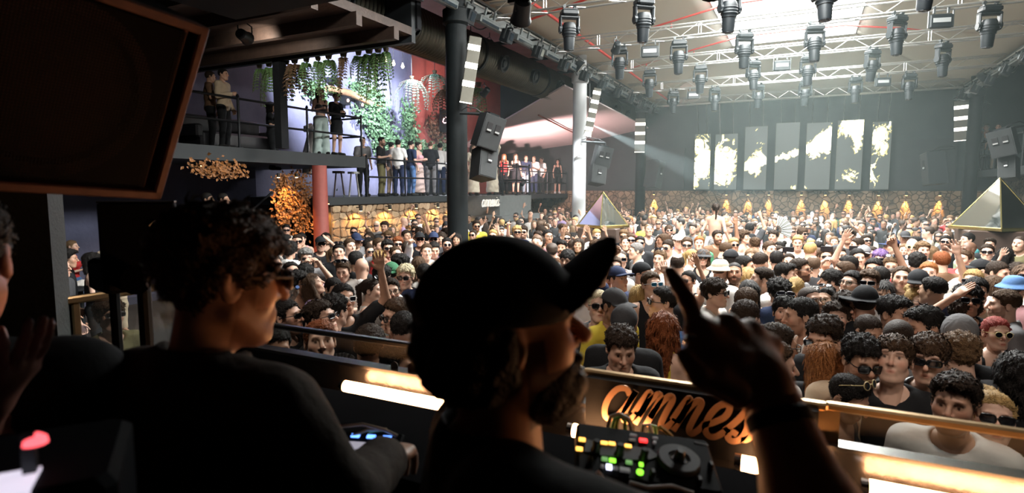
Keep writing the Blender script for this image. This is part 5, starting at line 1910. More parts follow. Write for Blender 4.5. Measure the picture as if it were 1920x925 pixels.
def glasses_mesh(kind):
    """in head-centred coordinates; material 0 frame (object colour), 1 lens"""
    k = ('glasses', kind)
    if k in _cache: return _cache[k]
    mb = MB()
    w, hgt = {'square': (.026, .019), 'wrap': (.031, .016), 'round': (.022, .022), 'clear': (.025, .019)}[kind]
    n = 14
    for s in (-1, 1):
        ring, inner = [], []
        for i in range(n):
            t = 2 * math.pi * i / n
            e = .55 if kind in ('square', 'wrap', 'clear') else 1.0
            cx = math.copysign(abs(math.cos(t)) ** e, math.cos(t)); cz = math.copysign(abs(math.sin(t)) ** e, math.sin(t))
            if kind == 'square' and cz > 0: cx *= 1.1
            x = s * .0335 + cx * w; z = .004 + cz * hgt
            y = -.112 + .9 * (x * x) * (3.2 if kind == 'wrap' else 2.2)
            ring.append(Vector((x, y, z)))
        c = sum(ring, Vector()) / n
        mb.cm = 0
        mb.tube(ring + [ring[0], ring[1]], .0042 if kind in ('square', 'wrap') else .0025, 6, False)
        mb.cm = 1
        fr = [v + Vector((0, -.0015, 0)) for v in ring]
        mb.add(fr + [c + Vector((0, -.004, 0))], [(i, (i + 1) % n, n) if s < 0 else ((i + 1) % n, i, n) for i in range(n)])
        bk = [v + Vector((0, .0015, 0)) for v in ring]
        mb.add(bk + [c + Vector((0, .001, 0))], [((i + 1) % n, i, n) if s < 0 else (i, (i + 1) % n, n) for i in range(n)])
        mb.cm = 0
        ex = s * (.0335 + w)
        mb.tube([(ex, -.103, .01), (s * .073, -.085, .011), (s * .081, -.02, .011), (s * .083, .012, .008)], .003 if kind != 'round' else .002, 6)
    mb.tube([(-.0095, -.112, .008), (0, -.114, .010), (.0095, -.112, .008)], .003, 6)
    me = mb.mesh('sunglasses', [M_FRAME, M_CLEAR if kind == 'clear' else M_LENS])
    shade(me, 60)
    _cache[k] = me
    return me


SKINS = dict(fair=(.62, .40, .30), light=(.55, .34, .25), tan=(.45, .26, .175), olive=(.40, .245, .165), brown=(.27, .145, .09), dark=(.13, .07, .045))
HAIRC = dict(black=(.012, .010, .009), dark_brown=(.03, .018, .011), brown=(.075, .042, .022), light_brown=(.16, .095, .048), auburn=(.22, .065, .02), ginger=(.33, .13, .04), blond=(.48, .32, .13), platinum=(.75, .66, .45), grey=(.22, .21, .2), purple=(.2, .12, .3), red=(.30, .05, .04))
CLOTHC = dict(black=(.012, .013, .015), charcoal=(.045, .046, .05), grey=(.16, .16, .165), white=(.74, .73, .70), cream=(.62, .56, .45), beige=(.48, .38, .27), navy=(.02, .03, .07), blue=(.08, .16, .33), pink=(.62, .33, .36), red=(.48, .04, .04), green=(.05, .17, .09), olive=(.13, .12, .06), yellow=(.62, .5, .06), lilac=(.38, .28, .48), brown=(.15, .085, .05), sage=(.42, .50, .33), maroon=(.16, .03, .035), teal=(.05, .2, .21))


def person(loc, rz, sex='m', pose='down', face=None, beard=0, yaw=0, pitch=0, skin='light', hair='crop', hcol='dark_brown', shirt='tee', scol='black', legs='trousers', lcol='charcoal',
           glasses=None, gcol=(.01, .01, .01), on_head=False, hat=None, hatcol='black', scale=1.0, hh=.006, shoes=False, lean=0.0, name='person'):
    face = face or ('man' if sex == 'm' else 'woman')
    me = body_mesh(sex, pose, face, beard, yaw, pitch, hh=hh, hd=.0075 if hh < .008 else .010)
    o = link(name, me, color=SKINS[skin] if isinstance(skin, str) else skin)
    o.location = loc
    o.rotation_euler = (lean, 0, rz)
    o.scale = (scale,) * 3
    HM = head_matrix(yaw, pitch)
    if hat and hair in ('crop', 'fade', 'quiff', 'curly', 'fringe', 'mop', 'big_curly'):
        hair = 'buzz' if hair in ('crop', 'fade', 'quiff') else 'receding'
    if hair and hair != 'bald':
        link('hair', hair_mesh(hair, .0075 if hh < .008 else .011), o, HAIRC[hcol] if isinstance(hcol, str) else hcol, HM)
    if hat:
        M = HM @ Matrix.Scale(1.04, 4)
        link(hat.replace('_backwards', '') + ('_hat' if hat in ('bucket', 'wide') else ''), hat_mesh(hat), o, CLOTHC[hatcol] if isinstance(hatcol, str) else hatcol, M)
    if shirt == 'jacket':
        link('t_shirt', shirt_mesh(sex, pose, 'tank'), o, CLOTHC['black'])
    if shirt:
        leather = shirt == 'jacket'
        link({'tee': 't_shirt', 'long': 'long_sleeved_shirt', 'jacket': 'jacket', 'tank': 'tank_top', 'strap': 'strap_top', 'bandeau': 'bandeau_top'}[shirt], shirt_mesh(sex, pose, shirt, M_LEATHER if leather else None), o, CLOTHC[scol] if isinstance(scol, str) else scol)
    if legs:
        link(legs, legs_mesh(legs), o, CLOTHC[lcol] if isinstance(lcol, str) else lcol)
    if shoes:
        link('shoes', shoes_mesh(), o, (.6, .6, .58) if shoes == 'white' else (.02, .02, .02))
    if glasses:
        M = HM
        if on_head:
            M = HM @ Matrix.Translation((0, .028, .075)) @ Matrix.Rotation(R(-38), 4, 'X')
        link('sunglasses' if glasses != 'clear' else 'spectacles', glasses_mesh(glasses), o, gcol, M)
    return o


# ------------------------------------------------------------------ the crowd
# x y (head centre in the photograph)  sex hair hair-colour skin shirt colour eyewear facing pose beard pitch hat
CAT = '''
513 645 m crop black tan tee black - 15 down 1 22 -
541 594 m crop black light tee black wrap 55 down 1 -5 -
606 597 m curly dark_brown light tee black wrap 60 down 0 -12 -
601 643 m crop auburn fair strap black - 5 down 0 0 -
645 562 m crop black tan tee black white 20 raise_l 0 0 -
732 548 m fade dark_brown light tee charcoal clear 10 down 2 0 -
748 589 m fade brown light tee black square -60 chest 0 10 -
724 617 f slick grey light tee black round 20 down 0 10 -
693 648 m crop dark_brown tan tee black - 165 chest 0 0 -
747 682 m crop black tan tee maroon - 55 down 1 5 -
756 619 m fade black light tee white - 175 down 0 0 -
626 583 m curly black light tee black - 140 down 0 0 -
514 495 m buzz dark_brown light tank black square 5 down 1 0 -
494 542 m crop black light tee black - 10 down 2 0 -
560 533 f big_curly black tan tank black square 60 down 0 0 -
592 533 f long_straight brown fair tank lilac - 75 down 0 -15 -
573 484 m curly grey light tee grey square 10 phone 0 5 -
592 497 f long_straight black olive strap lilac square 40 down 0 0 -
628 476 f ponytail light_brown light strap black - 70 down 0 0 -
645 504 m crop brown fair tee white square/h -15 hold 0 20 -
678 502 m bald brown light tee white - 170 down 0 0 -
667 489 m crop black olive tee black - 150 down 0 0 -
716 484 f bob blond fair strap pink - 80 down 0 0 -
742 478 m receding brown fair long blue - 20 down 0 0 -
750 495 m mop black tan tee black - -80 down 2 0 -
761 518 m curly platinum light tee black square -15 hold 0 10 -
734 514 m crop black light tee grey - 160 down 0 0 cap_backwards/green
716 521 m quiff black light tee white - 150 down 0 0 -
695 543 f ponytail dark_brown fair tank white square/h 75 down 0 5 -
624 541 f slick black light tank black - 30 down 0 15 -
572 516 m curly black olive tee black - 170 down 0 0 -
543 470 m big_curly black light tee white - 150 brow_l 0 0 -
536 453 m crop black light long black - 85 down 0 0 -
558 453 m fade dark_brown light tee black square 5 down 0 0 -
601 458 m crop black light tee black square 10 brow_l 0 0 cap/black
612 447 f long_straight black olive tank black - 20 down 0 0 -
656 462 m crop brown fair tee white - 25 down 0 0 -
667 449 m crop black olive tee grey - 30 down 0 15 cap/navy
693 458 f long_wavy black olive strap black - 30 down 0 0 -
711 462 m fade brown fair tee grey - 35 down 0 0 -
727 466 m curly black light tee red square 10 down 0 0 -
746 458 m curly auburn fair tank pink square 5 down 0 0 -
764 468 m crop dark_brown fair tank pink - 160 down 0 0 -
800 472 m crop brown fair long white - 5 point_r 0 0 -
813 466 m crop black light tee lilac - 10 down 0 20 -
762 443 m crop dark_brown tan tee navy - 30 down 0 0 -
787 449 m crop black light tee black square 5 down 0 0 cap/black
813 449 m crop black light tee charcoal square 0 down 0 0 cap/navy
504 438 m crop dark_brown light tee beige - 10 down 0 15 -
537 431 m fade black light tee white wrap 0 down 0 5 -
511 466 f long_straight black olive tank white - 15 down 0 0 -
785 496 f long_straight brown light tank white - 170 down 0 0 -
796 516 m crop black light tee navy - 175 down 0 0 -
548 513 m crop black light tee black - 20 raise_r 0 -10 -
1107 520 m crop dark_brown light tank white square 5 chest 0 0 -
1133 518 m big_curly dark_brown light tee black square 30 down 0 5 -
1123 574 m crop platinum fair tee charcoal square 5 down 0 0 -
1150 572 m crop black brown tee yellow - 40 down 0 15 cap/charcoal
1160 524 m crop black light tee navy - 45 fist_r 0 0 cap/navy
1205 513 m crop black light tank black square 60 down 0 0 bandana/black
1222 534 m crop brown fair tank black blue 30 down 0 0 -
1200 556 f long_straight blond fair strap white - 165 raise_r 0 0 -
1243 566 m crop black light tank black square -75 down 0 0 -
1270 496 m thinning dark_brown fair tee white - 175 down 0 0 -
1340 549 m mop dark_brown fair tee white square 70 down 0 0 -
1350 507 m crop brown light tee white - 150 down 0 0 bucket/cream
1377 512 m buzz black tan long beige - 0 down 2 0 -
1163 486 m buzz dark_brown light tee grey square 5 down 0 0 -
1193 470 m crop grey fair long grey - -75 down 0 0 -
1152 500 m crop brown light tee white square 10 down 0 0 -
1237 486 m crop light_brown fair tee white square/h -20 down 0 0 -
1253 463 m crop dark_brown light tee white square -30 down 0 10 -
1272 454 m crop brown fair tee pink - 30 down 0 0 cap/white
1288 459 m crop brown light tank white square 0 down 0 5 -
1311 456 m crop ginger fair tee green - 0 down 0 0 -
1297 481 f ponytail blond fair tank cream - 60 down 0 0 -
1318 483 f bob brown light tank black square 0 down 0 0 bucket/charcoal
1357 468 m crop brown fair tee black - 110 down 0 15 -
1370 488 m crop black light tee white - 150 down 0 0 cap/black
1290 526 f slick black tan strap black square -30 raise_l 0 5 -
1200 456 m crop black olive tee black square 0 down 0 0 -
1183 451 m crop brown light tee grey square 0 down 0 0 -
1173 456 m receding brown fair tee black - 0 down 0 0 -
1163 646 m curly dark_brown light tee black - 10 hold 0 30 -
1170 607 m buzz black olive tee black - 170 down 0 0 bandana/charcoal
1245 618 f long_wavy auburn fair strap yellow - 160 down 0 0 -
1450 646 m crop dark_brown tan tee white clear 120 hold 0 5 -
1442 680 m crop brown light tee olive - 100 down 0 10 -
1547 676 f long_straight ginger fair long black - 175 chest 0 0 -
1611 669 m curly black tan tee beige square 25 chest 1 22 -
1575 732 f slick black tan tank charcoal round/h 60 down 0 30 -
1674 676 m fringe brown fair tee black - -5 down 0 -5 -
1549 630 m curly dark_brown light tee black square -25 down 0 25 -
1742 669 m fringe brown fair jacket black wrap -5 down 0 15 -
1805 665 m curly light_brown fair tee charcoal - -140 down 0 10 -
1684 634 m buzz dark_brown fair tee grey - 170 down 0 0 -
1741 609 m quiff black tan tee charcoal - -55 down 1 15 -
1799 632 m buzz black fair tee black - 170 down 0 0 beanie/grey
1868 624 f slick red light strap black round 25 chest 0 5 -
1790 756 m quiff dark_brown tan tee white - -10 down 1 12 -
1862 786 f bun blond fair tank olive square 10 down 0 0 -
1909 700 f long_wavy black tan long black - 170 raise_r 0 0 -
1472 586 m fringe black light tee black square/h 0 down 2 0 -
1507 590 m crop black tan tank white - -75 down 1 10 -
1520 564 m buzz dark_brown light tee sage clear 40 down 1 0 -
1548 562 f bun black fair tank white square/h -20 down 0 0 -
1570 600 f big_curly dark_brown fair tank black - 0 down 0 -12 -
1587 578 m curly dark_brown fair tee black - 20 down 0 0 -
1560 527 m fringe black light tee black - -85 down 0 5 -
1525 498 m buzz brown fair tee charcoal - 178 down 0 0 -
1460 548 f big_curly black light long navy clear -150 down 0 0 -
1491 540 f ponytail blond fair strap white - 170 down 0 0 -
1428 523 m fade dark_brown fair tee white - -80 down 1 0 -
1473 515 m quiff black fair tee black - 80 down 0 0 -
1402 520 f bob blond fair tee cream - 170 down 0 0 -
1405 548 f long_straight black olive tank black - 10 down 0 15 -
1399 568 m crop brown light tee black - 160 down 0 0 -
1397 596 m crop dark_brown light tee grey - 150 down 0 0 -
1622 616 f slick dark_brown tan tank black - 40 down 0 25 -
1596 532 m crop black fair tee white clear -30 down 0 0 -
1628 532 m curly brown fair tee charcoal square -5 down 0 0 -
1621 570 m crop black light tee black - 175 down 0 0 wide/black
1500 506 m fade dark_brown tan tee grey clear 70 down 2 0 -
1584 510 m crop brown fair tee white - -80 down 2 0 -
1599 514 f slick brown fair tank white - -20 down 0 0 -
1675 588 m quiff black tan tank grey - 55 down 0 5 -
1717 562 f bun blond fair tank black square 40 down 0 10 -
1722 531 m crop black light tee white - 0 down 0 15 cap/black
1691 523 m receding brown fair long white - 0 down 1 0 -
1671 523 f slick dark_brown fair tank white - 0 down 0 0 -
1741 512 m crop ginger fair tee white - 0 raise_l 0 0 -
1751 545 m fade black olive tee navy - -120 down 0 0 -
1815 564 m mop black tan tee black square 10 brow_r 1 0 -
1824 527 m crop blond light long white square -15 down 0 0 -
1830 546 m crop black light tee cream - 5 down 0 10 -
1885 571 m fade brown fair tee grey - -75 down 1 5 -
1901 541 m crop brown fair tee pink - 160 down 0 0 bucket/blue
1868 510 m crop dark_brown light tee black - 60 down 1 5 -
1838 507 m crop black light tee green wrap -75 down 0 0 cap/black
1808 584 f big_curly dark_brown tan tank black - 165 down 0 0 -
1650 522 m crop black light tee charcoal - -160 down 0 0 -
1657 549 f long_straight black olive tank charcoal - 0 down 0 15 -
1865 538 f bob brown light long beige - 160 down 0 0 -
1673 462 m crop black fair tee black - -70 down 0 0 cap/navy
1817 468 m bald black dark tee sage - -50 down 0 0 -
1650 486 m mop purple fair tank lilac square -10 down 0 0 -
1730 470 m curly light_brown fair tee white - 20 down 0 0 -
1773 455 m crop black light tank black square 0 down 2 -5 -
1719 493 m curly black light tee black - 175 down 0 0 -
1765 490 m crop auburn fair tee brown - -150 down 0 0 -
1806 486 m crop brown fair tee red - -20 down 0 0 -
1671 498 m crop light_brown light tee white square/h 0 down 0 10 -
1695 470 f slick light_brown fair strap cream - 0 down 0 0 -
1697 445 m crop black brown tee pink - 10 down 0 10 cap/charcoal
1710 462 m bald brown fair tee black round 0 down 0 5 -
1748 475 f long_straight light_brown light tank cream - 170 down 0 0 -
1815 449 m crop black fair tee teal - -60 down 0 0 -
1851 473 m crop dark_brown fair tee white square 0 down 0 0 -
1911 457 m buzz dark_brown fair tee olive - -20 down 1 0 -
1564 454 f slick light_brown fair strap white - 5 down 0 0 -
1505 439 m mop brown fair tee black square 40 down 2 0 -
1443 468 m crop brown fair tank cream - 35 down 0 0 -
1408 481 f long_straight light_brown fair strap black - -10 down 0 0 -
1573 480 m crop dark_brown light tee grey clear 40 down 1 0 -
1619 478 m buzz brown light tee beige - 175 down 0 0 cap_backwards/grey
1479 490 f slick dark_brown fair tank white - 0 down 0 0 -
1456 487 m crop black light tee charcoal - 170 down 0 0 -
1425 493 m fade dark_brown fair tank white - 150 down 0 0 -
1395 498 m crop black light tee white - 80 down 0 0 -
1548 482 m crop brown fair tank black square 10 phone 0 0 -
1519 470 m crop blond fair long pink - 160 down 0 0 -
1535 480 f bob brown light tank blue - 170 down 0 0 -
1590 499 m crop black tan tee cream - -80 down 2 0 -
1608 484 m crop black light tank black - 20 raise_r 0 0 -
1638 505 m crop black tan tee red - -10 fist_l 0 0 -
129 437 m receding brown light long beige square/h 10 cross 0 10 -
134 462 f slick light_brown light tank red - 70 chest 0 0 -
124 484 m quiff black tan tee black - 80 down 0 5 -
176 490 f bob black fair strap black - 80 chest 0 0 -
210 453 m crop black tan long beige - 10 down 2 10 -
110 500 m crop brown light tee charcoal - 60 down 0 0 -
207 592 m mop brown light tee olive wrap 20 down 0 0 -
'''
GLN = {'square': 'square sunglasses', 'wrap': 'wraparound sunglasses', 'white': 'white sunglasses', 'round': 'round sunglasses', 'blue': 'blue mirrored sunglasses', 'clear': 'spectacles'}
SHN = {'tee': 'T-shirt', 'long': 'long-sleeved shirt', 'jacket': 'leather jacket', 'tank': 'tank top', 'strap': 'thin-strapped top', 'bandeau': 'bandeau'}
PON = {'down': '', 'chest': 'one hand at the chest', 'hold': 'both hands at the chest', 'cross': 'arms crossed', 'raise_r': 'one arm waving', 'raise_l': 'one arm waving', 'raise_both': 'both arms up', 'point_r': 'pointing upwards', 'point_l': 'pointing upwards',
       'fist_r': 'one fist raised', 'fist_l': 'one fist raised', 'phone': 'both hands up at the face', 'brow_r': 'one hand shading the eyes', 'brow_l': 'one hand shading the eyes'}
HTN = {'cap': 'cap', 'cap_backwards': 'backwards cap', 'bucket': 'bucket hat', 'wide': 'wide-brimmed hat', 'beanie': 'knit beanie', 'bandana': 'bandana'}


def facing_words(f):
    f = (f + 180) % 360 - 180
    if abs(f) < 28: return 'facing the booth'
    if abs(f) > 125: return 'seen from behind'
    return 'turned to the far right' if f > 0 else 'turned to the balcony'


ZONES = (('against the booth glass', lambda x, y, px: y < 3.4), ('among the front rows', lambda x, y, px: y < 5.2), ('below the sandstone wall', lambda x, y, px: px < 840 and y > 8), ('before the nearest column', lambda x, y, px: px < 840),
         ('near the far right pyramid', lambda x, y, px: px > 1740 and y > 9), ('towards the far right edge', lambda x, y, px: px > 1640), ('in line with the first lit screen', lambda x, y, px: 1270 < px < 1385), ('before the gold-faced pyramid', lambda x, y, px: px < 1270), ('in line with the middle screens', lambda x, y, px: px < 1520), ('in line with the last screens', lambda x, y, px: True))
USED = {}


def crowd_label(d):
    """look first, then place; only as much as singles the person out"""
    shirt = SHN[d['shirt']] if d['shirt'] != 'jacket' else 'leather jacket'
    parts = ['person in %s %s' % (d['scol'], shirt)]
    if d.get('hat'): parts.append('%s %s' % (d['hatcol'] if d['hatcol'] != 'blue' else 'light blue', HTN[d['hat']]))
    if d.get('gl'): parts.append(GLN[d['gl']] + (' on the head' if d.get('gh') else ''))
    if PON[d['pose']]: parts.append(PON[d['pose']])
    parts.append(facing_words(d['face']))
    for nm, f in ZONES:
        if f(d['x'], d['y'], d['px']):
            parts.append(nm); break
    s = ', '.join(parts)
    return s


def shorten(lab, n=16):
    while words_n(lab) > n and lab.count(', ') > 1:
        bits = lab.split(', ')
        k_ = [b for b in bits[1:-1] if b.startswith(('facing', 'turned', 'seen'))]
        if k_: bits.remove(k_[0])
        else: bits.pop(-1)
        lab = ', '.join(bits)
    return lab


def words_n(s): return len(s.replace(',', ' ').split())


def parse():
    out = []
    for line in CAT.strip().split('\n'):
        a = line.split()
        px, py = float(a[0]), float(a[1])
        rnd = random.Random(int(px * 7 + py))
        d = dict(px=px, py=py, sex=a[2], hair=a[3], hcol=a[4], skin=a[5], shirt=a[6], scol=a[7], face=float(a[9]), pose=a[10], beard=int(a[11]), pitch=float(a[12]))
        g = a[8].split('/')
        d['gl'] = None if g[0] == '-' else g[0]
        d['gh'] = len(g) > 1
        if a[13] != '-': d['hat'], d['hatcol'] = a[13].split('/')
        d['scale'] = (1.02 if a[2] == 'm' else .955) + rnd.uniform(-.02, .02)
        p = at(px, py, 'z', 1.645 * d['scale'])
        d['x'], d['y'] = p.x, p.y
        d['cat'] = True
        out.append(d)
    return out


people = parse()
# keep everyone clear of the parapet and of one another
for d in people:
    d['y'] = max(d['y'], 2.36)
rnd = random.Random(99)
POD = at(1343, 384, 'z', 2.28)
POD = (POD.x, POD.y)


def inside_djs(px, py):
    if px < 480: return True
    if ((px - 960) / 165) ** 2 + ((py - 640) / 190) ** 2 < 1: return True
    if 800 < px < 1090 and py > 640: return True
    if 1250 < px < 1420 and py > 600 and (px - 1250) > (600 - py) * -.5: return True
    return False


def free(x, y, r):
    for a, b in COLS:
        if (x - a) ** 2 + (y - b) ** 2 < .5 ** 2: return False
    for a, b in PYR:
        if (x - a) ** 2 + (y - b) ** 2 < .95 ** 2: return False
    if (x - POD[0]) ** 2 + (y - POD[1]) ** 2 < .62 ** 2: return False
    return True


taken = {}


def cell(x, y): return (int(x // .6), int(y // .6))


for d in people: taken.setdefault(cell(d['x'], d['y']), []).append((d['x'], d['y']))


def clear(x, y, r):
    c = cell(x, y)
    for i in (-1, 0, 1):
        for j in (-1, 0, 1):
            for a, b in taken.get((c[0] + i, c[1] + j), ()):
                if (a - x) ** 2 + (b - y) ** 2 < r * r: return False
    return True


fill = []
y = 2.75
row = 0
while y < 28.0:
    st = .47 + .012 * min(y, 14)
    x = -10.7 + (row % 2) * st / 2
    while x < 7.5:
        xx = x + rnd.uniform(-.16, .16); yy = y + rnd.uniform(-.15, .15)
        x += st
        q = proj((xx, yy, 1.66))
        if q is None or q[0] < 475 or q[0] > 1990: continue
        if yy < 11.6 and xx < -9.2: continue
        if yy > 11.4 and xx < -10.4: continue
        if -11 < xx < -8.9 and 17.9 < yy < 21.2: continue
        if xx > 4.6 and (yy > 19.5 or rnd.random() < .3): continue
        if not free(xx, yy, .3) or not clear(xx, yy, .44 + .006 * yy if yy > 7 else .64): continue
        # the photographed people keep a free line of sight
        if any(abs(q[0] - d['px']) < 30 * 9 / q[2] * .55 and 0 < q[1] - d['py'] < 62 * 5 / q[2] * .62 for d in people if abs(q[0] - d['px']) < 60): continue
        taken.setdefault(cell(xx, yy), []).append((xx, yy))
        fill.append((xx, yy, q))
    y += st * .92
    row += 1
MALE = (('crop', 6), ('fade', 5), ('quiff', 3), ('curly', 4), ('fringe', 2), ('buzz', 3), ('mop', 2), ('receding', 1), ('bald', 1))
FEM = (('long_straight', 5), ('long_wavy', 4), ('bun', 2), ('ponytail', 3), ('slick', 3), ('bob', 2), ('big_curly', 1))
HC_ = (('black', 8), ('dark_brown', 7), ('brown', 5), ('light_brown', 2), ('blond', 2), ('ginger', .5), ('platinum', .4), ('grey', .4))
SC_ = (('black', 9), ('white', 8), ('charcoal', 3), ('grey', 2.5), ('cream', 3), ('beige', 2), ('navy', 1.5), ('pink', 1.2), ('blue', .8), ('olive', .6), ('red', .5), ('green', .4), ('lilac', .5), ('sage', .5), ('brown', .6), ('teal', .3), ('yellow', .3), ('maroon', .4))
SK_ = (('fair', 6), ('light', 7), ('tan', 4), ('olive', 2), ('brown', .8), ('dark', .3))


def pick(t): return rnd.choices([a for a, _ in t], [b for _, b in t])[0]


def rand_person(xx, yy, q):
    f = rnd.random() < .34
    d = dict(x=xx, y=yy, px=q[0], py=q[1], sex='f' if f else 'm', hair=pick(FEM if f else MALE), hcol=pick(HC_), skin=pick(SK_), scol=pick(SC_), beard=0 if f else rnd.choice((0, 0, 1, 2)), pitch=rnd.choice((0, 0, 0, 10, -8)))
    d['shirt'] = rnd.choice(('tank', 'strap', 'tee', 'strap', 'bandeau')) if f else rnd.choice(('tee', 'tee', 'tee', 'tee', 'tank', 'long'))
    r = rnd.random()
    d['face'] = rnd.gauss(0, 16) if r < .66 else rnd.choice((-75, 75)) + rnd.gauss(0, 14) if r < .86 else 180 + rnd.gauss(0, 18)
    d['face'] = round(d['face'] / 5) * 5
    r = rnd.random()
    d['pose'] = 'down' if r < .72 else rnd.choice(('chest', 'hold', 'raise_r', 'raise_l', 'fist_r', 'phone', 'point_r', 'brow_r', 'raise_both'))
    d['gl'] = rnd.choice(('square', 'square', 'wrap', 'round')) if rnd.random() < .48 else None
    d['gh'] = d['gl'] is not None and rnd.random() < .12
    if rnd.random() < .09: d['hat'], d['hatcol'] = rnd.choice(('cap', 'cap', 'bucket', 'cap_backwards')), rnd.choice(('black', 'white', 'navy', 'cream', 'charcoal', 'black'))
    d['scale'] = (1.01 if not f else .95) + rnd.gauss(0, .028)
    d['cat'] = False
    return d


fills = [rand_person(*a) for a in fill]
vis = lambda d: 470 <= d['px'] <= 1935 and not inside_djs(d['px'], d['py'])
N_IND = 262
cand = sorted([d for d in fills if vis(d)], key=lambda d: (d['x'] ** 2 + d['y'] ** 2))
ind = people + cand[:max(0, N_IND - len(people))]
chosen = set(id(d) for d in ind)
mass = [d for d in fills if id(d) not in chosen]

HELD = {}
for n_, d in enumerate(ind):
    rz = math.atan2(-d['x'], d['y']) + R(d['face'])
    D = math.hypot(d['x'], d['y'])
    near = D < 6.5
    rd = random.Random(n_ * 13 + 5)
    face = 'woman' if d['sex'] == 'f' else ('man', 'man_lean', 'man_broad')[n_ % 3]
    gl, gcol = d['gl'], (.008, .008, .009)
    if gl == 'white': gl, gcol = 'round' if False else 'square', (.75, .74, .72)
    if gl == 'blue': gl, gcol = 'square', (.6, .6, .6)
    if d['gl'] == 'round' and d['cat']: gcol = (.6, .5, .25)
    # labels: look and pose first; change what is not fixed by the photograph until nobody else carries the same one
    lab = crowd_label(d)
    tries = 0
    while shorten(lab) in USED and tries < 60 and not d['cat']:
        tries += 1
        d['scol'] = rnd.choice([a for a, _ in SC_]); d['gl'] = rnd.choice((None, 'square', 'wrap', 'round', 'clear')); d['gh'] = False
        gl = d['gl']
        if tries > 20: d['pose'] = rnd.choice(list(POSES))
        lab = crowd_label(d)
    lab = shorten(lab)
    if lab in USED:
        for e in sorted((e for e in ind if e is not d), key=lambda e: (e['x'] - d['x']) ** 2 + (e['y'] - d['y']) ** 2):
            l2 = shorten(lab, 11) + ', beside a %s %s' % (e['scol'], SHN[e['shirt']])
            if l2 not in USED:
                lab = l2; break
    USED[lab] = 1
    yaw = 0
    ff = abs((d['face'] + 180) % 360 - 180)
    look = -math.degrees(math.atan2(EYE - 1.66, D)) * (1.0 if ff < 50 else .35 if ff < 110 else 0)
    d['pitch'] = round((d['pitch'] + look) / 5) * 5
    o = person((d['x'], d['y'], 0), rz, d['sex'], d['pose'], face, d['beard'], yaw, d['pitch'], d['skin'], d['hair'], d['hcol'], d['shirt'], d['scol'], rd.choice(('trousers', 'trousers', 'shorts')) if d['sex'] == 'm' else rd.choice(('trousers', 'skirt')), rd.choice(('black', 'charcoal', 'navy', 'beige', 'blue')), gl, gcol, d['gh'], d.get('hat'), d.get('hatcol', 'black'), d['scale'], .006 if near else .0095)
    if d['gl'] == 'blue':
        for c in o.children:
            if c.name.startswith('sunglasses'):
                me2 = c.data.copy(); me2.materials[1] = M_LENS_BLUE; c.data = me2
    setp(o, lab, 'person', 'people on the dance floor')
    d['obj'] = o
    HELD[(d['px'], d['py'])] = (o, d)


# prints on shirts
def shirt_print(key, body, size, col, z, back=False, x=0.0):
    o, d = HELD[key]
    c = bpy.data.curves.new('printed_word', 'FONT')
    c.body = body; c.size = size; c.align_x = 'CENTER'; c.extrude = .001; c.offset = .001
    c.materials.append(mat('print_' + body.strip().lower() if body.strip() else 'print_x', col, .8, var=0))
    t0 = bpy.data.objects.new('printed_word', c)
    me = bpy.data.meshes.new_from_object(t0); bpy.data.objects.remove(t0)
    t = link('printed_word', me, o)
    t.location = (x, .158 if back else -.118, z)
    t.rotation_euler = (math.pi / 2 + (-.12 if back else .15), 0, math.pi if back else 0)


shirt_print((1525, 498), 'DIFF', .085, (.7, .7, .68), 1.36, True)
shirt_print((541, 594), 'BADFU', .075, (.5, .03, .05), 1.27, False, .02)
o, d = HELD[(1472, 586)]
mb = MB(); mb.lathe([(.03, 0), (.03, .003)], 8, Matrix.Translation((-.07, -.128, 1.27)) @ Matrix.Rotation(math.pi / 2 + .1, 4, 'X')); mb.lathe([(.014, .003), (.014, .006)], 6, Matrix.Translation((-.07, -.128, 1.27)) @ Matrix.Rotation(math.pi / 2 + .1, 4, 'X'))
mb.build('gold_print', mat('gold_print', (.5, .33, .1), .6, var=.2), o)


# things held up
def held_fan(px, py, D, r, a0, a1, col, rib, label):
    c = dep(px, py, D)
    t = thing('folding_fan', label, 'fan', c, math.atan2(-c.x, c.y))
    n = 14
    for i in range(n):
        f0, f1 = a0 + (a1 - a0) * i / n, a0 + (a1 - a0) * (i + 1) / n
        z = .006 * (1 if i % 2 else -1)
        mb = MB(); mb.add([(math.cos(f0) * r * .35, -z, math.sin(f0) * r * .35), (math.cos(f0) * r, -z, math.sin(f0) * r), (math.cos(f1) * r, z, math.sin(f1) * r), (math.cos(f1) * r * .35, z, math.sin(f1) * r * .35)], [(0, 1, 2, 3)])
        o_ = mb.build('leaf_fold', mat('fan_' + label.split()[0], col, .8, var=.1) if i == 0 else bpy.data.materials['fan_' + label.split()[0]], t)
        o_.modifiers.new('thick', 'SOLIDIFY').thickness = .002
        mb = MB(); mb.cyl((0, 0, 0), (math.cos(f0) * r, -z, math.sin(f0) * r), .004, n=5); mb.build('rib', rib, t)
    return t


held_fan(1455, 432, 13.0, .32, -.55, 1.5, (.45, .48, .46), M_FIXTURE, 'white folding fan spread open above the crowd')
held_fan(640, 700, 3.7, .13, .3, 2.9, (.02, .02, .02), M_FIXTURE2, 'black folding fan held open behind the booth glass')
M_PHONE = mat('phone_black', (.01, .01, .012), .25, var=0)


def phone(px, py, D, label, m=None):
    c = dep(px, py, D)
    t = thing('phone', label, 'phone', c, math.atan2(-c.x, c.y))
    mb = MB(); mb.cbox((0, 0, 0), (.15, .009, .075), .004); mb.build('case', M_PHONE, t)
    mb = MB(); mb.box((0, .006, 0), (.14, .002, .067)); mb.build('screen', mat_emit('phone_screen', (.5, .55, .6), .8) if not bpy.data.materials.get('phone_screen') else bpy.data.materials['phone_screen'], t)
    mb = MB(); mb.cyl((.055, -.0055, .02), (.055, -.007, .02), .007, n=10); mb.build('camera_lens', M_LENS, t)


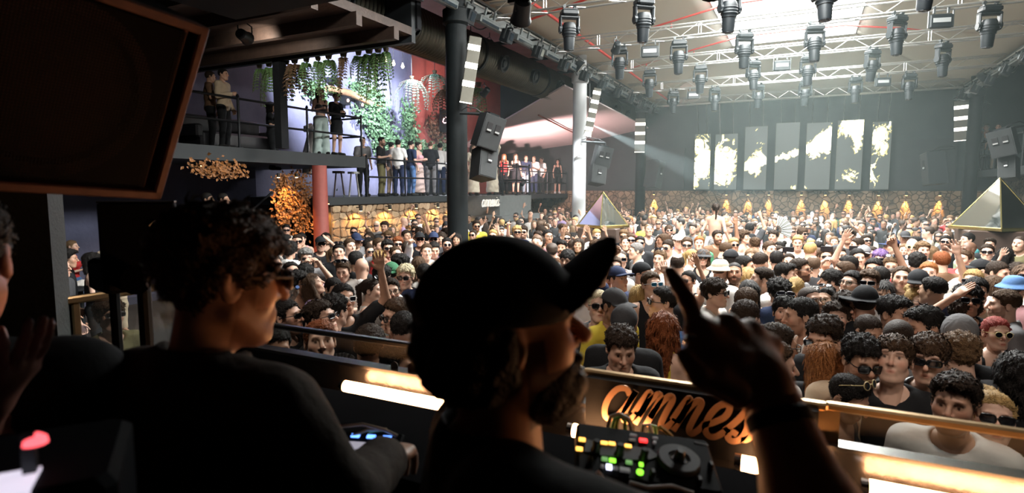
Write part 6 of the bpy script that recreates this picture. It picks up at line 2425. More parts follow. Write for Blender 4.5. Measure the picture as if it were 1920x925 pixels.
phone(1478, 468, 8.4, 'black phone held up sideways before the middle screens')
phone(1550, 467, 8.0, 'phone held up by the person with both hands at the face')
phone(1603, 466, 8.6, 'phone held up high near the last lit screen')
c = dep(549, 553, 4.4)
t = thing('plastic_bottle', 'clear plastic bottle held up behind the DJ in brown overshirt', 'bottle', c, 0, rot=(.3, .9, 0))
mb = MB(); mb.lathe([(.03, -.1), (.032, -.09), (.032, .05), (.012, .09), (.012, .105)], 16); mb.build('body', mat_glass('bottle_plastic', (.85, .9, .95), .08, 1.4, .25), t, smooth=True)
mb = MB(); mb.lathe([(.014, .103), (.014, .12)], 12); mb.build('cap', mat('cap_blue', (.1, .2, .5), .5), t)

# dancer on a podium
pd = thing('podium', 'round dark podium under the dancer above the crowd', 'podium', (POD[0], POD[1], 0))
mb = MB(); mb.lathe([(.5, 0), (.5, .52), (.46, .56)], 28); mb.build('drum', M_BLACKPAINT, pd)
mb = MB(); mb.lathe([(.47, .56), (.47, .585)], 28); mb.build('top', M_DARKSTEEL, pd)
A_DANCE = ((-.175, .02, 1.415), (-.27, .1, 1.16), (-.33, -.02, .93), 'relax', (1, 0, 0))
rz = math.atan2(-POD[0], POD[1])
o = person((POD[0], POD[1], .585), rz + R(160), 'f', (A_DANCE, mirror(A_DANCE)), 'woman', 0, 30, 0, 'light', 'ponytail', 'dark_brown', None, 'white', 'skirt', 'white', scale=.98, hh=.0095)
setp(o, 'dancer with bare back and white skirt on a podium above the crowd', 'person')
mb = MB()
for i in range(26):
    a_ = i / 26 * 6.283
    mb.tube([(.17 * math.cos(a_), .02 + .13 * math.sin(a_), 1.02), (.2 * math.cos(a_), .02 + .16 * math.sin(a_), .86), (.23 * math.cos(a_ + .1), .02 + .19 * math.sin(a_ + .1), .66)], [.02, .028, .012], 5)
mb.build('fringe_belt', mat('white_fringe', (.8, .78, .74), .7, var=.1), o, smooth=True)

# everyone further back: one low-detail mass, still built person by person
def low_person(sex, pose, hair, face):
    k = ('low', sex, pose, hair, face)
    if k in _cache: return _cache[k]
    V, F, T = body_arrays(sex, pose, face, 0, 0, 0, hb=.062, hh=.021, hd=.02, hands=pose != 'down')
    hv, _, _ = head_mesh(face, .021, 0)
    nh = len(hv)
    reg = np.zeros(len(V), np.int8)          # 0 skin 1 shirt 2 legs 3 hair 4 glasses
    P = [V[:, 0], V[:, 1], V[:, 2]]
    d = torso_field(P, sex)
    for a in pose_arms(pose, sex): d = np.minimum(d, arm_field(P, a, 1.0, 0, .6))
    body = np.ones(len(V), bool); body[-nh:] = False
    reg[body & (d < .03) & (V[:, 2] < 1.5)] = 1
    reg[body & (V[:, 2] < .9)] = 2
    hd = np.zeros(len(V), bool); hd[-nh:] = True
    gm = np.zeros(len(V), bool)
    gm[-nh:] = (np.abs(hv[:, 2] - .006) < .02) & (hv[:, 1] < -.045) & (np.abs(hv[:, 0]) < .075)
    parts = [(V, F, T)]
    if hair != 'bald':
        a, b, c = hair_arrays(hair, .024)
        parts.append((xf(a, head_matrix(0, 0)), b, c))
    V, F, T = joinV(parts)
    reg = np.concatenate([reg, np.full(len(V) - len(reg), 3, np.int8)])
    gm = np.concatenate([gm, np.zeros(len(V) - len(gm), bool)])
    _cache[k] = (V, F, T, reg, gm)
    return _cache[k]


chunks = []
LOWH = {'long_wavy': 'long_straight', 'bob': 'long_straight', 'quiff': 'crop', 'fade': 'crop', 'mop': 'curly', 'receding': 'buzz', 'ponytail': 'slick', 'bun': 'slick'}
for d in mass:
    pose = d['pose'] if d['pose'] in ('raise_r', 'raise_l', 'phone', 'fist_r') else 'down'
    hair = LOWH.get(d['hair'], d['hair'])
    V, F, T, reg, gm = low_person(d['sex'], pose, hair, 'woman' if d['sex'] == 'f' else 'man')
    C_ = T.copy()
    sk = np.array(SKINS[d['skin']]); C_[reg == 0] *= sk
    C_[reg == 1] = CLOTHC[d['scol']]; C_[reg == 2] = (.03, .03, .035); C_[reg == 3] = HAIRC[d['hcol']]
    if d['gl'] and not d['gh']: C_[gm] = (.01, .01, .012)
    M = Matrix.Translation((d['x'], d['y'], 0)) @ Matrix.Rotation(math.atan2(-d['x'], d['y']) + R(d['face']), 4, 'Z') @ Matrix.Scale(d['scale'], 4)
    chunks.append((xf(V, M), F, C_))
m, nt, b_ = _nodes('crowd_mass')
a = nt.nodes.new('ShaderNodeAttribute'); a.attribute_name = 'tint'
nt.links.new(a.outputs['Color'], b_.inputs['Base Color']); b_.inputs['Roughness'].default_value = .7
V, F, T = joinV(chunks)
o = link('crowd', np_mesh('crowd', V, F, m, attr=T))
setp(o, 'dense far crowd filling the dance floor up to the stone wall', 'crowd', None, 'stuff')
print('CROWD', len(ind), 'individuals', len(mass), 'mass', len(F) * 2, 'triangles')


# ------------------------------------------------------------------ guests on the balconies
def guest(px, feet_y, D, z, label, facing=0, **kw):
    p = dep(px, feet_y, D)
    x, y = p.x, p.y
    o = person((x, y, z), math.atan2(-x, y) + R(facing), shoes=kw.pop('shoes', True), hh=.0095, **kw)
    return setp(o, label, 'person', kw.get('group', 'guests on the balconies'))


UZ, LZ, RZ_ = 3.51, 2.40, 3.3


def guest_x(px, x, z, label, facing=0, **kw):
    """stands at world X on the deck, at the photographed column"""
    d = ray(px, 356)
    y = d.y * x / d.x
    o = person((x, y, z), math.atan2(-x, y) + R(facing), shoes=kw.pop('shoes', True), hh=.0095, **kw)
    return setp(o, label, 'person', 'guests on the balconies')


guest_x(606, -11.4, UZ, 'person in dark bandeau and wide pale trousers at the upper railing', 25, sex='f', pose='chest', skin='light', hair='long_straight', hcol='dark_brown', shirt='bandeau', scol='charcoal', legs='wide_trousers', lcol=(.42, .52, .50), scale=.98)
guest_x(635, -11.4, UZ, 'person in short black dress and black jacket at the upper railing corner', 40, sex='f', pose='hold', skin='light', hair='slick', hcol='dark_brown', shirt='long', scol='black', legs='skirt', lcol='black', glasses='square', scale=.96)
guest_x(428, -11.7, UZ, 'person in patterned pale knit shirt leaning on the upper railing', 60, sex='m', pose='chest', skin='tan', hair='crop', hcol='black', shirt='long', scol='beige', legs='trousers', lcol='black')
guest_x(404, -12.2, UZ, 'dim person in tan shirt behind the pale knit shirt', 90, sex='m', pose='chest', skin='tan', hair='crop', hcol='dark_brown', shirt='tee', scol='brown', legs='trousers', lcol='black')
guest_x(515, -12.0, UZ - .42, 'dark figure in black sitting low beside the sofa', 80, sex='f', pose='chest', skin='olive', hair='bob', hcol='black', shirt='tee', scol='black', legs='trousers', lcol='black', scale=.95)
LOW = ((682, -11.9, 'person in printed dark shirt at the corner below the upper deck', 20, dict(sex='m', pose='chest', hair='crop', hcol='dark_brown', shirt='tee', scol='grey', lcol='black')),
       (717, -11.45, 'person in black T-shirt and khaki cargo trousers at the lower railing', 70, dict(sex='m', pose='chest', hair='fade', hcol='black', shirt='tee', scol='black', lcol='olive', beard=2)),
       (735, -12.3, 'person in pale grey shirt behind the khaki trousers', 140, dict(sex='m', pose='down', hair='crop', hcol='black', shirt='tee', scol='grey', lcol='beige')),
       (748, -11.5, 'person in white T-shirt and dark jeans, back to the lower railing', 165, dict(sex='m', pose='chest', hair='crop', hcol='black', shirt='tee', scol='white', lcol='navy')),
       (772, -11.5, 'person in navy T-shirt and blue jeans at the lower railing', 130, dict(sex='m', pose='down', hair='fade', hcol='black', shirt='tee', scol='navy', lcol='blue', beard=2)),
       (786, -11.6, 'person in long pale pink dress at the lower railing', 60, dict(sex='f', pose='hold', hair='bun', hcol='dark_brown', shirt='strap', scol='pink', legs='long_dress', lcol=(.55, .42, .38))),
       (808, -11.5, 'person in black T-shirt and black and white printed trousers', 175, dict(sex='m', pose='hold', hair='buzz', hcol='brown', shirt='tee', scol='black', lcol='grey', scale=1.04)),
       (826, -11.6, 'person in open white shirt beside the nearest column', 170, dict(sex='m', pose='down', hair='crop', hcol='black', shirt='long', scol='white', lcol='navy', scale=1.04)),
       (888, -10.4, 'person in cream dress behind the hanging speaker pair', 20, dict(sex='f', pose='down', hair='long_straight', hcol='brown', shirt='tee', scol='cream', legs='long_dress', lcol='cream')),
       (923, -10.3, 'person in long cream robe lifting one white sleeve on the lettered box', -20, dict(sex='f', pose='raise_l', hair='long_wavy', hcol='black', shirt='long', scol='cream', legs='long_dress', lcol='cream', scale=1.05)),
       (945, -11.9, 'person in red top behind the lettered box railing', -10, dict(sex='f', pose='down', hair='long_straight', hcol='ginger', shirt='tank', scol='red', lcol='black')),
       (967, -11.5, 'person in black playsuit with bare legs on the far balcony', 10, dict(sex='f', pose='hold', hair='long_wavy', hcol='brown', shirt='strap', scol='black', legs='shorts', lcol='black', skin='light')),
       (986, -11.5, 'person in dark T-shirt and light blue jeans on the far balcony', 20, dict(sex='m', pose='down', hair='crop', hcol='brown', shirt='tee', scol='navy', lcol=(.3, .42, .5))),
       (1001, -11.5, 'person in white T-shirt leaning over the far balcony rail', -20, dict(sex='m', pose='hold', hair='crop', hcol='light_brown', shirt='tee', scol='white', lcol='navy')),
       (1015, -11.6, 'person in white T-shirt and black trousers at the far balcony rail end', -40, dict(sex='m', pose='chest', hair='crop', hcol='dark_brown', shirt='tee', scol='white', lcol='black')),
       (1045, -11.5, 'dim person in black shorts and white socks on the far balcony', 10, dict(sex='f', pose='down', hair='long_straight', hcol='black', shirt='strap', scol='black', legs='shorts', lcol='black', shoes='white')))
for px, x, l, f, kw in LOW:
    kw = dict(kw); kw.setdefault('skin', 'light')
    guest_x(px, x, LZ, l, f, **kw)
for px, x, l, f, kw in ((1832, 5.95, 'person in black T-shirt on the far right balcony', -30, dict(sex='m', hair='crop', hcol='brown', shirt='tee', scol='black', lcol='black')),
                        (1800, 5.75, 'dim person in dark vest beside the far right column', -20, dict(sex='m', hair='crop', hcol='black', shirt='tank', scol='charcoal', lcol='black', pose='chest')),
                        (1861, 6.3, 'person in white shirt and beige trousers on the far right balcony', 0, dict(sex='m', hair='crop', hcol='black', shirt='long', scol='white', lcol='beige', pose='hold'))):
    d = ray(px, 356)
    yy = d.y * x / d.x
    kw = dict(kw)
    o = person((x, min(28.0, yy), RZ_), math.atan2(-x, yy) + R(f), shoes=True, hh=.0095, skin='light', **kw)
    setp(o, l, 'person', 'guests on the balconies')
# two dim guests on the stair below the upper balcony
for px, py, D, l, kw in ((388, 372, 11.5, 'dim guest in pale lilac shirt by the stair', dict(sex='m', hair='crop', hcol='black', shirt='long', scol='lilac', lcol='black')), (418, 372, 12.0, 'dim guest in black with a hand on the stair rail', dict(sex='m', hair='crop', hcol='black', shirt='long', scol='black', lcol='black', pose='chest'))):
    p = dep(px, py, D)
    setp(person((p.x, p.y, p.z - 1.66), math.atan2(-p.x, p.y) + R(70), skin='tan', hh=.0095, shoes=True, **kw), l, 'person', 'guests on the stair')
    mb = MB(); mb.box((p.x, p.y, (p.z - 1.66) / 2), (.9, .9, p.z - 1.66))
    setp(mb.build('stair_landing', M_STEP), 'dark landing under the %s' % ('lilac-shirted guest' if px < 400 else 'guest in black'), 'landing', None, 'structure')
# table with a white cloth at the left group
q = at(150, 535, 'z', 1.02)
tbl = thing('high_table', 'dark high table with a crumpled white cloth beside the seated group', 'table', (q.x, q.y, 0))
mb = MB(); mb.cbox((0, 0, 1.0), (.9, .7, .04), .01); mb.build('top', M_BLACKPAINT, tbl)
mb = MB(); mb.cyl((0, 0, .02), (0, 0, 1.0), .04, n=10); mb.build('stem', M_DARKSTEEL, tbl)
mb = MB(); mb.cyl((0, 0, 0), (0, 0, .025), .3, n=20); mb.build('foot', M_DARKSTEEL, tbl)
ax, P = grid((-.3, -.2, -.03), (.3, .2, .14), .014)
d_ = smin(ell(P, (0, 0, .01), (.24, .14, .05)), ell(P, (.08, .02, .04), (.12, .09, .05)), .05) + wob(P, 38, .012)
Vv, Ff = snet(smax(d_, -P[2], .005), ax)
o = link('cloth', np_mesh('cloth', Vv + np.array((q.x, q.y, 1.02), np.float32), Ff, mat('white_cloth', (.6, .56, .52), .9, var=.1)))
setp(o, 'crumpled white cloth on the dark high table', 'cloth')
M_TEALB = mat_glass('green_glass', (.2, .6, .3), .05, 1.5, .1)
for i, (dx, l) in enumerate(((-.32, 'short green glass on the high table'), (.36, 'tall clear glass on the high table'))):
    mb = MB(); mb.lathe([(.03, 0), (.035, .1 + .06 * i), (.032, .1 + .06 * i), (.027, .01)], 14, Matrix.Translation((q.x + dx, q.y, 1.02)))
    setp(mb.build('drinking_glass', M_TEALB if i == 0 else M_CLEAR, smooth=True), l, 'glass', 'glasses on the high table')


# ------------------------------------------------------------------ the DJ booth
M_BRASS = mat('brushed_brass', (.52, .36, .19), .3, 1.0, var=.2, scale=20)
M_CHROME = mat('dull_chrome', (.35, .34, .33), .25, 1.0, var=.15)
M_COUNTER = mat('scuffed_metal_counter', (.10, .10, .105), .22, .85, var=.4, scale=12, bump=.05)
M_BOOTHGLASS = mat_glass('booth_glass', (.86, .88, .87), .03, 1.55, .03)
M_TUBE = mat_emit('warm_tube', (1.0, .46, .19), 36.0)
M_COPPER = mat('copper_lettering', (.60, .34, .20), .4, .5, var=.15)
BY = 1.95
pw = thing('booth_parapet', 'black front parapet of the DJ booth with a metal ledge', 'parapet', (0, BY, .8), kind='structure')
mb = MB(); mb.box((.6, .03, .48), (7.0, .10, .98)); mb.build('front_panel', M_BLACKPAINT, pw)
mb = MB(); mb.box((.6, -.17, .90), (7.0, .34, .03)); mb.build('shelf', M_COUNTER, pw)
mb = MB(); mb.box((.6, -.02, .975), (7.0, .03, .13)); mb.build('upstand', M_COUNTER, pw)
mb = MB(); mb.box((.6, -.02, 1.045), (7.0, .06, .014)); mb.build('ledge_trim', M_CHROME, pw)
# glazed panels
XS = (-2.37, -1.42, -.68, .075, 1.9, 4.0)
LB = {0: 'long chrome-railed glass pane of the booth front, behind the brown overshirt', 1: 'glass pane of the booth front behind the capped DJ', 3: 'glass pane of the booth front reflecting the warm tube', 4: 'glass pane at the far right end of the booth front'}
for i in (0, 3, 4):
    x0, x1 = (XS[0], XS[2]) if i == 0 else (XS[i], XS[i + 1])
    t = thing('glass_panel', LB[i], 'glass panel', ((x0 + x1) / 2, BY, 1.85), group='glass panels of the booth front')
    mb = MB(); mb.box((0, 0, .045), (x1 - x0 - .02, .012, .11)); mb.build('pane', M_BOOTHGLASS, t)
    mb = MB(); mb.cbox((0, 0, .105), (x1 - x0, .032, .024), .006); mb.build('top_rail', M_BRASS if i else M_CHROME, t)
    for s in (-1, 1):
        mb = MB(); mb.box((s * ((x1 - x0) / 2 - .012), 0, .045), (.024 if i == 0 else .06, .024, .11)); mb.build('stile', M_BRASS if i else M_CHROME, t)
    if i == 0:
        for px, py, r1, r2 in ((742, 687, .019, .022), (775, 692, .022, .030)):
            q = at(px, py, 'y', BY)
            mb = MB(); mb.lathe([(1, 0), (1, .002)], 20, Matrix.Translation((q.x - (x0 + x1) / 2, -.007, q.z - 1.85)) @ Matrix.Rotation(math.pi / 2, 4, 'X') @ Matrix.Diagonal((r1, r2, 1, 1)))
            mb.build('paper_sticker', mat('pale_sticker', (.62, .55, .48), .8, var=.1), t)
# lettered middle panel
lp = thing('lettered_panel', 'black middle panel of the booth front with copper script', 'panel', (-.3, BY - .01, 1.85))
mb = MB(); mb.box((0, -.03, .0), (.72, .03, .2)); mb.build('board', M_BLACKPAINT, lp)
mb = MB(); mb.cbox((0, 0, .105), (.77, .034, .024), .006); mb.build('top_rail', M_BRASS, lp)
a0 = at(1112, 788, 'y', BY - .03); a1 = at(1395, 815, 'y', BY - .03)
_, w_ = script_word('amnes')
sz = .115
lt, wd = lettering(lp, 'amnesia', (at(1128, 790, 'y', BY - .06).x + .3, -.049, at(1128, 782, 'y', BY - .06).z - 1.85), (1, 0, 0), (0, 0, 1), sz, .006, M_COPPER, slant=.3, weight=.085, name='lettering')

# warm tubes on the shelf
for i, (x0, x1, l) in enumerate(((-1.72, -.9, 'glowing warm tube lamp between the two DJs'), (-.70, -.42, 'short warm tube lamp behind the capped head'), (-.16, .11, 'short warm tube lamp behind the pointing arm'), (.17, 1.3, 'long glowing warm tube lamp under the far right glass'), (1.36, 2.6, 'warm tube lamp beyond the long one'))):
    if not l: continue
    t = thing('tube_lamp', l, 'tube lamp', ((x0 + x1) / 2, BY - .115, 1.757), group='warm tube lamps on the booth shelf')
    L_ = x1 - x0
    mb = MB(); mb.cyl((-L_ / 2 + .02, 0, .02), (L_ / 2 - .02, 0, .02), .023, n=18); mb.build('tube', M_TUBE, t, smooth=True)
    for s in (-1, 1):
        mb = MB(); mb.cyl((s * (L_ / 2 - .02), 0, .02), (s * L_ / 2, 0, .02), .026, n=18); mb.build('end_cap', M_CHROME, t)
        mb = MB(); mb.box((s * (L_ / 2 - .05), 0, -.015), (.02, .03, .03)); mb.build('clip', M_CHROME, t)

# side rail on the left of the booth
sr = thing('side_rail', 'brass framed glass side rail of the booth beside the grey pillar', 'railing', (-3.8, 1.9, .8))
mb = MB(); mb.cbox((0, -.1, 1.16), (.05, 2.6, .045), .01); mb.build('top_rail', M_BRASS, sr)
for y in (-.12, -.02):
    mb = MB(); mb.cbox((0, y, .6), (.04, .045, 1.08), .008); mb.build('post', M_BRASS, sr)
mb = MB(); mb.box((0, .62, .62), (.012, 1.15, 1.0)); mb.build('pane', M_BOOTHGLASS, sr)
mb = MB(); mb.box((0, -.8, .62), (.012, 1.2, 1.0)); mb.build('pane', M_BOOTHGLASS, sr)

# console table and gear
tb = thing('console_table', 'black console table in front of the DJs', 'table', (-.75, 1.28, .8))
mb = MB(); mb.cbox((0, 0, 1.09), (2.1, .42, .05), .01); mb.build('top', mat('matt_black_top', (.006, .006, .007), .95, var=.3, spec=.02), tb)
for sx in (-1, 1):
    for sy in (-1, 1):
        mb = MB(); mb.box((sx * .95, sy * .17, .535), (.06, .06, 1.07)); mb.build('leg', M_DARKSTEEL, tb)
TZ0 = 1.915
M_CTRL = mat('controller_black', (.008, .009, .011), .65, 0, var=.2, scale=30, spec=.05)
M_CTRLGREY = mat('controller_grey', (.13, .135, .14), .6, 0, var=.1, spec=.2)
M_KNOB = mat('knob_black', (.012, .012, .013), .5, var=.1)
M_KNOBTOP = mat('knob_grey', (.06, .063, .068), .55, 0, var=.1, spec=.2)
BTN = {k: mat_emit('button_' + k, c, s) for k, c, s in (('amber', (1, .48, .08), 2.4), ('green', (.3, .95, .05), 1.6), ('dim_green', (.18, .42, .12), .6), ('red', (1, .03, .03), 2.2), ('white', (.75, .78, 1), 2.6), ('blue', (.12, .3, 1), 3.0), ('grey', (.35, .35, .35), .15))}
nl, nr, fl_, fr_ = dep(1071, 882, 1.235), dep(1343, 921, 1.215), dep(1090, 795, 1.385), dep(1340, 829, 1.365)
cx = ((nr - nl) + (fr_ - fl_)).normalized()
cy_ = ((fl_ - nl) + (fr_ - nr)).normalized()
cn = cx.cross(cy_).normalized(); cy_ = cn.cross(cx)
cc = (nl + nr + fl_ + fr_) / 4
CW, CD = .305, .172
ct = thing('effects_controller', 'black effects controller with lit buttons and a round dial', 'DJ controller', cc, rot=Matrix((cx, cy_, cn)).transposed().to_euler())
mb = MB(); mb.cbox((0, 0, -.024), (CW, CD, .048), .005); mb.build('body', M_CTRL, ct)


def on_ctrl(px, py):
    """controller-plane point below a photographed position"""
    d = ray(px, py)
    tt = (cc - _C).dot(cn) / d.dot(cn)
    q = _C + d * tt - cc
    return q.dot(cx), q.dot(cy_)


def zpx(u, v):
    return 1040 + u / 5.606, 760 + v / 5.606


def button(u, v, w, h, kind, nm='button', round_=False):
    x, y = on_ctrl(*zpx(u, v))
    mb = MB()
    if round_: mb.cyl((x, y, 0), (x, y, .005), w / 2, n=16)
    else: mb.cbox((x, y, .002), (w, h, .006), .001)
    mb.build(nm, BTN[kind], ct)


for u, v in ((287, 370), (257, 468), (520, 408), (600, 415), (770, 440)): button(u, v, .015, .0095, 'amber')
for u, v, k in ((525, 575, 'dim_green'), (607, 590, 'green'), (780, 610, 'dim_green')): button(u, v, .014, .010, k)
button(908, 633, .009, .010, 'green'); button(895, 715, .015, .015, 'green', round_=True)
button(570, 660, .012, .014, 'white'); button(500, 652, .007, .008, 'grey'); button(640, 672, .010, .009, 'grey'); button(735, 690, .022, .012, 'grey')
button(930, 380, .018, .011, 'red', 'display'); button(825, 325, .016, .006, 'grey'); button(815, 372, .015, .005, 'grey'); button(1055, 355, .012, .006, 'grey'); button(1048, 403, .008, .006, 'grey', round_=True)
for u0, u1, v0, v1 in ((310, 400, 365, 500), (470, 640, 400, 540), (715, 900, 430, 580)):
    c_ = [on_ctrl(*zpx(*q_)) for q_ in ((u0, v1 - 10), (u1, v1 + 8), (u1 + 15, v0 + 20), (u0 + 20, v0))]
    mb = MB(); mb.prism(c_, .0005, .002); mb.build('grey_field', M_CTRLGREY, ct)
c_ = [on_ctrl(*zpx(*q_)) for q_ in ((975, 585), (1105, 545), (985, 455))]
mb = MB(); mb.prism(c_, .0005, .002); mb.build('grey_arrow', M_CTRLGREY, ct)
for u, v in ((428, 440), (675, 480), (930, 530)):
    x, y = on_ctrl(*zpx(u, v + 40))
    mb = MB(); mb.lathe([(.0105, 0), (.0105, .004), (.008, .008), (.0088, .024), (.0075, .027)], 18, Matrix.Translation((x, y, 0))); k_ = mb.build('knob', M_KNOB, ct, smooth=True)
    mb = MB(); mb.cyl((x, y, .027), (x, y, .0285), .0062, n=16); mb.build('knob_cap', M_KNOBTOP, k_)
x, y = on_ctrl(*zpx(1300, 600))
T_ = Matrix.Translation((x, y, 0))
mb = MB(); mb.lathe([(.047, 0), (.047, .010), (.044, .013), (.024, .013), (.022, .010)], 40, T_); dl = mb.build('dial_ring', M_KNOBTOP, ct, smooth=True)
mb = MB(); mb.lathe([(.0225, .006), (.019, .012), (.013, .009), (.012, .006)], 30, T_); mb.build('dial_recess', M_CHROME, dl, smooth=True)
mb = MB(); mb.lathe([(.0125, .004), (.0115, .020), (.0095, .030), (.008, .032)], 24, T_); k_ = mb.build('dial_knob', M_KNOB, dl, smooth=True)
for u, v in ((1635, 660), (1515, 820), (1025, 740), (370, 610)):
    x, y = on_ctrl(*zpx(u, v))
    mb = MB(); mb.cbox((x, y, .006), (.009, .016, .016), .002); mb.build('switch', M_KNOB, ct)
x0_, y0_ = on_ctrl(*zpx(1480, 395))
for k in range(7):
    mb = MB(); mb.box((x0_ + .0045 * k, y0_ - .0006 * k, .0006), (.003, .0045, .0012)); mb.build('name_mark', M_CTRLGREY, ct)
st_ = thing('controller_stand', 'black riser under the effects controller', 'stand', (cc.x, cc.y, TZ0))
hz_ = cc.z - .052 - TZ0
mb = MB(); mb.box((0, .01, .012), (.26, .14, .024)); mb.build('foot', M_DARKSTEEL, st_)
mb = MB(); mb.box((0, .01, hz_ / 2), (.2, .1, max(.03, hz_ - .01))); mb.build('body', M_BLACKPAINT, st_)
# cables rising behind the controller
for i, (pts, col, l) in enumerate((
        (((1140, 800), (1145, 782), (1160, 776), (1178, 786), (1184, 806)), (.55, .55, .5), 'grey cable looping behind the controller'),
        (((1148, 802), (1152, 786), (1163, 781), (1172, 790)), (.25, .62, .15), 'bright green cable looping behind the controller'),
        (((1156, 800), (1160, 780), (1176, 778), (1186, 800), (1186, 812)), (.5, .32, .05), 'ochre cable looping behind the controller'),
        (((1203, 812), (1207, 798), (1217, 797), (1222, 812)), (.75, .72, .68), 'white cable plug behind the controller display'),
        (((1218, 812), (1222, 797), (1228, 800), (1230, 815)), (.35, .65, .2), 'short green cable behind the controller display'),
        (((1226, 812), (1238, 801), (1252, 812), (1262, 822)), (.45, .28, .08), 'brown cable behind the round dial'))):
    P_ = [dep(a, b, 1.42 + .01 * i) for a, b in pts]
    mb = MB(); mb.tube([P_[0] + Vector((0, 0, -.05))] + P_ + [P_[-1] + Vector((0, 0, -.06))], .0052, 8)
    setp(mb.build('audio_cable', mat('cable_colour_%d' % i, col, .5, var=.1), smooth=True), l, 'cable', 'cables behind the controller')
for i, (pts, col, l) in enumerate((
        (((612, 815), (640, 800), (680, 796), (720, 806), (745, 818)), (.45, .35, .25), 'tan cable arching over the small lit unit'),
        (((660, 818), (690, 806), (725, 806)), (.4, .3, .18), 'thin brown cable over the small lit unit'),
        (((682, 820), (700, 808), (722, 806)), (.3, .55, .2), 'green cable over the small lit unit'),
        (((1180, 905), (1215, 915), (1260, 912), (1300, 925)), (.6, .6, .58), 'white cable in front of the controller'),
        (((1120, 885), (1138, 905), (1150, 925)), (.7, .45, .35), 'peach cable beside the controller corner'))):
    P_ = [dep(a, b, (1.5 if i < 3 else 1.15) + .01 * i) for a, b in pts]
    mb = MB(); mb.tube(P_, .0045, 8)
    setp(mb.build('audio_cable', mat('cable_shade_%d' % i, col, .5, var=.1), smooth=True), l, 'cable', 'cables on the console')
# small unit with blue lights and a bright screen
uc = dep(686, 842, 1.46)
un = thing('touch_unit', 'small black unit with blue keys and a pale lit screen', 'DJ unit', (uc.x, uc.y, uc.z), rot=(Matrix.Rotation(YAW * .7, 4, 'Z') @ Matrix.Rotation(.35, 4, 'X')).to_euler())
mb = MB(); mb.cbox((0, 0, -.02), (.16, .13, .03), .004); mb.build('body', M_CTRL, un)
mb = MB(); mb.box((-.005, -.012, -.003), (.13, .07, .004)); mb.build('screen', mat_emit('unit_screen', (.75, .72, .85), .4), un)
for k in range(3):
    mb = MB(); mb.box((-.045 + .042 * k, .045, -.003), (.022, .010, .004)); mb.build('key', BTN['blue'], un)
mb = MB(); mb.box((0, .02, -.06), (.12, .08, .06)); mb.build('foot', M_BLACKPAINT, un)

# near left: monitor speaker, grey pillar, black flat unit, video camera, blurred gear with a red lamp
BR, TR, BL = dep(289, 366, 1.60), dep(380, 46, 1.50), dep(-260, 333, 1.10)
u_ = (TR - BR); hgt = u_.length; u_.normalize()
v_ = (BL - BR); v_ = (v_ - u_ * v_.dot(u_)); v_.normalize()
nrm = v_.cross(u_).normalized()
if nrm.dot(_C - BR) < 0: nrm = -nrm
wid = .62
Mx = Matrix((-v_, -nrm, u_)).transposed()
sp = thing('monitor_speaker', 'huge dark booth loudspeaker hanging close to the camera, rusty edges', 'loudspeaker', BR + v_ * wid / 2 - nrm * .0, rot=Mx.to_euler())
M_RUST = mat('worn_edge', (.07, .025, .018), .6, .3, var=.5, scale=30)
mb = MB(); mb.box((0, .26, hgt / 2), (wid, .5, hgt)); mb.build('cabinet', mat('speaker_black', (.004, .004, .005), .8, var=.3, spec=.05), sp)
for x, z, dx, dz in ((wid / 2 - .012, hgt / 2, .024, hgt), (-wid / 2 + .012, hgt / 2, .024, hgt), (0, .012, wid, .024), (0, hgt - .012, wid, .024)):
    mb = MB(); mb.cbox((x, -.01, z), (dx, .05, dz), .004); mb.build('frame_bar', M_RUST, sp)
mb = MB(); mb.cbox((wid / 2 - .045, -.004, hgt / 2), (.012, .02, hgt - .05), .003); mb.build('frame_bar', M_RUST, sp)
mb = MB(); Mc = Matrix.Translation((.02, .0, hgt * .5)) @ Matrix.Rotation(math.pi / 2, 4, 'X')
mb.lathe([(.205, -.005), (.205, .015), (.175, .015), (.165, -.01), (.05, -.09), (.001, -.07)], 40, Mc); mb.build('woofer', mat('woofer_ring', (.10, .035, .025), .5, .2, var=.4), sp, smooth=True)


def grille_mat():
    m = bpy.data.materials.new('perforated_grille'); m.use_nodes = True
    nt = m.node_tree; N, L = nt.nodes, nt.links
    b = N['Principled BSDF']; b.inputs['Base Color'].default_value = (.004, .004, .005, 1); b.inputs['Roughness'].default_value = .6; b.inputs['Specular IOR Level'].default_value = .05
    tc = N.new('ShaderNodeTexCoord'); vo = N.new('ShaderNodeTexVoronoi'); vo.inputs['Scale'].default_value = 150; vo.inputs['Randomness'].default_value = .0
    L.new(tc.outputs['Object'], vo.inputs['Vector'])
    mr = N.new('ShaderNodeMath'); mr.operation = 'GREATER_THAN'; mr.inputs[1].default_value = .44
    L.new(vo.outputs['Distance'], mr.inputs[0]); L.new(mr.outputs[0], b.inputs['Alpha'])
    return m


mb = MB(); mb.box((0, -.024, hgt / 2), (wid - .1, .004, hgt - .06)); mb.build('grille', grille_mat(), sp)
mb = MB(); mb.cyl((0, .25, hgt), (0, .25, hgt + .5), .03, n=8); mb.build('hanging_pole', M_DARKSTEEL, sp)
q = dep(30, 470, 3.1)
mb = MB(); mb.box((q.x - .06, q.y, 1.85), (.42, .42, 3.7), Matrix.Rotation(YAW + .5, 3, 'Z'))
setp(mb.build('column', mat('grey_green_pillar', (.022, .027, .027), .7, var=.3, scale=4, bump=.3)), 'grey-green pillar beside the clapping man', 'pillar', None, 'structure')
q = dep(262, 452, 2.3)
t = thing('flat_monitor', 'black flat monitor with a silver top edge behind the DJ in brown overshirt', 'monitor', (q.x, q.y, .8), YAW + .35)
mb = MB(); mb.cbox((0, 0, q.z - .8), (.26, .05, .3), .006); mb.build('case', M_CTRL, t)
mb = MB(); mb.box((0, 0, q.z - .8 + .153), (.26, .05, .006)); mb.build('top_edge', M_CHROME, t)
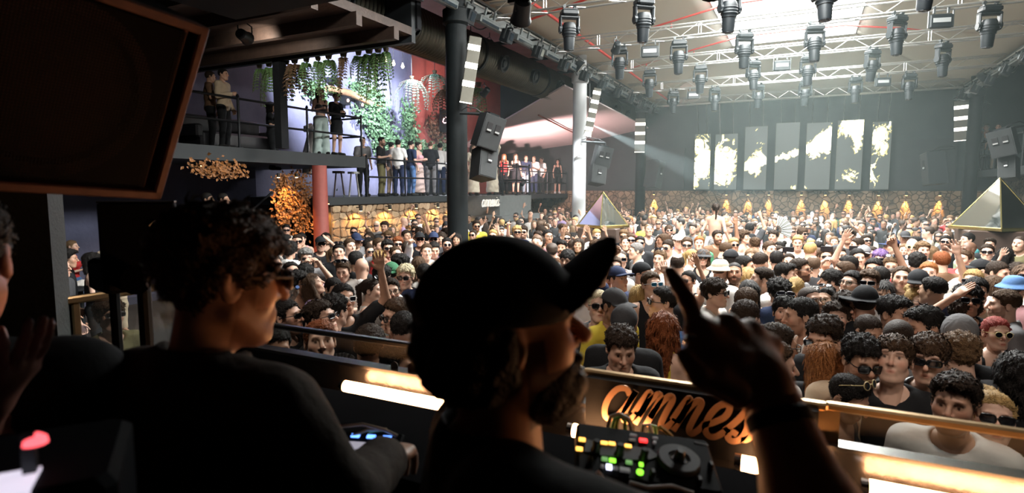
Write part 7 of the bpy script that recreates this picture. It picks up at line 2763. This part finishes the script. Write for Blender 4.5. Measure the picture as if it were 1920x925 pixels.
mb = MB(); mb.cyl((0, .02, 0), (0, .02, q.z - .8 - .14), .025, n=10); mb.build('stand', M_DARKSTEEL, t)
mb = MB(); mb.box((0, .02, .01), (.3, .3, .02)); mb.build('foot', M_DARKSTEEL, t)
mb = MB(); mb.tube([(.04, -.028, q.z - .74), (.06, -.028, q.z - .72), (.065, -.028, q.z - .76), (.05, -.028, q.z - .77)], .004, 6); mb.build('badge', M_ALU, t)
q = dep(212, 515, 2.35)
t = thing('video_camera', 'black video camera on a stand beside the brass side rail', 'video camera', (q.x, q.y, .8), YAW + .9)
z_ = q.z - .8
mb = MB(); mb.cbox((0, 0, z_), (.12, .2, .13), .015); mb.build('body', M_CTRL, t)
mb = MB(); mb.cyl((0, -.1, z_), (0, -.24, z_), .045, .055, 16); mb.build('lens', mat('lens_black', (.002, .002, .002), .9, var=0, spec=0), t, smooth=True)
mb = MB(); mb.tube([(0, .08, z_ + .06), (0, .06, z_ + .12), (0, -.05, z_ + .12), (0, -.07, z_ + .06)], .012, 8); mb.build('handle', M_CTRL, t)
mb = MB(); mb.cyl((0, 0, 0), (0, 0, z_ - .06), .02, n=8); mb.build('stand', M_DARKSTEEL, t)
q = dep(58, 890, .62)
t = thing('gear_case', 'blurred dark gear with a red lamp and a pale lit panel', 'equipment', (q.x, q.y, .8), YAW + .5)
z_ = q.z - .8
mb = MB(); mb.cbox((0, .05, z_ - .06), (.16, .2, .12), .01); mb.build('body', M_CTRL, t)
mb = MB(); mb.cbox((0, .05, (z_ - .12) / 2), (.06, .06, z_ - .12), .01); mb.build('stand', M_DARKSTEEL, t)
p_ = dep(65, 832, .62) - q
mb = MB(); mb.lathe([(.012, 0), (.011, .006), (.006, .01), (.001, .011)], 14, Matrix.Rotation(-(YAW + .5), 4, 'Z') @ Matrix.Translation((p_.x, p_.y, z_ + p_.z))); mb.build('red_lamp', mat_emit('red_lamp', (1, .1, .12), 2.2), t, smooth=True)
mb = MB(); mb.box((-.03, -.02, z_ + .0), (.075, .06, .006)); mb.build('lit_panel', mat_emit('pale_panel', (.75, .7, .85), .9), t)
mb = MB(); mb.box((.0, .0, z_ + .02), (.012, .012, .05)); mb.build('lamp_stem', M_DARKSTEEL, t)


# ------------------------------------------------------------------ the people in the booth
def cam_rz(d):
    """rz that turns a person's front (-Y) along the horizontal direction d"""
    return math.atan2(d.x, -d.y)


FWH = Vector((_fw.x, _fw.y, 0)).normalized()
DZ = .8

# curly-haired DJ, back to the camera
hc = dep(392, 512, 1.10)
sc = (hc.z - DZ) / 1.645
dirb = (FWH * .93 + _rt * .38).normalized()
inv1 = (Matrix.Translation((hc.x, hc.y, DZ)) @ Matrix.Rotation(cam_rz(dirb), 4, 'Z') @ Matrix.Scale(sc, 4)).inverted()
l1 = lambda px, py, D: tuple(inv1 @ dep(px, py, D))
A_L = ((-.175, .02, 1.415), l1(640, 940, .99), l1(722, 866, 1.22), 'relax', (0, 0, -1))
A_R = ((.18, .02, 1.41), (.29, -.06, 1.15), (.17, -.30, 1.11), 'relax', (0, 0, -1))
dj1 = person((hc.x, hc.y, DZ), cam_rz(dirb), 'm', (A_L, A_R), 'man_lean', 1, -24, 6, (.50, .28, .19), 'mop', (.055, .03, .016), None, 'brown', 'trousers', 'black', 'wrap', (.12, .07, .04), scale=sc, hh=.0045, shoes=True)
setp(dj1, 'DJ in dark brown overshirt and sunglasses, back to the camera', 'person', 'people in the booth')
M_TWILL = mat_object_colour('twill', .85, bump=.5, bscale=34, var=.3, vscale=25, spec=.2)
V, F, T = shirt_arrays('m', (A_L, A_R), 'long', .011)
link('overshirt', np_mesh('overshirt', V, F, M_TWILL), dj1, (.034, .024, .018))
ax, P = grid((-.14, -.12, 1.38), (.14, .17, 1.56), .008)
d_ = smax(ell(P, (0, .028, 1.475), (.09, .092, .06)), -ell(P, (0, .012, 1.485), (.070, .078, .09)), .008)
Vv, Ff = snet(smax(d_, P[2] - 1.525, .006), ax)
link('collar', np_mesh('collar', Vv, Ff, M_TWILL), dj1, (.032, .023, .017))

# DJ in a cap, profile, pointing into the air
hc = dep(955, 618, .86)
sc = (hc.z - DZ) / 1.645
face_d = (_rt * .97 + FWH * .24).normalized()
rz2 = cam_rz(face_d)
base = Matrix.Translation((hc.x, hc.y, DZ)) @ Matrix.Rotation(rz2, 4, 'Z') @ Matrix.Scale(sc, 4)
inv = base.inverted()
loc = lambda px, py, D: tuple(inv @ dep(px, py, D))
shp, elp, wrp, tip = loc(960, 965, .72), loc(1606, 1200, .61), loc(1452, 760, .735), loc(1253, 510, .80)
A_NEAR = (shp, elp, wrp, 'point', tuple(inv.to_3x3() @ Vector((-_rt))))
A_FAR = ((.175, .02, 1.415), (.25, -.08, 1.17), (.10, -.30, 1.13), 'relax', (0, 0, -1))
# body in the person's own frame
lo = [min(v) for v in zip((-.45, -.45, -.03), shp, elp, wrp)]
hi = [max(v) for v in zip((.45, .35, 1.6), shp, elp, wrp)]
lo = [lo[0] - .1, lo[1] - .1, -.03]; hi = [hi[0] + .1, hi[1] + .1, hi[2] + .1]
ax, P = grid(lo, hi, .016)
d_ = smin(torso_field(P, 'm'), leg_field(P), .03)
d_ = smin(d_, arm_field(P, A_FAR, 1.0), .035)
d_ = smin(d_, cap(P, shp, elp, .058, .05), .05)
d_ = smin(d_, cap(P, elp, tuple(Vector(elp).lerp(Vector(wrp), .45)), .052, .055), .03)
d_ = smin(d_, cap(P, tuple(Vector(elp).lerp(Vector(wrp), .45)), wrp, .055, .036), .03)
for s in (-1, 1): d_ = smin(d_, cap(P, (s * .11, .05, .045), (s * .125, -.12, .035), .042, .034), .03)
bv, bf = snet(d_, ax)
parts = [(bv, bf, np.ones((len(bv), 3), np.float32))]
# pointing hand, built finger by finger from its photographed joints
J = {k: Vector(loc(*v)) for k, v in dict(w=(1452, 760, .735), k1=(1312, 622, .765), k2=(1362, 612, .785), k3=(1405, 622, .80), k4=(1440, 650, .81), i1=(1290, 565, .785), i2=(1270, 532, .795), i3=(1256, 510, .80),
     m1=(1292, 672, .735), m2=(1322, 712, .72), r1=(1350, 700, .72), r2=(1378, 728, .72), p1=(1395, 712, .73), p2=(1412, 735, .735), t0=(1385, 742, .71), t1=(1312, 706, .71), t2=(1283, 668, .722)).items()}
allp = list(J.values())
lo = [min(p[i] for p in allp) - .05 for i in range(3)]; hi = [max(p[i] for p in allp) + .05 for i in range(3)]
ax, P = grid(lo, hi, .0042)
d_ = cap(P, J['w'], J['w'].lerp(J['k2'], .3), .031, .033)
for k, r in (('k1', .019), ('k2', .020), ('k3', .019), ('k4', .017)):
    d_ = smin(d_, cap(P, J['w'].lerp(J['k2'], .2), J[k], .026, r), .02)
d_ = smin(d_, cap(P, J['k1'], J['k4'], .018, .016), .015)
for a_, b_2, r0, r1 in (('k1', 'i1', .0135, .0115), ('i1', 'i2', .0115, .0105), ('i2', 'i3', .0105, .0085), ('k2', 'm1', .0135, .0115), ('m1', 'm2', .0115, .0105), ('k3', 'r1', .013, .011), ('r1', 'r2', .011, .010), ('k4', 'p1', .0115, .0095), ('p1', 'p2', .0095, .009)):
    d_ = smin(d_, cap(P, J[a_], J[b_2], r0, r1), .006)
d_ = smin(d_, cap(P, J['t0'], J['t1'], .017, .014), .014)
d_ = smin(d_, cap(P, Vector(loc(1372, 690, .745)), Vector(loc(1322, 662, .75)), .030, .027), .012)
d_ = smin(d_, cap(P, J['t1'], J['t2'], .0135, .0105), .005)
hv, hf = snet(d_, ax)
parts.append((hv, hf, np.ones((len(hv), 3), np.float32)))
# resting far hand
E_, W_ = Vector(A_FAR[1]), Vector(A_FAR[2])
z_ = (W_ - E_).normalized(); n_ = Vector((0, 0, -1)); y_ = -(n_ - z_ * n_.dot(z_)).normalized(); x_ = y_.cross(z_)
a_, b_3, c_ = hand_mesh('relax', .005)
a_ = a_.copy(); a_[:, 0] *= -1
parts.append((xf(a_, Matrix.Translation(W_) @ Matrix((x_, y_, z_)).transposed().to_4x4()), b_3[:, ::-1], c_))
HM = head_matrix(0, -8)
a_, b_3, c_ = head_mesh('man_broad', .0042, 2)
parts.append((xf(a_, HM), b_3, c_))
V, F, T = joinV(parts)
dj2 = link('person', np_mesh('person', V, F, M_SKIN, attr=T), color=(.42, .22, .145))
dj2.matrix_world = base
setp(dj2, 'DJ in black T-shirt and upturned black cap, pointing one finger up', 'person', 'people in the booth')
# beard, hair, cap, clothes
ax, P = grid((-.1, -.13, -.17), (.1, .05, -.02), .0055)
d_ = ell(P, (0, -.036, -.085), (.070, .074, .062)) + wob(P, 120, .004)
d_ = smax(d_, P[2] + .045 - .5 * np.clip(P[1] + .02, 0, .1), .01)
d_ = smax(d_, -ell(P, (0, -.1, -.066), (.026, .05, .012)), .006)
d_ = smin(d_, cap(P, (-.024, -.098, -.052), (.024, -.098, -.052), .008, .008), .006)
d_ = smax(d_, P[1] - .012, .01)
Vv, Ff = snet(d_, ax); link('beard', np_mesh('beard', Vv, Ff, M_HAIR), dj2, (.010, .008, .007), HM)
ax, P = grid((-.13, -.1, -.15), (.13, .17, .12), .0065)
d_ = ell(P, (0, .035, .0), (.096, .112, .105)) + wob(P, 85, .008)
d_ = smax(d_, -(P[1] - .004), .012)
d_ = smax(d_, -.115 - P[2], .02)
Vv, Ff = snet(d_, ax); link('hair', np_mesh('hair', Vv, Ff, M_HAIR), dj2, (.012, .010, .009), HM)
ax, P = grid((-.14, -.27, -.02), (.14, .15, .2), .006)
X, Y, Z = P
d_ = smax(ell(P, (0, .016, .045), (.097, .121, .106)), .028 - Z + .16 * Y, .008)
surf = .054 + .60 * np.clip(-Y - .08, 0, .2) - 2.0 * X * X
br = np.maximum(np.abs(Z - surf) - .0055, ell(P, (0, -.085, .1), (.090, .098, .5)))
br = np.maximum(br, Y + .07)
d_ = smin(d_, br, .006)
Vv, Ff = snet(d_, ax); cp = link('cap', np_mesh('cap', Vv, Ff, M_CLOTH), dj2, (.010, .010, .011), HM)
mb = MB(); mb.tube([(-.05, .128, .05), (-.03, .137, .075), (0, .139, .085), (.03, .137, .075), (.05, .128, .05)], .006, 8, flat=.5); mb.build('strap', mat('pale_strap', (.55, .52, .45), .7), cp, smooth=True)
lo = [-.5, -.5, .8]; hi = [.5, .35, 1.62]
mid_ = Vector(shp).lerp(Vector(elp), .5)
lo = [min(lo[i], mid_[i] - .12) for i in range(3)]; hi = [max(hi[i], mid_[i] + .12) for i in range(3)]
ax, P = grid(lo, hi, .012)
d_ = torso_field(P, 'm', .02)
d_ = smin(d_, arm_field(P, A_FAR, 1.0, .024, .62), .03)
d_ = smin(d_, cap(P, shp, tuple(mid_), .082, .075), .05) + folds(P)
d_ = smax(d_, -ell(P, (0, -.012, 1.5), (.082, .085, .06)), .012)
d_ = smax(d_, -cap(P, (0, .03, 1.46), (0, .03, 1.7), .066, .075), .01)
d_ = smax(d_, .84 - P[2], .01)
Vv, Ff = snet(d_, ax); link('t_shirt', np_mesh('t_shirt', Vv, Ff, M_CLOTH), dj2, (.011, .011, .012))
link('trousers', legs_mesh('trousers'), dj2, (.02, .02, .022)); link('shoes', shoes_mesh(), dj2, (.02, .02, .02))
mb = MB(); wv = Vector(wrp); dv = (Vector(wrp) - Vector(elp)).normalized()
mb.lathe([(.036, -.012), (.041, -.008), (.041, .008), (.036, .012)], 24, Matrix.Translation(wv - dv * .02) @ frame_to(dv).to_4x4()); mb.build('wristband', M_BLACKPAINT, dj2, smooth=True)
rp = J['k1'].lerp(J['m1'], .45)
mb = MB(); mb.lathe([(.0135, -.004), (.0155, -.002), (.0155, .002), (.0135, .004)], 20, Matrix.Translation(rp) @ frame_to(J['m1'] - J['k1']).to_4x4()); mb.build('ring', mat('silver_ring', (.8, .8, .85), .1, 1.0, var=0), dj2, smooth=True)

# clapping person at the edge
hc = dep(-104, 480, 1.0)
sc = (hc.z - DZ) / 1.645
rz3 = cam_rz(Vector((math.sin(R(-52)), math.cos(R(-52)), 0)))
inv3 = (Matrix.Translation((hc.x, hc.y, DZ)) @ Matrix.Rotation(rz3, 4, 'Z') @ Matrix.Scale(sc, 4)).inverted()
l3 = lambda px, py, D: tuple(inv3 @ dep(px, py, D))
cn3 = tuple(inv3.to_3x3() @ -_rt)
C_A = ((-.175, .02, 1.415), tuple(Vector(l3(-110, 900, .92))), l3(-28, 778, .90), 'open', cn3)
C_B = ((.175, .02, 1.415), tuple(Vector(l3(60, 920, .96))), l3(20, 792, .97), 'flat', tuple(-Vector(cn3)))
C_R, C_L = (C_B, C_A) if l3(-110, 900, .92)[0] > 0 else (C_A, C_B)
C_R = (C_R[0] if C_R[0][0] < 0 else (-.175, .02, 1.415),) + C_R[1:]
C_L = (C_L[0] if C_L[0][0] > 0 else (.175, .02, 1.415),) + C_L[1:]
o = person((hc.x, hc.y, DZ), rz3, 'm', (C_R, C_L), 'man', 0, 0, 0, (.45, .2, .15), 'crop', 'black', 'tee', 'black', 'trousers', 'black', scale=sc, hh=.006, shoes=True)
setp(o, 'person in black T-shirt clapping beside the gear with the red lamp', 'person', 'people in the booth')


# ------------------------------------------------------------------ haze in the hall and the beam through it
m = bpy.data.materials.new('haze'); m.use_nodes = True
nt = m.node_tree; nt.nodes.clear()
out = nt.nodes.new('ShaderNodeOutputMaterial'); vs_ = nt.nodes.new('ShaderNodeVolumeScatter')
vs_.inputs['Color'].default_value = (.78, .97, .95, 1); vs_.inputs['Density'].default_value = .0052; vs_.inputs['Anisotropy'].default_value = .15
nt.links.new(vs_.outputs[0], out.inputs['Volume'])
mb = MB(); mb.box((-2.95, 19.9, 3.2), (24.0, 17.0, 6.3))
hz = mb.build('haze', m)
setp(hz, 'thin stage haze hanging over the dance floor', 'haze', None, 'stuff')

# beam across the far crowd and white light on its column
b0 = dep(1105, 232, 19.2)
spot_fixture(tuple(b0), tuple(dep(1440, 385, 20.5)), 60000, (.88, .94, 1.0), .20, .35, 'narrow spotlight sending a hazy beam past the pyramid', .02, 'beam spotlights', stem=6.3)
spot_fixture((-4.4, 14.6, 6.1), (-6.5, 17.77, 3.2), 3200, (.95, .97, 1.0), .36, .5, 'spotlight whitening the column beside the pyramid', .03, 'beam spotlights', stem=6.4)

# wash lamps on the wall above the booth, turned on the crowd
for i, (x, tx, ty) in enumerate(((-3.4, -5.2, 7.5), (-1.2, -2.2, 8.0), (1.0, .8, 8.0), (3.2, 3.4, 8.5))):
    spot_fixture((x * .9 + .2, 5.95, 4.5), (tx, ty + 2, 1.5), 300, (1.0, .86, .76), 1.5, .8, 'warm wash lamp above the booth, %s from the duct side' % ORD[i], .25, 'wash lamps above the booth', stem=None)
    mb = MB(); mb.box((x * .9 + .2, 5.95, 4.69), (.3, .08, .12)); setp(mb.build('lamp_arm', M_DARKSTEEL), 'ceiling plate of the %s wash lamp above the booth' % ORD[i], 'bracket', 'wash lamp arms')
for i, x in enumerate((-3.4, -1.5, .5, 2.3)):
    spot_fixture((x, 2.2, 3.95), (x * 1.08, 3.1, 1.6), 75, (1.0, .84, .72), 2.0, .8, 'small lamp under the black canopy over the front rows, %s from the duct side' % ORD[i], .12, 'lamps under the black canopy', stem=4.3)  # added lamps, front light for the rows under the shading slab
